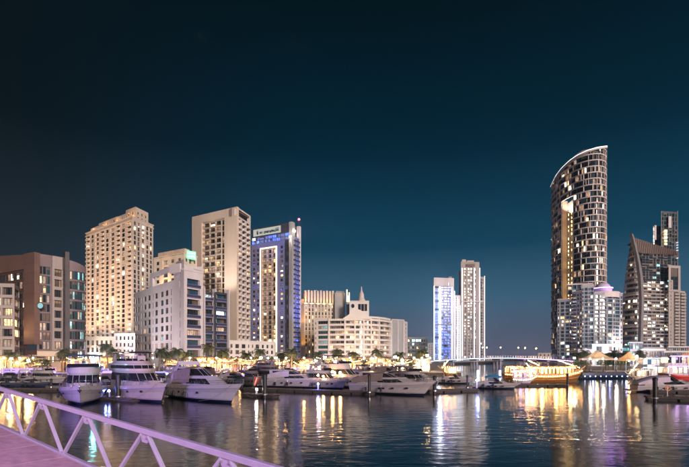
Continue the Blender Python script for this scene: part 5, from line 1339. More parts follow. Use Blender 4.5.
def round_tree(label, px, D, h, w, seed):
    r = random.Random(seed); t = thing('broadleaf_tree', label, 'tree', (PX(px, D), D, LAND), 0, 'clipped trees on the quays')
    b = MB(); b.tube([(0, 0, 0), (.05, 0, h * .3), (0, .05, h * .55)], .13, 'trunk', 7, .07)
    for k in range(5): a = k * 1.26; b.tube([(0, 0, h * .45), (math.cos(a) * w * .3, math.sin(a) * w * .3, h * .75)], .05, 'trunk', 5, .02)
    b.obj('trunk', t)
    C = MB()
    lobes = [(r.uniform(-.5, .5) * w, r.uniform(-.4, .4) * w, h * r.uniform(.6, .92), r.uniform(.28, .45) * w) for _ in range(8)]
    for lx, ly, lz, lr in lobes:
        for k in range(150):
            d = Vector((r.gauss(0, 1), r.gauss(0, 1), r.gauss(0, 1))).normalized() * lr * r.uniform(.5, 1.08)
            c = Vector((lx, ly, lz)) + Vector((d.x, d.y, d.z * .7)); s = r.uniform(.09, .17)
            u = Vector((r.gauss(0, 1), r.gauss(0, 1), r.gauss(0, 1))).normalized(); v = u.cross(Vector((r.gauss(0, 1), r.gauss(0, 1), 1))).normalized()
            C.face([c - u * s, c + v * s * .6, c + u * s, c - v * s * .6], 'leaf')
    C.obj('crown', t)
for i, a in enumerate([(28, 119, 3.4, 3, 'bushy tree in front of the lit shopfronts of the brown office'), (47, 121, 3.2, 2.6, 'small bushy tree beside the brown office entrance'), (170, 124, 3.6, 3.4, 'dark bushy tree between palms by the lilac building'), (197, 127, 3.4, 3, 'low bushy tree under the lilac balconies'),
                       (232, 129, 3.2, 3, 'bushy tree left of centre before the white building'), (254, 125, 3.8, 3.4, 'bushy tree before the right half of the white building'), (272, 123, 4.2, 3.6, 'large dark bushy tree below the violet tower'), (297, 126, 3.8, 3, 'dark bushy tree by the beige hotel base'),
                       (327, 124, 3.8, 3.2, 'bushy tree at the teal end of the curved building'), (365, 127, 3.2, 3, 'bushy tree before the centre of the curved building'), (393, 126, 3.4, 3, 'bushy tree beside the plain slab block'), (411, 129, 3.2, 3, 'bushy tree before the teal office'),
                       (583, 134, 2.8, 3.2, 'round bush at the left end of the right quay'), (608.5, 134, 3.0, 3.0, 'round green tree right of the golden tent'), (619.5, 133, 2.8, 3.0, 'round green tree left of the orange kiosk'), (652, 138, 3.4, 3, 'bush behind the violet lit party boat')]):
    round_tree(a[4], a[0], a[1], a[2], a[3], i)

# ------------------------------------------------------------------ promenade: kiosks, tents, parasols, lamps, fences
def kiosk(label, px0, px1, D, h, pane, wall='tan', cat='kiosk', depth=6, n=4, roofm='canvas_sail', awn=True, power=0, colr=(1, .6, .25)):
    a = P(px0, D); c = P(px1, D)
    B = Building('kiosk', label, cat, a, int(px0 * 7), 'warm:1', t=.08)
    B.facade(a, c, LAND, LAND + h, 'g' * n, 1, wall, top=.5, spec={'g': dict(m=.08, v0=.14, v1=.94, dep=.3, nx=3, pane=pane)})
    B.box([a + Vector((0, .5)), c + Vector((0, .5)), c + Vector((0, depth)), a + Vector((0, depth))], LAND, LAND + h - .3, wall, 'roof_grey', name='rear_wall')
    B.box([a + Vector((-.4, -.4)), c + Vector((.4, -.4)), c + Vector((.4, depth + .2)), a + Vector((-.4, depth + .2))], LAND + h, LAND + h + .25, 'roof_grey', name='roof')
    if awn:
        W = (c - a).length; b = MB(); k = max(2, int(W / 2.2))
        for i in range(k):
            x0 = W * i / k + .05; x1 = W * (i + 1) / k - .05
            b.face([(x0, -.05, h - .2), (x1, -.05, h - .2), (x1, -2.0, h - 1.0), (x0, -2.0, h - 1.0)], roofm); b.face([(x0, -2.0, h - 1.0), (x1, -2.0, h - 1.0), (x1, -2.0, h - 1.3), (x0, -2.0, h - 1.3)], roofm)
        b.obj('awning', B.root)
        nb = MB()
        for i in range(k): nb.ball((W * (i + .5) / k, -.9, h - .85), .13, 'bulb', 6, 4)
        nb.obj('awning_lights', B.root, kind='stuff')
    B.finish()
    if power: lamp('POINT', ((a.x + c.x) / 2, D - 1.6, LAND + h - 1.3), power, colr, .4)
K = [('row of amber lit shops at the foot of the projecting bay', -6, 13, 126.5, 4.2, ['shop', 'warm', 'dim'], 5), ('amber cafe front below the dark glass wall', 17, 29, 130, 4, ['shop', 'shop', 'dim'], 3),
     ('low kiosk with blue screens behind the nearest yacht', 34, 50, 123, 2.9, ['blue', 'teal_dark', 'bluedim', 'dim'], 4), ('cream pavilion under the glass drum', 66, 82, 133, 3.8, ['warm', 'dim', 'pale'], 4), ('white lit cafe between the two nearest yachts', 96, 118, 136, 4, ['pale', 'warm', 'dim', 'shop'], 5),
     ('bright orange restaurant right of the gold palm', 193, 214, 131, 3.9, ['shop', 'shop_white', 'shop'], 6), ('bright orange restaurant with white awnings below the lilac building', 215, 236, 134, 3.6, ['shop', 'shop', 'warm'], 6), ('amber restaurant terrace before the white three storey building', 237, 262, 132, 3.7, ['shop', 'shop_white', 'shop', 'dim'], 7),
     ('dim pink cafe at the base of the violet tower', 264, 290, 135, 3.4, ['dim', 'warm', 'shop'], 6), ('amber cafe at the base of the beige hotel', 292, 313, 133, 3.5, ['warm', 'dim', 'shop', 'pale'], 6), ('white lit cafe at the left foot of the curved building', 315, 338, 136, 3.6, ['pale', 'warm', 'shop'], 6),
     ('orange restaurant under the gable of the curved building', 340, 364, 134, 3.8, ['shop', 'pale', 'shop', 'warm'], 7), ('white restaurant front at the right foot of the curved building', 366, 392, 133, 3.8, ['shop_white', 'shop', 'pale'], 7), ('bright white cafe strip before the plain slab block', 393, 411, 134, 3.4, ['shop_white', 'shop', 'pale'], 5), ('bright pink-white cafe strip before the teal office', 412, 430, 134, 3.4, ['shop_white', 'pale', 'shop'], 5)]
for i, (lb, a, c, D, h, pn, n) in enumerate(K):
    kiosk(lb, a, c, D, h, pn, n=n, power=(2600 if 'bright' in lb or 'orange' in lb else (900 if 'amber' in lb else 600)), colr=((1, .42, .12) if i < 12 else (1, .62, .38)))

def parasol_proto():
    t = thing('parasol', '', 'parasol')
    b = MB(); b.tube([(0, 0, 0), (0, 0, 2.9)], .04, 'steel', 6); b.obj('pole', t)
    b = MB(); n = 8
    for k in range(n):
        a0 = 2 * PI * k / n; a1 = 2 * PI * (k + 1) / n; r = 1.7
        p0 = (math.cos(a0) * r, math.sin(a0) * r, 2.3); p1 = (math.cos(a1) * r, math.sin(a1) * r, 2.3)
        b.face([(0, 0, 3.05), p0, p1], 'canvas_sail'); b.face([p0, p1, (p1[0], p1[1], 2.1), (p0[0], p0[1], 2.1)], 'canvas_sail')
    b.obj('canopy', t)
    b = MB(); b.ball((0, 0, 2.2), .14, 'bulb', 6, 4); b.obj('lamp', t); return t
pp = parasol_proto(); i = 0
spots = [(200, 'first from the left in front of the bright orange restaurant'), (207, 'second in front of the bright orange restaurant'), (213.5, 'at the right end of the bright orange restaurant'), (219, 'left one before the white-awning restaurant'), (226, 'middle one before the white-awning restaurant'), (233, 'right one before the white-awning restaurant'),
         (240, 'leftmost on the amber terrace'), (247, 'second on the amber terrace'), (255.5, 'rightmost on the amber terrace'), (310, 'by the amber cafe of the beige hotel'), (344, 'left one under the gable of the curved building'), (357, 'right one under the gable of the curved building'),
         (371, 'left one at the white restaurant front'), (381, 'middle one at the white restaurant front'), (389, 'right one at the white restaurant front')]
for i, (px, w) in enumerate(spots):
    o = pp if i == 0 else copy_tree(pp); D = 120 + (i % 3) * 1.8
    o.location = (PX(px, D), D, LAND); o.rotation_euler.z = i * .4; o['label'] = 'pale lit parasol, ' + w; o['group'] = 'parasols on the promenade terraces'

def tent(label, px, D, w, h, mat_='canvas_sail', col=(1, .62, .25), e=420, panes='shop', name='marquee', base=LAND):
    t = thing(name, label, 'marquee', (PX(px, D), D, base))
    for sx in (-1, 1):
        for sy in (-1, 1): b = MB(); b.tube([(sx * w, sy * w, 0), (sx * w, sy * w, h * .6)], .07, 'steel', 5); b.obj('post', t)
    b = MB(); n = 6; rows = []
    for i in range(n + 1):
        u = i / n; r = w * (1.08 * (1 - u)) ** 1 + .02; z = h * .6 + h * .4 * u ** 1.7
        rows.append([(-r, -r, z), (r, -r, z), (r, r, z), (-r, r, z)])
    b.grid(rows, mat_, closed=True); b.grid([rows[0], [(p[0], p[1], p[2] - .45) for p in rows[0]]], mat_, closed=True); b.obj('canopy', t)
    b = MB(); b.ball((0, 0, h * .52), .22, 'bulb', 8, 5); b.obj('lamp', t)
    lamp('POINT', (PX(px, D), D, base + h * .45), e, col, .3)
tent('golden lit pointed marquee on the right quay behind the long boat', 597, 132, 3.2, 6.0, e=150)
tent('orange and white lit pointed kiosk on the right quay beside the party boat', 629, 130, 2.2, 5.6, col=(1, .45, .2), e=140)
tent('small glowing white marquee behind the nearest yacht', 100, 121, 2.0, 4.2, e=300)
tent('small amber lit marquee near the gold palm', 173, 124, 1.8, 3.8, e=320)

def festoon(label, px0, px1, D, z, n, bulb, sag=.7):
    a = P(px0, D); W = PX(px1, D) - PX(px0, D); t = thing('festoon_lights', label, 'string lights', (a.x, D, LAND))
    for x in (0, W): b = MB(); b.tube([(x, 0, 0), (x, 0, z + .1)], .05, 'slate', 6); b.obj('post', t)
    f = lambda u: z - sag * 4 * u * (1 - u)
    b = MB(); b.tube([(W * i / 16, 0, f(i / 16)) for i in range(17)], .015, 'rubber', 4); b.obj('cable', t)
    b = MB(); b.ball((0, 0, 0), .085, bulb, 6, 4); me = b.mesh('bulb', True)
    for i in range(n): u = (i + .5) / n; link('bulb', me, t, (W * u, 0, f(u) - .09))
r_ = random.Random(12)
FE = [(10, 31, 'above the amber cafe front'), (66, 84, 'before the cream pavilion under the glass drum'), (97, 117, 'before the white lit cafe'), (163, 190, 'between the dark palms and the bright orange restaurant'), (192, 216, 'over the bright orange restaurant'), (217, 237, 'over the white-awning restaurant'), (239, 262, 'over the amber terrace'),
      (265, 290, 'over the dim pink cafe'), (293, 313, 'before the beige hotel'), (316, 338, 'at the left foot of the curved building'), (341, 364, 'under the gable'), (366, 391, 'before the white restaurant front'), (393, 412, 'over the left half of the bright cafe strip'), (413, 430, 'over the right half of the bright cafe strip')]
for i, (a_, c_, w) in enumerate(FE):
    festoon('sagging string of lit bulbs ' + w, a_, c_, 117.5 + (i * 7 % 5) * 1.3, 2.9 + (i * 3 % 4) * .35, 13, 'bulb_small', .5 + (i % 3) * .25)
def mast_light(label, px, D, h, col, e):
    t = thing('mast_light', label, 'floodlight', (PX(px, D), D, LAND)); b = MB(); b.tube([(0, 0, 0), (0, 0, h)], .08, 'slate', 6, .05); b.obj('pole', t)
    b = MB(); b.box(-.35, .35, -.2, .05, h - .1, h + .35, 'slate'); hd = b.obj('lamp_housing', t); b = MB(); b.box(-.32, .32, -.24, -.202, h - .08, h + .33, col); b.obj('lens', hd)
    lamp('POINT', (PX(px, D), D - .9, LAND + h), e, (1, .74, .42) if col == 'bulb_flood' else (.9, .95, 1), .2)
for px, D, h, m_, w in ((12, 114, 3.4, 'bulb_flood', 'before the leftmost palm'), (29, 115, 3.0, 'bulb_flood', 'at the amber cafe front'), (98, 116, 3.6, 'bulb_floodw', 'behind the small glowing marquee'), (200, 116, 3.0, 'bulb_flood', 'at the left of the bright orange restaurant'), (212, 116, 2.6, 'bulb_flood', 'at the right of the bright orange restaurant'), (261, 115, 3.6, 'bulb_flood', 'right of the amber terrace'),
                        (276, 115, 3.6, 'bulb_flood', 'before the dim pink cafe'), (316, 116, 3.0, 'bulb_floodw', 'at the teal end of the curved building'), (325, 116, 3.8, 'bulb_flood', 'at the left foot of the curved building'), (372, 117, 3.4, 'bulb_flood', 'before the white restaurant front'), (395, 118, 3.8, 'bulb_floodw', 'before the plain slab block'), (402, 118, 3.0, 'bulb_flood', 'on the bright cafe strip'), (427, 118, 4.2, 'bulb_flood', 'at the corner of the bank'), (574, 133, 3.6, 'bulb_cool', 'glowing teal, left end of the right quay'), (636, 126, 4.0, 'bulb_flood', 'right of the orange kiosk')):
    mast_light('bright floodlight on short pole ' + w, px, D, h, m_, 420)
def cafe_table(label, px, D):
    t = thing('cafe_table', label, 'table', (PX(px, D), D, LAND), px * .3, 'cafe tables on the promenade')
    b = MB(); b.lathe((0, 0, 0), [(.25, 0), (.04, .05), (.04, .7), (.42, .72), (.42, .76), (.01, .77)], 'steel', 10); b.obj('table_top', t)
    b = MB(); b.ball((0, 0, .88), .09, 'bulb_small', 6, 4); b.obj('candle_lamp', t)
    for a in (0, 2.1, 4.2):
        b = MB(); x, y = math.cos(a) * .75, math.sin(a) * .75; b.box(x - .2, x + .2, y - .2, y + .2, .42, .47, 'canvas_grey'); b.box(x - .2 + .36 * (x > 0), x - .16 + .36 * (x > 0), y - .2, y + .2, .47, .9, 'canvas_grey')
        for sx in (-.17, .17):
            for sy in (-.17, .17): b.box(x + sx - .02, x + sx + .02, y + sy - .02, y + sy + .02, 0, .42, 'canvas_grey')
        b.obj('chair', t)
    return t
for i, (px, w) in enumerate(((196, 'left of the bright orange restaurant front'), (204, 'centre of the bright orange restaurant front'), (211, 'right of the bright orange restaurant front'), (222, 'left before the white-awning restaurant'), (230, 'right before the white-awning restaurant'), (243, 'left on the amber terrace'), (251, 'centre of the amber terrace'), (258, 'right on the amber terrace'),
                            (347, 'left before the orange restaurant under the gable'), (360, 'right before the orange restaurant under the gable'), (375, 'before the white restaurant front, left'), (385, 'before the white restaurant front, right'))):
    cafe_table('round cafe table with a small glowing lamp, ' + w, px, 115.5 + (i * 3 % 4) * .8)
# promenade lamps
lp = street_lamp_proto(3.6, (0,), 'bulb', 'street_lamp', '')
LPX = [(4, 'left of the uplit leftmost palm'), (19.5, 'in front of the amber cafe front'), (33, 'left of the blue screen kiosk'), (86, 'behind the nearest yacht, right side'), (121, 'behind the mooring pile near the twin-deck yacht'), (153, 'right of the twin-deck yacht'), (190, 'left of the bright orange restaurant'), (216.5, 'between the two bright orange restaurants'),
       (251, 'in the middle of the amber terrace'), (268, 'left of the dim pink cafe'), (286, 'right end of the dim pink cafe'), (304, 'before the beige hotel'), (322, 'at the teal end of the curved building'), (350, 'under the gable'), (364, 'between the orange and white restaurants'),
       (376, 'before the white restaurant front'), (398, 'left on the bright cafe strip'), (414, 'right on the bright cafe strip'), (422, 'second from the corner of the bank'), (430, 'at the corner of the bank near the wooden boat')]
for i, (px, w) in enumerate(LPX):
    o = lp if i == 0 else copy_tree(lp); D = 114.5 + (i * 37 % 11) * .55 + (3 if px > 330 else 0)
    if px > 425: D = 121
    o.location = (PX(px, D), D, LAND); o['label'] = 'glowing globe lamp on the promenade, ' + w; o['group'] = 'globe lamps along the promenade'
    lamp('POINT', (PX(px, D), D - .6, LAND + 3.4), 95, (1, .62, .28) if i < 16 else (1, .78, .58), .25)
lp2 = street_lamp_proto(3.4, (0,), 'bulb_white', 'street_lamp', '')
for i, (px, D, w) in enumerate([(590, 126, 'left of the golden marquee'), (603, 126, 'right of the golden marquee'), (616, 125, 'between the two round trees'), (646, 127, 'behind the white lit party boat'), (668, 128, 'behind the red hulled party boat'), (683, 127, 'near the orange lit pavilion at the edge')]):
    o = lp2 if i == 0 else copy_tree(lp2); o.location = (PX(px, D), D, LAND); o['label'] = 'white globe lamp on the right quay, ' + w; o['group'] = 'globe lamps on the right quay'
    lamp('POINT', (PX(px, D), D - .6, LAND + 3.2), 110, (1, .8, .65), .25)
kiosk('orange lit pavilion at the right edge behind the white boat', 682, 700, 128, 5, ['shop', 'shop'], 'brown_clad', n=3, power=500, awn=False, colr=(1, .35, .12))

def fence(label, p0, p1, z, h, m, step, rails, cat='fence', led=None):
    a = Vector(p0); c = Vector(p1); t = thing('railing', label, cat, (a.x, a.y, z)); d = c - a; Ln = d.length; d /= Ln; rz = math.atan2(d.y, d.x); t.rotation_euler.z = rz
    n = int(Ln / step)
    b0 = MB(); b0.box(-.04, .04, -.04, .04, 0, h, m); me = b0.mesh('post')
    for i in range(n + 1): link('post', me, t, (Ln * i / n, 0, 0))
    for r in rails: b = MB(); b.box(0, Ln, -.03, .03, r - .03, r + .03, m); b.obj('rail', t)
    if led: b = MB(); b.box(0, Ln, -.09, -.045, led[0], led[0] + led[2], led[1]); b.obj('light_strip', t)
fence('violet lit railing on the quay edge left of the nearest yacht', P(-8, 111.4), P(56, 111.4), LAND + .22, 1.0, 'steel', 2.0, (.5, 1.0), led=(.02, 'led_purple', .10))
fence('violet lit railing on the quay edge between the nearest yachts', P(94, 111.4), P(128, 111.4), LAND + .22, 1.0, 'steel', 2.0, (.5, 1.0), led=(.02, 'led_purple', .10))
fence('blue lit railing on the quay edge left of the sleek cruiser', P(150, 111.4), P(196, 111.4), LAND + .22, 1.0, 'steel', 2.0, (.5, 1.0), led=(.02, 'led_blue_soft', .10))
fence('dark railing on the quay edge behind the two dark cruisers', P(196.5, 111.6), P(344, 115.5), LAND + .22, 1.0, 'steel', 2.4, (.5, 1.0))
fence('dark railing on the quay edge behind the flybridge cruiser with portholes', P(346, 115.6), P(430, 119), LAND + .22, 1.0, 'steel', 2.4, (.5, 1.0))
# pale banner hung on the left railing; its small print cannot be read in the photograph
def banner(label, px0, px1, D, z0, z1):
    a = P(px0, D); c = P(px1, D); t = thing('fence_banner', label, 'banner', (a.x, a.y, z0)); W = (c - a).length
    b = MB(); n = 24; rows = [[(W * i / n, .05 * math.sin(i * 1.9), 0), (W * i / n, .03 * math.sin(i * 1.3), z1 - z0)] for i in range(n + 1)]; b.grid(rows, 'canvas_lilac'); b.obj('cloth', t)
    g = MB(); r = random.Random(3); x = 1
    while x < W - 1:
        w = r.uniform(.12, .35)
        if r.random() < .8: g.box(x, x + w, -.1, -.07, .35, .35 + r.uniform(.2, .36), 'brown_dark')
        x += w + (.12 if r.random() < .85 else 1.2)
    g.obj('small_print', t, kind='stuff')
banner('long pale lilac banner with small print on the railing at the far left', 1, 49, 111.0, LAND + .25, LAND + 1.2)
banner('short pale pink banner on the railing right of the nearest yacht', 98, 118, 111.0, LAND + .3, LAND + 1.15)
for px, c_, e in ((8, (.3, .2, 1), 600), (30, (.35, .2, 1), 600), (48, (.5, .25, 1), 400), (104, (.25, .3, 1), 320), (122, (.5, .25, 1), 200), (158, (.25, .22, 1), 320), (172, (.2, .25, 1), 320), (186, (.35, .3, 1), 260), (243, (.35, .3, 1), 300), (298, (.45, .3, 1), 420), (345, (.5, .4, 1), 300)):
    q = P(px, 107.5); lamp('POINT', (q.x, q.y, 2.6), e * 1.2, c_, .3)

# ------------------------------------------------------------------ boats
def heading_rz(h): return R(h) - PI / 2
class Hull:
    def __init__(s, L, B, fs, fb, rake=None, full=2.4, keel=-.5):
        s.L, s.B, s.fs, s.fb, s.rake, s.full, s.keel = L, B, fs, fb, rake if rake is not None else L * .15, full, keel
    def w(s, u):
        if u < .45: return s.B / 2 * (.90 + .10 * min(1, u / .45))
        return max(.02, s.B / 2 * (1 - ((u - .45) / .55) ** s.full))
    def z(s, u): return s.fs + (s.fb - s.fs) * u ** 1.4
    def pt(s, u, lv, hw, z, side): return (s.L * u - s.rake * (1 - lv) ** 1.2 * u ** 5, side * hw, z)
    def build(s, t, m='gel', low='antifoul', stripe=None, deck='gel'):
        us = [i / 22 for i in range(19)] + [.85, .89, .93, .96, .985, 1.0]
        b = MB()
        for side in (-1, 1):
            rows = []
            for u in us:
                w = s.w(u); z = s.z(u)
                rows.append([s.pt(u, 0, 0, s.keel, side), s.pt(u, .22, w * (.84 - .66 * u ** 2.4), .24 + .10 * u, side), s.pt(u, .30, w * (.90 - .60 * u ** 2.4), .40 + .18 * u ** 2, side),
                             s.pt(u, .5, w * (.95 - .42 * u ** 2.8), z * .56, side), s.pt(u, .72, w * (.99 - .20 * u ** 3.5), z * .76, side), s.pt(u, .78, w * (1.005 - .15 * u ** 4) + .02, z * .80, side),
                             s.pt(u, 1, w, z, side), s.pt(u, 1, max(.005, w - .10), z + .02, side), s.pt(u, 1, max(.004, w - .10), z - .16, side), s.pt(u, 1, 0, z - .12, side)])
            for k in range(9):
                mm = low if k == 0 else (stripe if (stripe and k == 4) else m)
                if k == 8: mm = deck
                sub = [[r[k], r[k + 1]] for r in rows]
                if side == 1: sub = [q[::-1] for q in sub]
                b.grid(sub, mm)
            r0 = rows[0]; b.face([r0[j] for j in (0, 1, 2, 3, 4, 5, 6)] + [(r0[6][0], 0, r0[6][2])], m)
        o = b.obj('hull', t, smooth=True); return o
    def portholes(s, t, us, lv=.62, rx=.26, rz_=.14, m='smoked'):
        for side in (-1, 1):
            for u in us:
                z = s.z(u) * lv; w = s.w(u) * (.975 - .30 * u ** 3.1) + .04; du = .02; w2 = s.w(u + du) * (.975 - .30 * (u + du) ** 3.1) + .04
                x = s.L * u - s.rake * .45 * u ** 5; tx = Vector((s.L * du, (w2 - w) * side, 0)).normalized(); b = MB()
                b.face([Vector((x, side * w, z)) + tx * math.cos(a) * rx + Vector((0, 0, 1)) * math.sin(a) * rz_ + Vector((0, side * .02, 0)) for a in [2 * PI * k / 12 for k in range(12)]], m)
                b.obj('porthole', t)
    def rail(s, t, u0=.35, u1=1.0, h=.62, m='steel', n=9):
        for side in (-1, 1):
            b = MB(); P_ = []
            for i in range(n + 1):
                u = u0 + (u1 - u0) * i / n; w = max(.05, s.w(u) - .05) if i < n else .05; P_.append((s.L * u + (.18 if i == n else 0), side * w, s.z(u) + h * min(1, .35 + i / 3)))
            b.tube(P_, .022, m, 5); b.tube([(p[0], p[1], p[2] - h * .45) for p in P_[2:]], .013, m, 4)
            for p in P_[1:]: b.tube([(p[0] - .08, p[1], s.z(min(1, p[0] / s.L)) - .02), p], .018, m, 4)
            b.obj('bow_rail', t)

def tier(t, name, x0, x1, w, z0, z1, rf, rb, m='gel', taper=.92, p=4.5, q=.55, win=None, top=True, wm='smoked', slope=0):
    """a deck house: rounded plan, raked front (rf) and back (rb); win=(h0,h1,s0,panes per side)"""
    ss = [0, .14, .28, .42, .56, .68, .78, .86, .92, .965, .99, 1.0]
    def ring(h, off=0):
        X0 = x0 + rb * h; X1 = x1 - rf * h; W = w * (1 + (taper - 1) * h) + off; out = []
        side = [(X0 + (X1 + off - X0) * s_, W * max(0, 1 - s_ ** p) ** q) for s_ in ss]
        z = z0 + (z1 - z0) * h
        out = [(x, -y, z + slope * (x - x0)) for x, y in side] + [(x, y, z + slope * (x - x0)) for x, y in side[-2::-1]]
        return out
    b = MB(); hs = [0, .3, .6, .88, 1]; rows = [ring(h) for h in hs]
    rows.append([(x * .97 + (x0 + x1) / 2 * .03, y * .93, z + .06) for x, y, z in ring(1)])
    b.grid(rows, m, closed=True); b.face(rows[-1], m)
    body = b.obj(name, t, smooth=True)
    if win:
        h0, h1, s0, s1 = win[:4]
        A = ring(h0, .025); C = ring(h1, .025); n = len(ss)
        for side in (0, 1):
            g = MB()
            for i in range(n - 1):
                if ss[i] < s0 or ss[i + 1] > s1: continue
                idx = (i, i + 1) if side == 0 else (2 * n - 2 - i, 2 * n - 3 - i)
                a0, a1, c0, c1 = [Vector(v) for v in (A[idx[0]], A[idx[1]], C[idx[0]], C[idx[1]])]
                g.face([a0.lerp(a1, .02), a1.lerp(a0, .02), c1.lerp(c0, .02), c0.lerp(c1, .02)], wm)
            if g.f: g.obj('side_window', body, smooth=False)
        g = MB()
        front = [i for i in range(len(A)) if n - 1 - 5 <= i <= n - 1 + 5]
        if win[4:]: 
            for i in front[:-1]:
                a0, a1, c0, c1 = [Vector(v) for v in (A[i], A[i + 1], C[i], C[i + 1])]
                g.face([a0, a1, c1, c0], wm)
            g.obj('windscreen', body)
            b = MB()
            for i in (n - 2, n, n - 4, n + 2): b.bar(Vector(A[i]) + Vector((.03, 0, 0)), Vector(C[i]) + Vector((.03, 0, 0)), .05, .03, m)
            b.obj('windscreen_frame', body)
    return body

def slab_top(t, name, x0, x1, w, z, th, m='gel', arch=.08):
    b = MB(); ss = [i / 12 for i in range(13)]; up = []; lo = []
    for side in (-1, 1):
        pass
    def ring(zz, k): 
        o = []
        for s_ in ss: o.append((x0 + (x1 - x0) * s_, -w * k * max(0, 1 - (abs(2 * s_ - 1)) ** 6) ** .4, zz))
        for s_ in ss[-2:0:-1]: o.append((x0 + (x1 - x0) * s_, w * k * max(0, 1 - (abs(2 * s_ - 1)) ** 6) ** .4, zz))
        return o
    rows = [ring(z, .96), ring(z + th * .5, 1), ring(z + th, .93), ring(z + th + arch, .6)]
    b.face(rows[0], m); b.grid(rows, m, closed=True); b.face(rows[-1], m); return b.obj(name, t, smooth=True)

def fenders(t, hull, us, side, m='rubber'):
    for u in us:
        w = hull.w(u) + .16; z = hull.z(u); b = MB()
        b.lathe((hull.L * u, side * w, z * .25), [(.02, 0), (.13, .06), (.15, .3), (.13, .62), (.02, .7)], m, 8); b.tube([(hull.L * u, side * w, z * .25 + .68), (hull.L * u, side * (w - .2), z + .1)], .012, 'steel', 4); b.obj('fender', t, smooth=True)

def radar(t, x, z, h=1.0):
    b = MB(); b.tube([(x, 0, z), (x, 0, z + h)], .05, 'gel', 6); b.lathe((x, 0, z + h), [(.03, 0), (.3, .02), (.32, .12), (.2, .2), (.02, .22)], 'gel', 10); b.tube([(x - .1, .5, z), (x - .15, .5, z + h * 1.7)], .012, 'steel', 4); b.tube([(x - .1, -.5, z), (x - .15, -.5, z + h * 1.9)], .012, 'steel', 4); b.obj('radar_mast', t, smooth=True)

def anchor(t, hull):
    x = hull.L - .05; z = hull.z(1); b = MB()
    b.bar((x - .5, 0, z + .03), (x + .28, 0, z - .02), .16, .07, 'steel'); b.bar((x + .2, 0, z - .02), (x - .12, 0, z - .6), .07, .07, 'steel')
    b.face([(x - .02, -.24, z - .42), (x - .02, .24, z - .42), (x - .2, 0, z - .8)], 'rubber'); b.face([(x + .01, -.24, z - .42), (x - .17, 0, z - .8), (x + .01, .24, z - .42)], 'rubber'); b.obj('anchor', t)

def mooring_lines(t, hull):
    for s in (-1, 1):
        b = MB(); p0 = Vector((hull.L * .93, s * hull.w(.93), hull.z(.93))); p1 = Vector((hull.L * .80, s * (hull.B / 2 + 1.3), .45)); b.tube([p0.lerp(p1, k / 8) + Vector((0, 0, -.5 * math.sin(PI * k / 8))) for k in range(9)], .014, 'canvas_grey', 4); b.obj('mooring_line', t)

def stern_platform(t, hull):
    if hull.L > 11: mooring_lines(t, hull)
    b = MB(); b.box(-1.1, .05, -hull.B * .42, hull.B * .42, .28, .42, 'teak'); b.box(-1.1, -.98, -hull.B * .42, hull.B * .42, .2, .43, 'gel'); b.obj('swim_platform', t)

def place_boat(name, label, stem_px, stem_y, L, head, group=None, cat='motor yacht', wl=.88):
    D = DW(stem_y); p = P(stem_px, D); h = Vector((math.sin(R(head)), -math.cos(R(head)))); s = p - h * L * wl
    return thing(name, label, cat, (s.x, s.y, 0), heading_rz(head), group)

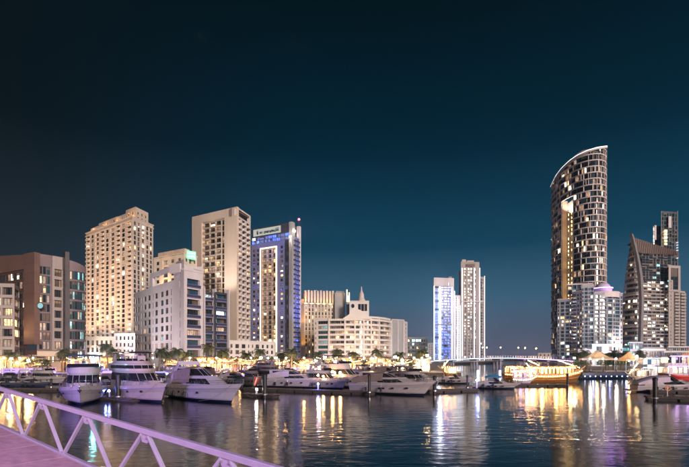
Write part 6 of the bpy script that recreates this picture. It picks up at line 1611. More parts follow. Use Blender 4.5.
def flybridge_yacht(label, px, y, L, B, head, fs, fb, z_cab, z_fly, z_top, hm='gel', twin=False, top_m='canvas', group=None, lamps=None, port=(.3, .42, .62, .72), screen='smoked', name='motor_yacht'):
    t = place_boat(name, label, px, y, L, head, group); h = Hull(L, B, fs, fb); h.build(t, hm, stripe='lilac_dark' if L > 12 else 'canvas', deck='teak' if L > 12 else 'gel_cream')
    h.portholes(t, port); h.rail(t, .42); anchor(t, h); stern_platform(t, h)
    zb = h.z(.3) - .15
    tier(t, 'deckhouse', L * .10, L * .74, B * .40, zb, z_cab, (z_cab - zb) * 1.35, .1, hm, win=(.42, .90, .0, .9, 1), wm=screen)
    # foredeck trunk and sunpad
    tier(t, 'foredeck_trunk', L * .5, L * .88, B * .26, h.z(.6) - .2, h.z(.85) + .18, .7, 0, hm, taper=.8)
    b = MB(); b.box(L * .68, L * .78, -B * .16, B * .16, h.z(.85) + .2, h.z(.85) + .34, 'cushion'); b.obj('sunpad', t)
    for s in (-1, 1): b = MB(); b.tube([(L * .80, s * .5, h.z(.8) + .1), (L * .80, s * .5, h.z(.8) + .75), (L * .72, s * .5, h.z(.8) + .78)], .02, 'steel', 5); b.obj('grab_rail', t)
    # flybridge
    tier(t, 'flybridge', L * .06, L * .56, B * .40, z_cab + .02, z_fly, .55, -.2, hm, taper=1.04, win=(.86, .99, .3, .9) if not twin else (.35, .8, .1, .9, 1), wm='smoked')
    if twin:
        tier(t, 'upper_coaming', L * .10, L * .48, B * .36, z_fly + .04, z_fly + .62, .4, -.1, hm, win=(.55, 1.1, .2, .9, 1))
        zf = z_fly + .6
    else:
        zf = z_fly
        g = MB(); n = 10; rows = [[(L * .50 + math.cos(-1.25 + 2.5 * i / n) * L * .03, math.sin(-1.25 + 2.5 * i / n) * B * .36, z_fly), (L * .47 + math.cos(-1.25 + 2.5 * i / n) * L * .03, math.sin(-1.25 + 2.5 * i / n) * B * .35, z_fly + .42)] for i in range(n + 1)]
        g.grid(rows, 'smoked'); g.obj('wind_deflector', t)
    # hardtop on legs
    for s in (-1, 1):
        b = MB(); b.bar((L * .12, s * B * .36, zf - .3), (L * .17, s * B * .33, z_top), .5, .08, hm, up=(0, 1, 0)); b.obj('arch_leg', t)
        b = MB(); b.bar((L * .44, s * B * .34, zf - .1), (L * .36, s * B * .32, z_top), .09, .06, hm); b.obj('arch_leg', t)
    slab_top(t, 'hardtop', L * .06, L * .43, B * .40, z_top, .14, top_m)
    for (x, y_, w) in ((L * .38, 0, .9), (L * .2, B * .2, .5), (L * .2, -B * .2, .5)):
        b = MB(); b.box(x - .25, x + .25, y_ - w / 2, y_ + w / 2, zf - .2, zf + .32, 'cushion'); b.box(x - .32, x - .22, y_ - w / 2, y_ + w / 2, zf + .2, zf + .7, 'cushion'); b.obj('seat', t)
    b = MB(); b.box(L * .43, L * .46, -.5, .5, zf - .3, zf + .45, hm); b.tube([(L * .425, 0, zf + .4), (L * .415, 0, zf + .7)], .2, 'slate', 8); b.obj('helm_console', t)
    radar(t, L * .2, z_top + .15, .7); fenders(t, h, (.2, .4, .55), 1); fenders(t, h, (.25, .45), -1)
    if lamps:
        for (x, y_, z, mm, e, c, r) in lamps:
            b = MB(); b.ball((x, y_, z), r, mm, 8, 5); b.obj('deck_light', t); lamp('POINT', (x + .2, y_, z - .3), e, c, .15, parent=t)
    return t, h

flybridge_yacht('nearest yacht, bow on, flybridge with navy top and one glaring cyan deck light', 80.5, 405.5, 16, 5.3, 27, 1.5, 2.35, 3.55, 4.35, 5.75, lamps=[(16 * .45, 1.1, 5.2, 'bulb_cyan', 260, (.3, .95, 1), .36)])
flybridge_yacht('twin-deck white yacht with broad dark windscreens and white anchor bow beside the mooring pile', 161, 403, 16.5, 5.6, 42, 1.6, 2.5, 3.75, 4.75, 6.15, twin=True, hm='gel_cream', top_m='smoked', port=(.35, .6, .78))

def express_cruiser(label, px, y, L, B, head, fs, fb, ztop, hm='gel', roof=True, canopy=None, group=None, port=(.35, .5, .65), low='antifoul', arch=True, cab='gel', wm='smoked', name='motor_yacht'):
    t = place_boat(name, label, px, y, L, head, group); h = Hull(L, B, fs, fb, rake=L * .17, full=2.2); h.build(t, hm, low, stripe='lilac_dark' if L < 15 else None, deck='gel_cream'); h.portholes(t, port, .55)
    h.rail(t, .45, h=.5); anchor(t, h); stern_platform(t, h)
    zb = h.z(.3) - .2
    tier(t, 'cabin', L * .2, L * .86, B * .37, zb, zb + (ztop - zb) * .55, L * .2, .0, cab, taper=.86, p=2.6, q=.7, win=(.30, .78, .28, .8), slope=.012, wm=wm)
    if roof:
        tier(t, 'coachroof', L * .12, L * .60, B * .345, zb + (ztop - zb) * .48, ztop, L * .18, -.25, cab, taper=.84, p=3, q=.6, win=(.2, .86, .14, .9, 1), wm=wm)
    else:
        n = 12; g = MB(); rows = [[(L * .50 + math.cos(-1.4 + 2.8 * i / n) * L * .10, math.sin(-1.4 + 2.8 * i / n) * B * .37, zb + (ztop - zb) * .5), (L * .42 + math.cos(-1.4 + 2.8 * i / n) * L * .08, math.sin(-1.4 + 2.8 * i / n) * B * .34, ztop)] for i in range(n + 1)]
        g.grid(rows, 'smoked'); w_ = g.obj('windscreen', t); b = MB(); b.tube([r[1] for r in rows], .035, 'steel', 5)
        for i in (0, 3, 9, 12): b.tube(rows[i], .03, 'steel', 4)
        b.obj('windscreen_frame', w_)
    if arch:
        b = MB()
        for s in (-1, 1): b.bar((L * .10, s * B * .42, h.z(.1) - .1), (L * .20, s * B * .30, ztop + .55), .55, .09, hm, up=(0, 1, 0))
        b.bar((L * .2, -B * .31, ztop + .55), (L * .2, B * .31, ztop + .55), .55, .1, hm, up=(1, 0, 0)); b.obj('radar_arch', t)
    if canopy:
        b = MB(); rows = []
        for i in range(9):
            u = i / 8; x = L * (.02 + .42 * u); zz = ztop + .12 - (1 - u) ** 2 * 1.0
            rows.append([(x, -B * .40, fs + .1 + .5 * u), (x, -B * .36, zz - .25), (x, -B * .2, zz), (x, B * .2, zz), (x, B * .36, zz - .25), (x, B * .40, fs + .1 + .5 * u)])
        b.grid(rows, canopy); b.face(rows[0], canopy); b.obj('cockpit_cover', t, smooth=True)
    for s in (-1, 1):
        b = MB(); b.box(L * .1, L * .2, s * B * .28 - .4, s * B * .28 + .4, h.z(.2) - .1, h.z(.2) + .3, 'cushion'); b.obj('seat', t)
    b = MB(); b.tube([(L * .2, .3, ztop + .6), (L * .18, .3, ztop + 2.2)], .014, 'steel', 4); b.obj('aerial', t)
    fenders(t, h, (.25, .45), -1); fenders(t, h, (.3, .5), 1)
    return t, h
express_cruiser('sleek white cruiser with long raked windscreen, bow towards the red and white flag', 233, 403.5, 17.5, 4.9, 44, 1.75, 2.45, 4.25, 'gel', canopy='canvas_mesh', port=(.32, .42, .6))
express_cruiser('white cruiser with small portholes and open windscreen between two dark piles', 425.5, 396, 14.5, 4.4, 50, 1.5, 2.25, 3.3, 'gel', roof=True, arch=False, canopy='canvas_mesh', port=(.42, .47, .58, .74))
flybridge_yacht('dark hulled small cruiser left of a pair, just beyond the flag', 262, 386.8, 10, 3.4, 34, 1.3, 1.7, 2.6, 3.0, 3.9, hm='canvas_grey', top_m='canvas_mesh', group='dark cruisers behind the long pontoon')
flybridge_yacht('dark hulled three-level cruiser right of a pair, bow towards the long pontoon', 288, 387, 13, 4, 40, 1.4, 2.0, 3.1, 3.8, 4.9, hm='canvas_grey', twin=True, top_m='canvas_mesh', group='dark cruisers behind the long pontoon')
express_cruiser('lilac white cruiser under a smooth full cover behind the blue dock light', 322, 388.4, 14, 4.2, 62, 1.5, 2.1, 3.2, 'gel_lilac', roof=True, arch=False, canopy='canvas_lilac')
t_, h_ = flybridge_yacht('small white fishing cruiser with warm lit cabin and white box top', 343, 389.5, 9, 3.2, 52, 1.3, 1.8, 2.9, 3.3, 4.2, top_m='gel', lamps=[(3.2, -1.2, 2.4, 'bulb', 60, (1, .6, .3), .18), (4.4, -1.2, 2.3, 'bulb', 50, (1, .7, .4), .15), (2.5, 0, 3.9, 'bulb_white', 60, (.8, .8, 1), .14)])
t_, h_ = flybridge_yacht('tall white flybridge yacht with warm orange lit saloon behind the tall dark pile', 368, 388.5, 15, 4.8, 44, 1.6, 2.3, 3.6, 4.5, 5.8, top_m='smoked', lamps=[(6, -2.1, 2.9, 'bulb', 90, (1, .5, .2), .22), (8, -2.0, 2.8, 'bulb', 80, (1, .5, .2), .2), (3.5, 1.2, 4.9, 'bulb_white', 50, (.8, .6, 1), .12)])
express_cruiser('cruiser with taupe canopy moored behind the white cruiser with portholes', 414, 385.5, 13, 4.2, 48, 1.6, 2.2, 3.7, 'gel_cream', canopy='canvas_mesh')
express_cruiser('white cruiser with dark canopy whose bow is hidden behind the pile nearest the wooden boat', 436, 389.5, 12, 4.2, 40, 1.6, 2.2, 3.5, 'gel', canopy='canvas_grey')
t_, h_ = flybridge_yacht('round bowed white cruiser at the far end of the middle pontoon', 431.5, 392.5, 11, 4, 28, 1.5, 2.1, 2.9, 3.3, 3.9, top_m='canvas_grey')
express_cruiser('small white open boat beside the little wooden boat', 470, 384, 8, 2.8, 60, .9, 1.3, 2.0, 'gel', roof=False, arch=False)
# motorboat with blue cover
t, h = express_cruiser('open motorboat with bright blue cover, bow pointing away from the pontoon light', 515, 389.2, 8.2, 2.7, 66, .8, 1.15, 1.9, 'gel', roof=False, arch=False, name='motorboat')
b = MB(); rows = []
for i in range(7):
    u = i / 6; x = 2.2 + 2.6 * u; z = 2.25 + .25 * math.sin(PI * u); rows.append([(x, -1.15, z - .35), (x, -.8, z), (x, .8, z), (x, 1.15, z - .35)])
b.grid(rows, 'canvas_blue'); b.obj('bimini', t, smooth=True, label='bright blue canvas top')
b = MB()
for x in (2.3, 4.7):
    for s in (-1, 1): b.tube([(x, s * 1.15, .8), (x, s * 1.12, 1.95)], .025, 'steel', 4)
b.obj('bimini_frame', t)
# covered low boats by the left pontoon
for i, (px, y, lb) in enumerate(((21, 388, 'low dark covered motorboat, left of two, at the far left pontoon'), (46, 388, 'low dark covered motorboat, right of two, at the far left pontoon'))):
    t, h = express_cruiser(lb, px, y, 7.5, 2.6, 72, .8, 1.1, 1.5, 'canvas', roof=False, arch=False, canopy='canvas', group='covered motorboats by the far left pontoon', name='motorboat')
t, h = express_cruiser('small dark boat lit blue between the nearest yacht and the twin-deck yacht', 112, 389.5, 8, 2.8, 50, 1.0, 1.4, 2.2, 'canvas', roof=False, arch=False, canopy='canvas_blue', name='motorboat')
t, h = express_cruiser('small boat in blue light behind the bow of the twin-deck yacht', 171, 386.5, 7, 2.6, 60, .9, 1.2, 2.0, 'canvas', roof=False, arch=False, canopy='canvas_lilac', name='motorboat')
# navy tender moored by the pontoon near the flag
t, h = express_cruiser('white open boat moored alone by the pontoon at the right edge', 700, 392.5, 11, 3.4, 80, 1.1, 1.6, 2.6, 'gel', roof=False, arch=False, canopy='canvas_lilac', name='motorboat')

# small boats moored stern-to along the quay
QB = [(6, 384.6, 'navy', 'small navy boat under the long banner, far left'), (32, 384.3, 'gel', 'small white boat under the right half of the long banner'), (62, 384.5, 'gel', 'small white boat beyond the nearest yacht, on its left side'), (103, 384.6, 'blue', 'small boat with blue cover beyond the gap right of the nearest yacht'), (150, 384.2, 'navy', 'dark small boat beyond the twin-deck yacht bow'),
      (188, 384.2, 'blue', 'small blue covered boat beyond the sleek cruiser stern'), (203, 384, 'gel', 'small white boat beyond the sleek cruiser cabin'), (247, 383.9, 'gel', 'small white boat behind the flag'), (303, 383.8, 'gel', 'white boat under violet light left of the covered cruiser'), (310, 383.4, 'navy', 'dark boat just beyond the covered cruiser'),
      (352, 383.5, 'gel', 'white boat beyond the fishing cruiser'), (384, 383.2, 'gel', 'white boat beyond the left end of the cruiser with portholes'), (398, 383, 'navy', 'dark covered boat beyond the cruiser with portholes'), (424, 382.6, 'gel', 'white boat near the corner of the bank')]
for i, (px, y, k, lb) in enumerate(QB):
    hm = {'navy': 'canvas', 'gel': 'gel', 'blue': 'gel_lilac'}[k]; cv = {'navy': 'canvas', 'gel': 'canvas_lilac', 'blue': 'canvas_blue'}[k]
    if i % 3 == 2: flybridge_yacht(lb, px, y, 8.5 + i % 3, 3.1, 30 + (i * 17) % 35, 1.2, 1.6, 2.4, 2.9, 3.7, hm=hm, top_m='canvas', group='small boats along the quay')
    else: express_cruiser(lb, px, y, 7.5 + (i * 5) % 4, 2.8, 25 + (i * 23) % 45, 1.0, 1.45, 2.3, hm, roof=bool(i % 2), arch=bool(i % 2), canopy=cv, group='small boats along the quay')

# wooden dhows
def dhow(label, px0, px1, D, h0, decks, hm='wood', rail_m='wood_gold', lit='gold', seed=1, power=500, col=(1, .58, .2), flip=False, roofs='wood_gold', cat='dhow', low='wood', bulbs='bulb'):
    L = (PX(px1, D) - PX(px0, D)); t = thing('wooden_dhow', label, cat, (PX(px1 if flip else px0, D), D, 0), PI if flip else 0)
    B = min(L * .26, 5.2); r = random.Random(seed); b = MB(); us = [i / 20 for i in range(21)]
    def w(u): return max(.05, B / 2 * (math.sin(PI * (.18 + .82 * (1 - u) ** .9 * .92)) ** .55 if u > .45 else (.82 + .4 * u)))
    def zs(u): return h0 * (1 + .55 * (abs(u - .38) / .62) ** 2.2 * (1.7 if u > .38 else .9))
    for side in (-1, 1):
        rows = []
        for u in us:
            x = L * u; k = u ** 5; a = (1 - u) ** 6
            rows.append([(x - 1.9 * k + .5 * a, 0, -.4), (x - 1.6 * k + .4 * a, side * w(u) * .75, .05), (x - 1.0 * k + .2 * a, side * w(u) * .93, zs(u) * .45), (x - .4 * k, side * w(u), zs(u) * .78), (x, side * w(u) * 1.02, zs(u)), (x, side * max(.02, w(u) - .14), zs(u)), (x, side * max(.02, w(u) - .14), zs(u) - .35), (x, 0, zs(u) - .3)])
        for k in range(7):
            sub = [[q[k], q[k + 1]] for q in rows]
            b.grid(sub, 'antifoul' if k == 0 else (low if k in (1, 2) else (hm if k < 4 else (rail_m if k < 6 else 'teak'))))
        b.face([rows[0][j] for j in range(5)] + [(rows[0][4][0], 0, rows[0][4][2])], hm)
    b.obj('hull', t, smooth=True)
    for k, f in enumerate((.45, .78, 1.0)):
        for side in (-1,):
            b = MB(); b.tube([(L * u - (1.0, .4, 0)[k] * u ** 5, side * (w(u) * (.93, 1, 1.02)[k] + .03), zs(u) * f) for u in us], .05, rail_m, 4); b.obj('rubbing_strake', t)
    z = h0 - .3
    x0, x1 = L * .05, L * .86
    for dk in range(decks):
        hh = 2.2; xa, xb = x0 + dk * .4, x1 - dk * L * .07
        n = max(3, int((xb - xa) / .85))
        for i in range(n + 1):
            x = xa + (xb - xa) * i / n; wv = min(w(x / L), B / 2) - .25
            for s in (-1, 1): b = MB(); b.box(x - .05, x + .05, s * wv - .05, s * wv + .05, z, z + hh, rail_m); b.obj('post', t)
        for i in range(n):
            xa_, xb_ = xa + (xb - xa) * i / n + .1, xa + (xb - xa) * (i + 1) / n - .1; wv = min(w((xa_ + xb_) / 2 / L), B / 2) - .35
            for s in (-1, 1):
                b = MB(); b.box(xa_, xb_, s * wv - .03, s * wv + .03, z, z + .75, hm); b.obj('bulwark_panel', t)
                b = MB(); b.face([(xa_ + .05, s * (wv - .25), z + .8), (xb_ - .05, s * (wv - .25), z + .8), (xb_ - .05, s * (wv - .25), z + hh - .25), (xa_ + .05, s * (wv - .25), z + hh - .25)], r.choice([lit, lit, 'warm', 'dim', 'shop', 'pale', 'warm', 'curtain'])); b.obj('window', t)
        b = MB(); rows = []
        for i in range(n + 1):
            x = xa - .3 + (xb - xa + .9) * i / n; wv = min(w(min(1, x / L)), B / 2) + .1; rows.append([(x, -wv, z + hh), (x, -wv, z + hh + .16), (x, 0, z + hh + .3), (x, wv, z + hh + .16), (x, wv, z + hh)])
        b.grid(rows, roofs, closed=True); b.obj('roof', t)
        g = MB(); m_ = int((xb - xa) / .45)
        for i in range(m_): x = xa + (xb - xa) * i / m_; g.ball((x, -(min(w(x / L), B / 2) + .14), z + hh - .02 - .08 * (i % 3)), .055, bulbs, 5, 3)
        g.obj('string_lights', t, kind='stuff')
        q = Vector(((xa + xb) / 2, -B / 2 - 1.6, z + 1.6))
        for f in (.2, .5, .8): lamp('POINT', (xa + (xb - xa) * f, -B / 2 - 1.3, z + 1.5), power / 3, col, .3, parent=t)
        z += hh + .3; x1 -= L * .08
    g = MB()
    for i in range(int(L / .5)):
        u = (i + .5) * .5 / L; g.ball((L * u, -(w(u) * 1.02 + .06), zs(u) - .12), .06, bulbs, 5, 3)
    for i in range(14): u = .60 + .4 * i / 14; g.ball((L * u, -.05, z + 1.2 - (z + 1.0 - zs(1)) * (u - .6) / .4), .06, bulbs, 5, 3)
    g.obj('gunwale_lights', t, kind='stuff')
    b = MB(); b.tube([(L * .72, 0, h0), (L * .74, 0, z + 1.6)], .09, 'wood', 6, .05); b.tube([(L * .74, 0, z + 1.4), (L, 0, zs(1) + .2)], .015, 'steel', 4); b.obj('mast', t)
    b = MB(); b.bar((L - .5, 0, zs(1) - .4), (L + 1.0, 0, zs(1) + .75), .16, .2, rail_m); b.obj('stem_post', t)
    return t
dhow('little honey coloured wooden dhow with a high stern in front of the blue tower', 442, 457, 108, 1.5, 1, seed=2, power=160, flip=True)
dhow('golden lit dinner dhow, further and left of two, under the violet stretch of bridge', 503, 545, 112, 1.5, 1, seed=3, power=650)
dhow('golden lit dinner dhow with high curved bow, nearer of two, bow by the dark pile', 524, 581, 103, 1.55, 1, seed=4, power=900)
dhow('small violet and white lit dinner boat tied left of the nearer golden dhow', 512, 536, 99, .9, 1, seed=5, power=160, lit='pale', col=(.6, .3, 1), hm='gel_lilac', rail_m='gel', low='gel', roofs='canvas_lilac', cat='tour boat')

# long low boat with blue lights
def long_boat():
    D = 121; x0, x1 = PX(577, D), PX(631, D); t = thing('tour_boat', 'long low dark boat with a row of blue-white lights along the right quay', 'tour boat', (x0, D, 0)); L = x1 - x0
    h = Hull(L, 3.4, 1.0, 1.15, rake=1.2, full=5); h.build(t, 'canvas', 'antifoul', deck='teak')
    b = MB(); b.box(.8, L - 2.4, -1.3, 1.3, 1.0, 1.6, 'dark_clad'); b.box(.6, L - 2.2, -1.5, 1.5, 1.6, 1.68, 'canvas'); b.obj('cabin', t)
    for i in range(9): x = 1.2 + (L - 3.2) * i / 8; b = MB(); b.ball((x, -1.72, .75), .10, 'bulb_deck', 6, 4); b.obj('deck_light', t)
    for i in range(10): x = .8 + (L - 3.2) * i / 9; b = MB(); b.tube([(x, -1.35, 1.6), (x, -1.35, 2.2)], .03, 'steel', 4); b.obj('rail_post', t)
    b = MB(); b.tube([(.8, -1.35, 2.2), (L - 2.4, -1.35, 2.2)], .03, 'steel', 4); b.obj('handrail', t)
    for f in (.2, .5, .8): lamp('POINT', (L * f, -2.6, 1.0), 60, (.35, .4, 1), .2, parent=t)
M['bulb_deck'] = emat('lamp_bulb_deck', (.55, .7, 1), 16)
long_boat()

def party_boat(label, px0, px1, D, h0, decks, hull_m, pane, strip, col, power, seed):
    L = PX(px1, D) - PX(px0, D); t = thing('party_boat', label, 'party boat', (PX(px1, D), D, 0), PI); h = Hull(L, 4.6, h0, h0 + .5, rake=1.0, full=3.5); h.build(t, hull_m, 'antifoul', deck='teak'); r = random.Random(seed)
    z = h0 - .05
    for dk in range(decks):
        xa, xb = L * (.04 + .04 * dk), L * (.82 - .10 * dk); n = max(4, int((xb - xa) / 1.3)); wv = 1.9
        for i in range(n + 1): 
            x = xa + (xb - xa) * i / n
            for s in (-1, 1): b = MB(); b.box(x - .05, x + .05, s * wv - .05, s * wv + .05, z, z + 2.1, 'gel'); b.obj('post', t)
        for i in range(n):
            a, c = xa + (xb - xa) * i / n + .08, xa + (xb - xa) * (i + 1) / n - .08
            for s in (-1, 1):
                b = MB(); b.box(a, c, s * wv - .03, s * wv + .03, z, z + .6, 'gel'); b.obj('bulwark_panel', t)
                b = MB(); b.face([(a, s * (wv - .2), z + .65), (c, s * (wv - .2), z + .65), (c, s * (wv - .2), z + 1.9), (a, s * (wv - .2), z + 1.9)], r.choice(pane)); b.obj('window', t)
        b = MB(); b.box(xa - .4, xb + .5, -2.2, 2.2, z + 2.1, z + 2.28, 'gel'); b.obj('roof', t)
        b = MB(); b.box(xa - .4, xb + .5, 2.21, 2.27, z + 2.1, z + 2.2, strip); b.box(xa - .4, xb + .5, -2.27, -2.21, z + 2.1, z + 2.2, strip); b.obj('light_strips', t, kind='stuff')
        for f in (.25, .7): lamp('POINT', (L * f, 3.4, z + 1.6), power, col, .3, parent=t)
        z += 2.3
    b = MB(); b.tube([(L * .5, 0, z), (L * .5, 0, z + 1.6)], .06, 'gel', 6); b.bar((L * .5, -.8, z + 1.2), (L * .5, .8, z + 1.2), .08, .08, 'gel'); b.obj('mast', t)
    for i in range(8): x = L * (.1 + .6 * i / 7); b = MB(); b.tube([(x, 2.1, z), (x, 2.1, z + .8)], .03, 'steel', 4); b.obj('rail_post', t)
party_boat('white party boat with teal and white lit decks beside the orange kiosk', 634, 664, 116, 1.0, 2, 'gel', ['cool', 'pale', 'teal', 'dim', 'blue'], 'led_cyan', (.6, .85, 1), 90, 1)
party_boat('red hulled party boat with violet lit upper deck by the right edge', 659, 683, 106, 1.5, 2, 'red', ['pale', 'dim', 'warm', 'dark'], 'led_purple', (.85, .5, 1), 50, 2)
dhow('small warm lit tender below the white party boat', 629, 651, 108, .8, 1, seed=9, power=140, low='gel_cream', rail_m='gel_cream', hm='gel_cream', lit='shop_white', roofs='canvas_white', cat='tour boat', flip=True)

# ------------------------------------------------------------------ pontoons, piles and small dock things
def pontoon(label, a, c, width, ztop=.48, group=None):
    a = Vector(a[:2]); c = Vector(c[:2]); d = c - a; Ln = d.length; d /= Ln; t = thing('pontoon', label, 'pontoon', (a.x, a.y, 0), math.atan2(d.y, d.x), group)
    n = max(2, int(Ln / 3)); fb = MB()
    for i in range(n):
        x0 = Ln * i / n + .15; x1 = Ln * (i + 1) / n - .15; b = MB(); b.box(x0, x1, .15, width - .15, -.35, ztop - .2, 'pontoon_side'); b.obj('float', t)
    b = MB(); b.box(0, Ln, 0, .1, ztop - .22, ztop - .01, 'pontoon_side'); b.box(0, Ln, width - .1, width, ztop - .22, ztop - .01, 'pontoon_side'); b.obj('fender_board', t)
    m = max(4, min(int(Ln / .45), 90)); b0 = MB(); b0.box(.012, Ln / m - .012, .0, width, ztop - .05, ztop, 'pontoon'); me = b0.mesh('plank')
    for i in range(m): link('plank', me, t, (Ln * i / m, 0, 0))
    for i in range(n): b = MB(); x = Ln * (i + .5) / n; b.tube([(x - .14, .22, ztop + .12), (x + .14, .22, ztop + .12)], .035, 'steel', 5); b.box(x - .04, x + .04, .18, .26, ztop, ztop + .1, 'steel'); b.obj('cleat', t)
    return t
pontoon('long pontoon running in front of the covered and lit cruisers to the tall dark pile', P(243, DW(390.6)), P(371, DW(395.2)), 2.2)
pontoon('short floating dock under the near dark pile beside the flag', P(241, DW(396.5)), P(273, DW(398.4)), 1.6)
pontoon('pontoon at the far left in front of the two covered motorboats', P(-14, DW(391.5)), P(57, DW(392.0)), 2.4)
pontoon('finger pontoon between the nearest yacht and the twin-deck yacht', P(97, DW(399.5)), P(131, DW(402)), 1.8)
pontoon('pontoon behind the sleek cruiser stern', P(160, DW(388.6)), P(206, DW(388.8)), 2.0)
pontoon('pontoon between the pale round bowed cruiser and the small blue light', P(426, DW(393.5)), P(479, DW(391.8)), 2.0)
pontoon('pontoon below the golden dinner dhows', P(508, DW(387)), P(568, DW(386.8)), 2.0)
pontoon('pontoon at the right edge with the white boat behind it', P(647.5, DW(400.5)), P(712, DW(402.5)), 2.4)
pontoon('narrow floating platform holding the white boat at the right edge', P(650, DW(393)), P(705, DW(393.5)), 1.6)

def pile(label, px, yb, ytop, r=.23):
    D = DW(yb); t = thing('mooring_pile', label, 'mooring pile', (PX(px, D), D, 0), 0, 'dark mooring piles')
    zt = ZO(ytop, D); b = MB(); b.lathe((0, 0, 0), [(r, -5.5), (r, zt - .05)], 'pile', 16); b.obj('shaft', t, smooth=True)
    b = MB(); b.lathe((0, 0, 0), [(r + .05, zt - .28), (r + .06, zt - .05), (r + .02, zt), (.01, zt + .12)], 'pile', 16); b.obj('cap', t, smooth=True)
    b = MB(); b.lathe((0, 0, 0), [(r + .02, .40), (r + .14, .42), (r + .14, .6), (r + .02, .62)], 'steel', 16); b.obj('guide_ring', t)
    return t
pile('thick dark mooring pile between the nearest yacht and the twin-deck yacht', 118.3, 400.5, 374.5, .33)
pile('dark mooring pile at the short floating dock right of the flag', 264.8, 398, 374.5, .3)
pile('tall dark mooring pile at the tip of the long pontoon', 369.3, 395.6, 374.8, .2)
pile('dark mooring pile right of the cruiser with portholes', 434.5, 394, 376.5, .26)
pile('slim mooring pile in front of the little wooden dhow', 467.3, 390.5, 375.5, .15)
pile('mooring pile below the bow of the nearer golden dhow', 567.5, 387.5, 374, .2)
pile('black mooring pile on the pontoon at the right edge', 655, 402, 378, .27)
pile('short dark pile by the far left edge of the bright blue light', 300, 387, 376, .14)
pile('dark pile in front of the covered motorboats at the far left', 51.2, 390, 379, .17)

def pedestal(label, px, y, bulb, col, e, h=1.0):
    D = DW(y) ; t = thing('power_pedestal', label, 'dock light', (PX(px, D), D + .5, .48)); b = MB(); b.box(-.12, .12, -.12, .12, 0, h * .75, 'gel'); b.obj('housing', t)
    b = MB(); b.lathe((0, 0, h * .75), [(.13, 0), (.15, .1), (.13, .22), (.02, .3)], bulb, 10); b.obj('lens', t); lamp('POINT', (PX(px, D), D - .3, .48 + h * .85), e, col, .12)
pedestal('glaring blue dock light on the long pontoon below the covered cruiser', 318, 392.5, 'bulb_blue', (.15, .2, 1), 140)
pedestal('bright blue dock light at the end of the pontoon left of the blue covered motorboat', 477.5, 391.2, 'bulb_blue', (.25, .35, 1), 140, 1.6)
pedestal('small blue dock light beside the finger pontoon', 107, 400.5, 'bulb_blue', (.2, .3, 1), 60, .8)
pedestal('white dock pedestal on the short floating dock', 256, 397.6, 'bulb_white', (.8, .85, 1), 18, .7)
pedestal('pale dock light under the stern of the sleek cruiser', 178, 389.6, 'bulb_cool', (.3, .6, 1), 260, .8)

# flag on the pontoon
D = DW(392); t = thing('flag', 'red and white flag hanging limp on a short pole by the dark cruisers', 'flag', (PX(252, D), D + .6, .48))
b = MB(); b.tube([(0, 0, 0), (0.25, 0, 2.1)], .03, 'steel', 6); b.obj('pole', t)
for j, mm in enumerate(('red', 'canvas_white', 'red')):
    b = MB(); rows = []
    for i in range(7): u = i / 6; rows.append([(.25 - .06 * u + .30 * k / 2 + j * .30 - .28 * u * (k / 2 + j) * .9, .08 * math.sin(u * 5 + k + j * 2), 2.05 - 1.35 * u - .12 * (k / 2 + j)) for k in range(3)])
    b.grid(rows, mm); b.obj('stripe', t, smooth=True)
# life ring stand
D = DW(396.2); t = thing('life_ring', 'orange life ring on a white post at the pontoon by the right edge', 'life ring', (PX(676, DW(401)), DW(401) + 1.6, .48))
b = MB(); b.box(-.05, .05, -.05, .05, 0, 1.3, 'gel'); b.obj('post', t)
b = MB(); rows = [[((.32 + .07 * math.cos(c_)) * math.cos(a_), -.1 + .07 * math.sin(c_), 1.05 + (.32 + .07 * math.cos(c_)) * math.sin(a_)) for c_ in [2 * PI * k / 6 for k in range(6)]] for a_ in [2 * PI * k / 16 for k in range(17)]]
b.grid(rows, 'orange', closed=True); b.obj('ring', t, smooth=True)

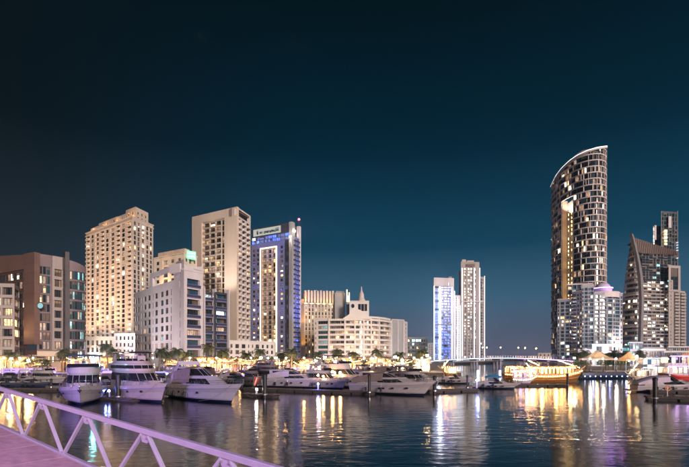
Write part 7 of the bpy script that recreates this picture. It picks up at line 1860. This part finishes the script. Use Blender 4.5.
# ------------------------------------------------------------------ the gangway at the viewer's feet
def gangway():
    S = 9.2
    def rail_pt(k, z=None): return Vector((S * (-.734 + .147 * k), S * (1 - .108 * k), H - S * .0710 - .112 * k))
    def bot_pt(k): v = rail_pt(k); return Vector((v.x, v.y, H - 1.44 - .125 * k))
    o = rail_pt(0); t = thing('gangway', 'sloping lilac painted steel gangway with a zigzag truss railing and pink deck', 'gangway', (o.x, o.y, bot_pt(0).z))
    off = Vector((o.x, o.y, bot_pt(0).z)); k0, k1 = -4, 6
    dirv = (rail_pt(1) - rail_pt(0)).normalized(); side = Vector((-.592, -.806, 0))
    def bev(ob, w=.008):
        m = ob.modifiers.new('bevel', 'BEVEL'); m.width = w; m.segments = 2; return ob
    for f, nm, w, h in ((rail_pt, 'top_rail', .07, .078), (bot_pt, 'bottom_chord', .07, .09)):
        b = MB(); b.bar(f(k0) - off, f(k1) - off, w, h, 'lilac_paint'); bev(b.obj(nm, t))
    for k in range(k0, k1 + 1):
        for s in (-1, 1):
            a = rail_pt(k + s * .045) - off - Vector((0, 0, .05)); c = bot_pt(k + s * .47) - off + Vector((0, 0, .04))
            if k + s * .5 < k0 or k + s * .5 > k1: continue
            b = MB(); b.bar(a, c, .042, .052, 'lilac_paint', up=side); bev(b.obj('brace', t), .006)
        a = rail_pt(k) - off - Vector((0, 0, .055)); b = MB()
        bo = MB()
        for sx in (-.07, .07): q0 = a + dirv * sx - Vector((0, 0, .035)) + side * .012; bo.bar(q0, q0 + side * .018, .022, .022, 'steel')
        bo.obj('bolt_pair', t)
        # gusset plate under the rail
        dv = dirv * .13; b.face([a - dv, a + dv, a + dv * .5 - Vector((0, 0, .1)), a - dv * .5 - Vector((0, 0, .1))], 'lilac_paint'); b.face([a - dv + side * .012, a + dv + side * .012, a + dv * .5 - Vector((0, 0, .1)) + side * .012, a - dv * .5 - Vector((0, 0, .1)) + side * .012], 'lilac_paint'); b.obj('gusset', t)
    b = MB(); w = 3.9
    n = 16
    for i in range(n):
        pa = bot_pt(k0 + (k1 - k0) * i / n) - off + side * .06 + Vector((0, 0, .02)); pb = bot_pt(k0 + (k1 - k0) * (i + .982) / n) - off + side * .06 + Vector((0, 0, .02))
        bb = MB(); dz = Vector((0, 0, -.07)); q = [pa, pb, pb + side * w, pa + side * w]
        bb.face(q, 'deck_pink'); bb.face([p + dz for p in q][::-1], 'deck_pink')
        for u, v in ((0, 1), (1, 2), (2, 3), (3, 0)): bb.face([q[u], q[v], q[v] + dz, q[u] + dz], 'deck_pink')
        bb.obj('deck_plate', t)
    for k in range(k0, k1 + 1):
        a = bot_pt(k) - off + side * .1 - Vector((0, 0, .15)); b = MB(); b.bar(a, a + side * 3.8, .1, .14, 'lilac_paint'); b.obj('cross_beam', t)
gangway()
lamp('AREA', (-8.5, 1.5, 8.5), 520, (.80, .46, .86), (1.0, .4), (-5.5, 6.5, 3.5), name='lamp_or_fill_light')  # unseen pink-violet fill, added to colour the gangway; no fixture stands here
lamp('AREA', (3, -3, 8.5), 520, (.60, .42, 1.0), (1, .6), (-2, 6, 3.5), name='lamp_or_fill_light')  # second added fill above and behind the viewer, violet on the railing
# unseen spots added behind the viewer, washing the near boats in violet and rose
for px, D, e, c, src in ((62, 58, 90000, (.42, .26, 1), (-46, -2, 9)), (142, 62, 80000, (.44, .28, 1), (-40, -6, 10)), (205, 64, 80000, (.40, .32, 1), (-36, -6, 9)), (400, 74, 20000, (1, .66, .82), (10, -12, 12)), (330, 86, 18000, (.8, .62, 1), (0, -12, 12)), (672, 62, 12000, (.8, .6, 1), (34, -10, 12)), (500, 90, 12000, (.8, .66, 1), (24, -12, 12))):
    q = P(px, D); lamp('SPOT', src, e, c, .6, (q.x, q.y, 1.8), 22, blend=1.0)

# thin night haze over the basin: lamps get a soft halo and far towers fade a little
def haze():
    m = bpy.data.materials.new('night_haze'); m.use_nodes = True; N = m.node_tree.nodes; L = m.node_tree.links; N.remove(N['Principled BSDF'])
    v = N.new('ShaderNodeVolumePrincipled'); v.inputs['Density'].default_value = .00036; v.inputs['Color'].default_value = (.60, .82, 1, 1); v.inputs['Anisotropy'].default_value = .86
    L.new(v.outputs[0], N['Material Output'].inputs['Volume']); M['haze'] = m
    b = MB(); b.box(-1700, 1700, -90, 2100, -7.2, 142, 'haze'); b.obj('haze', kind='stuff')
haze()
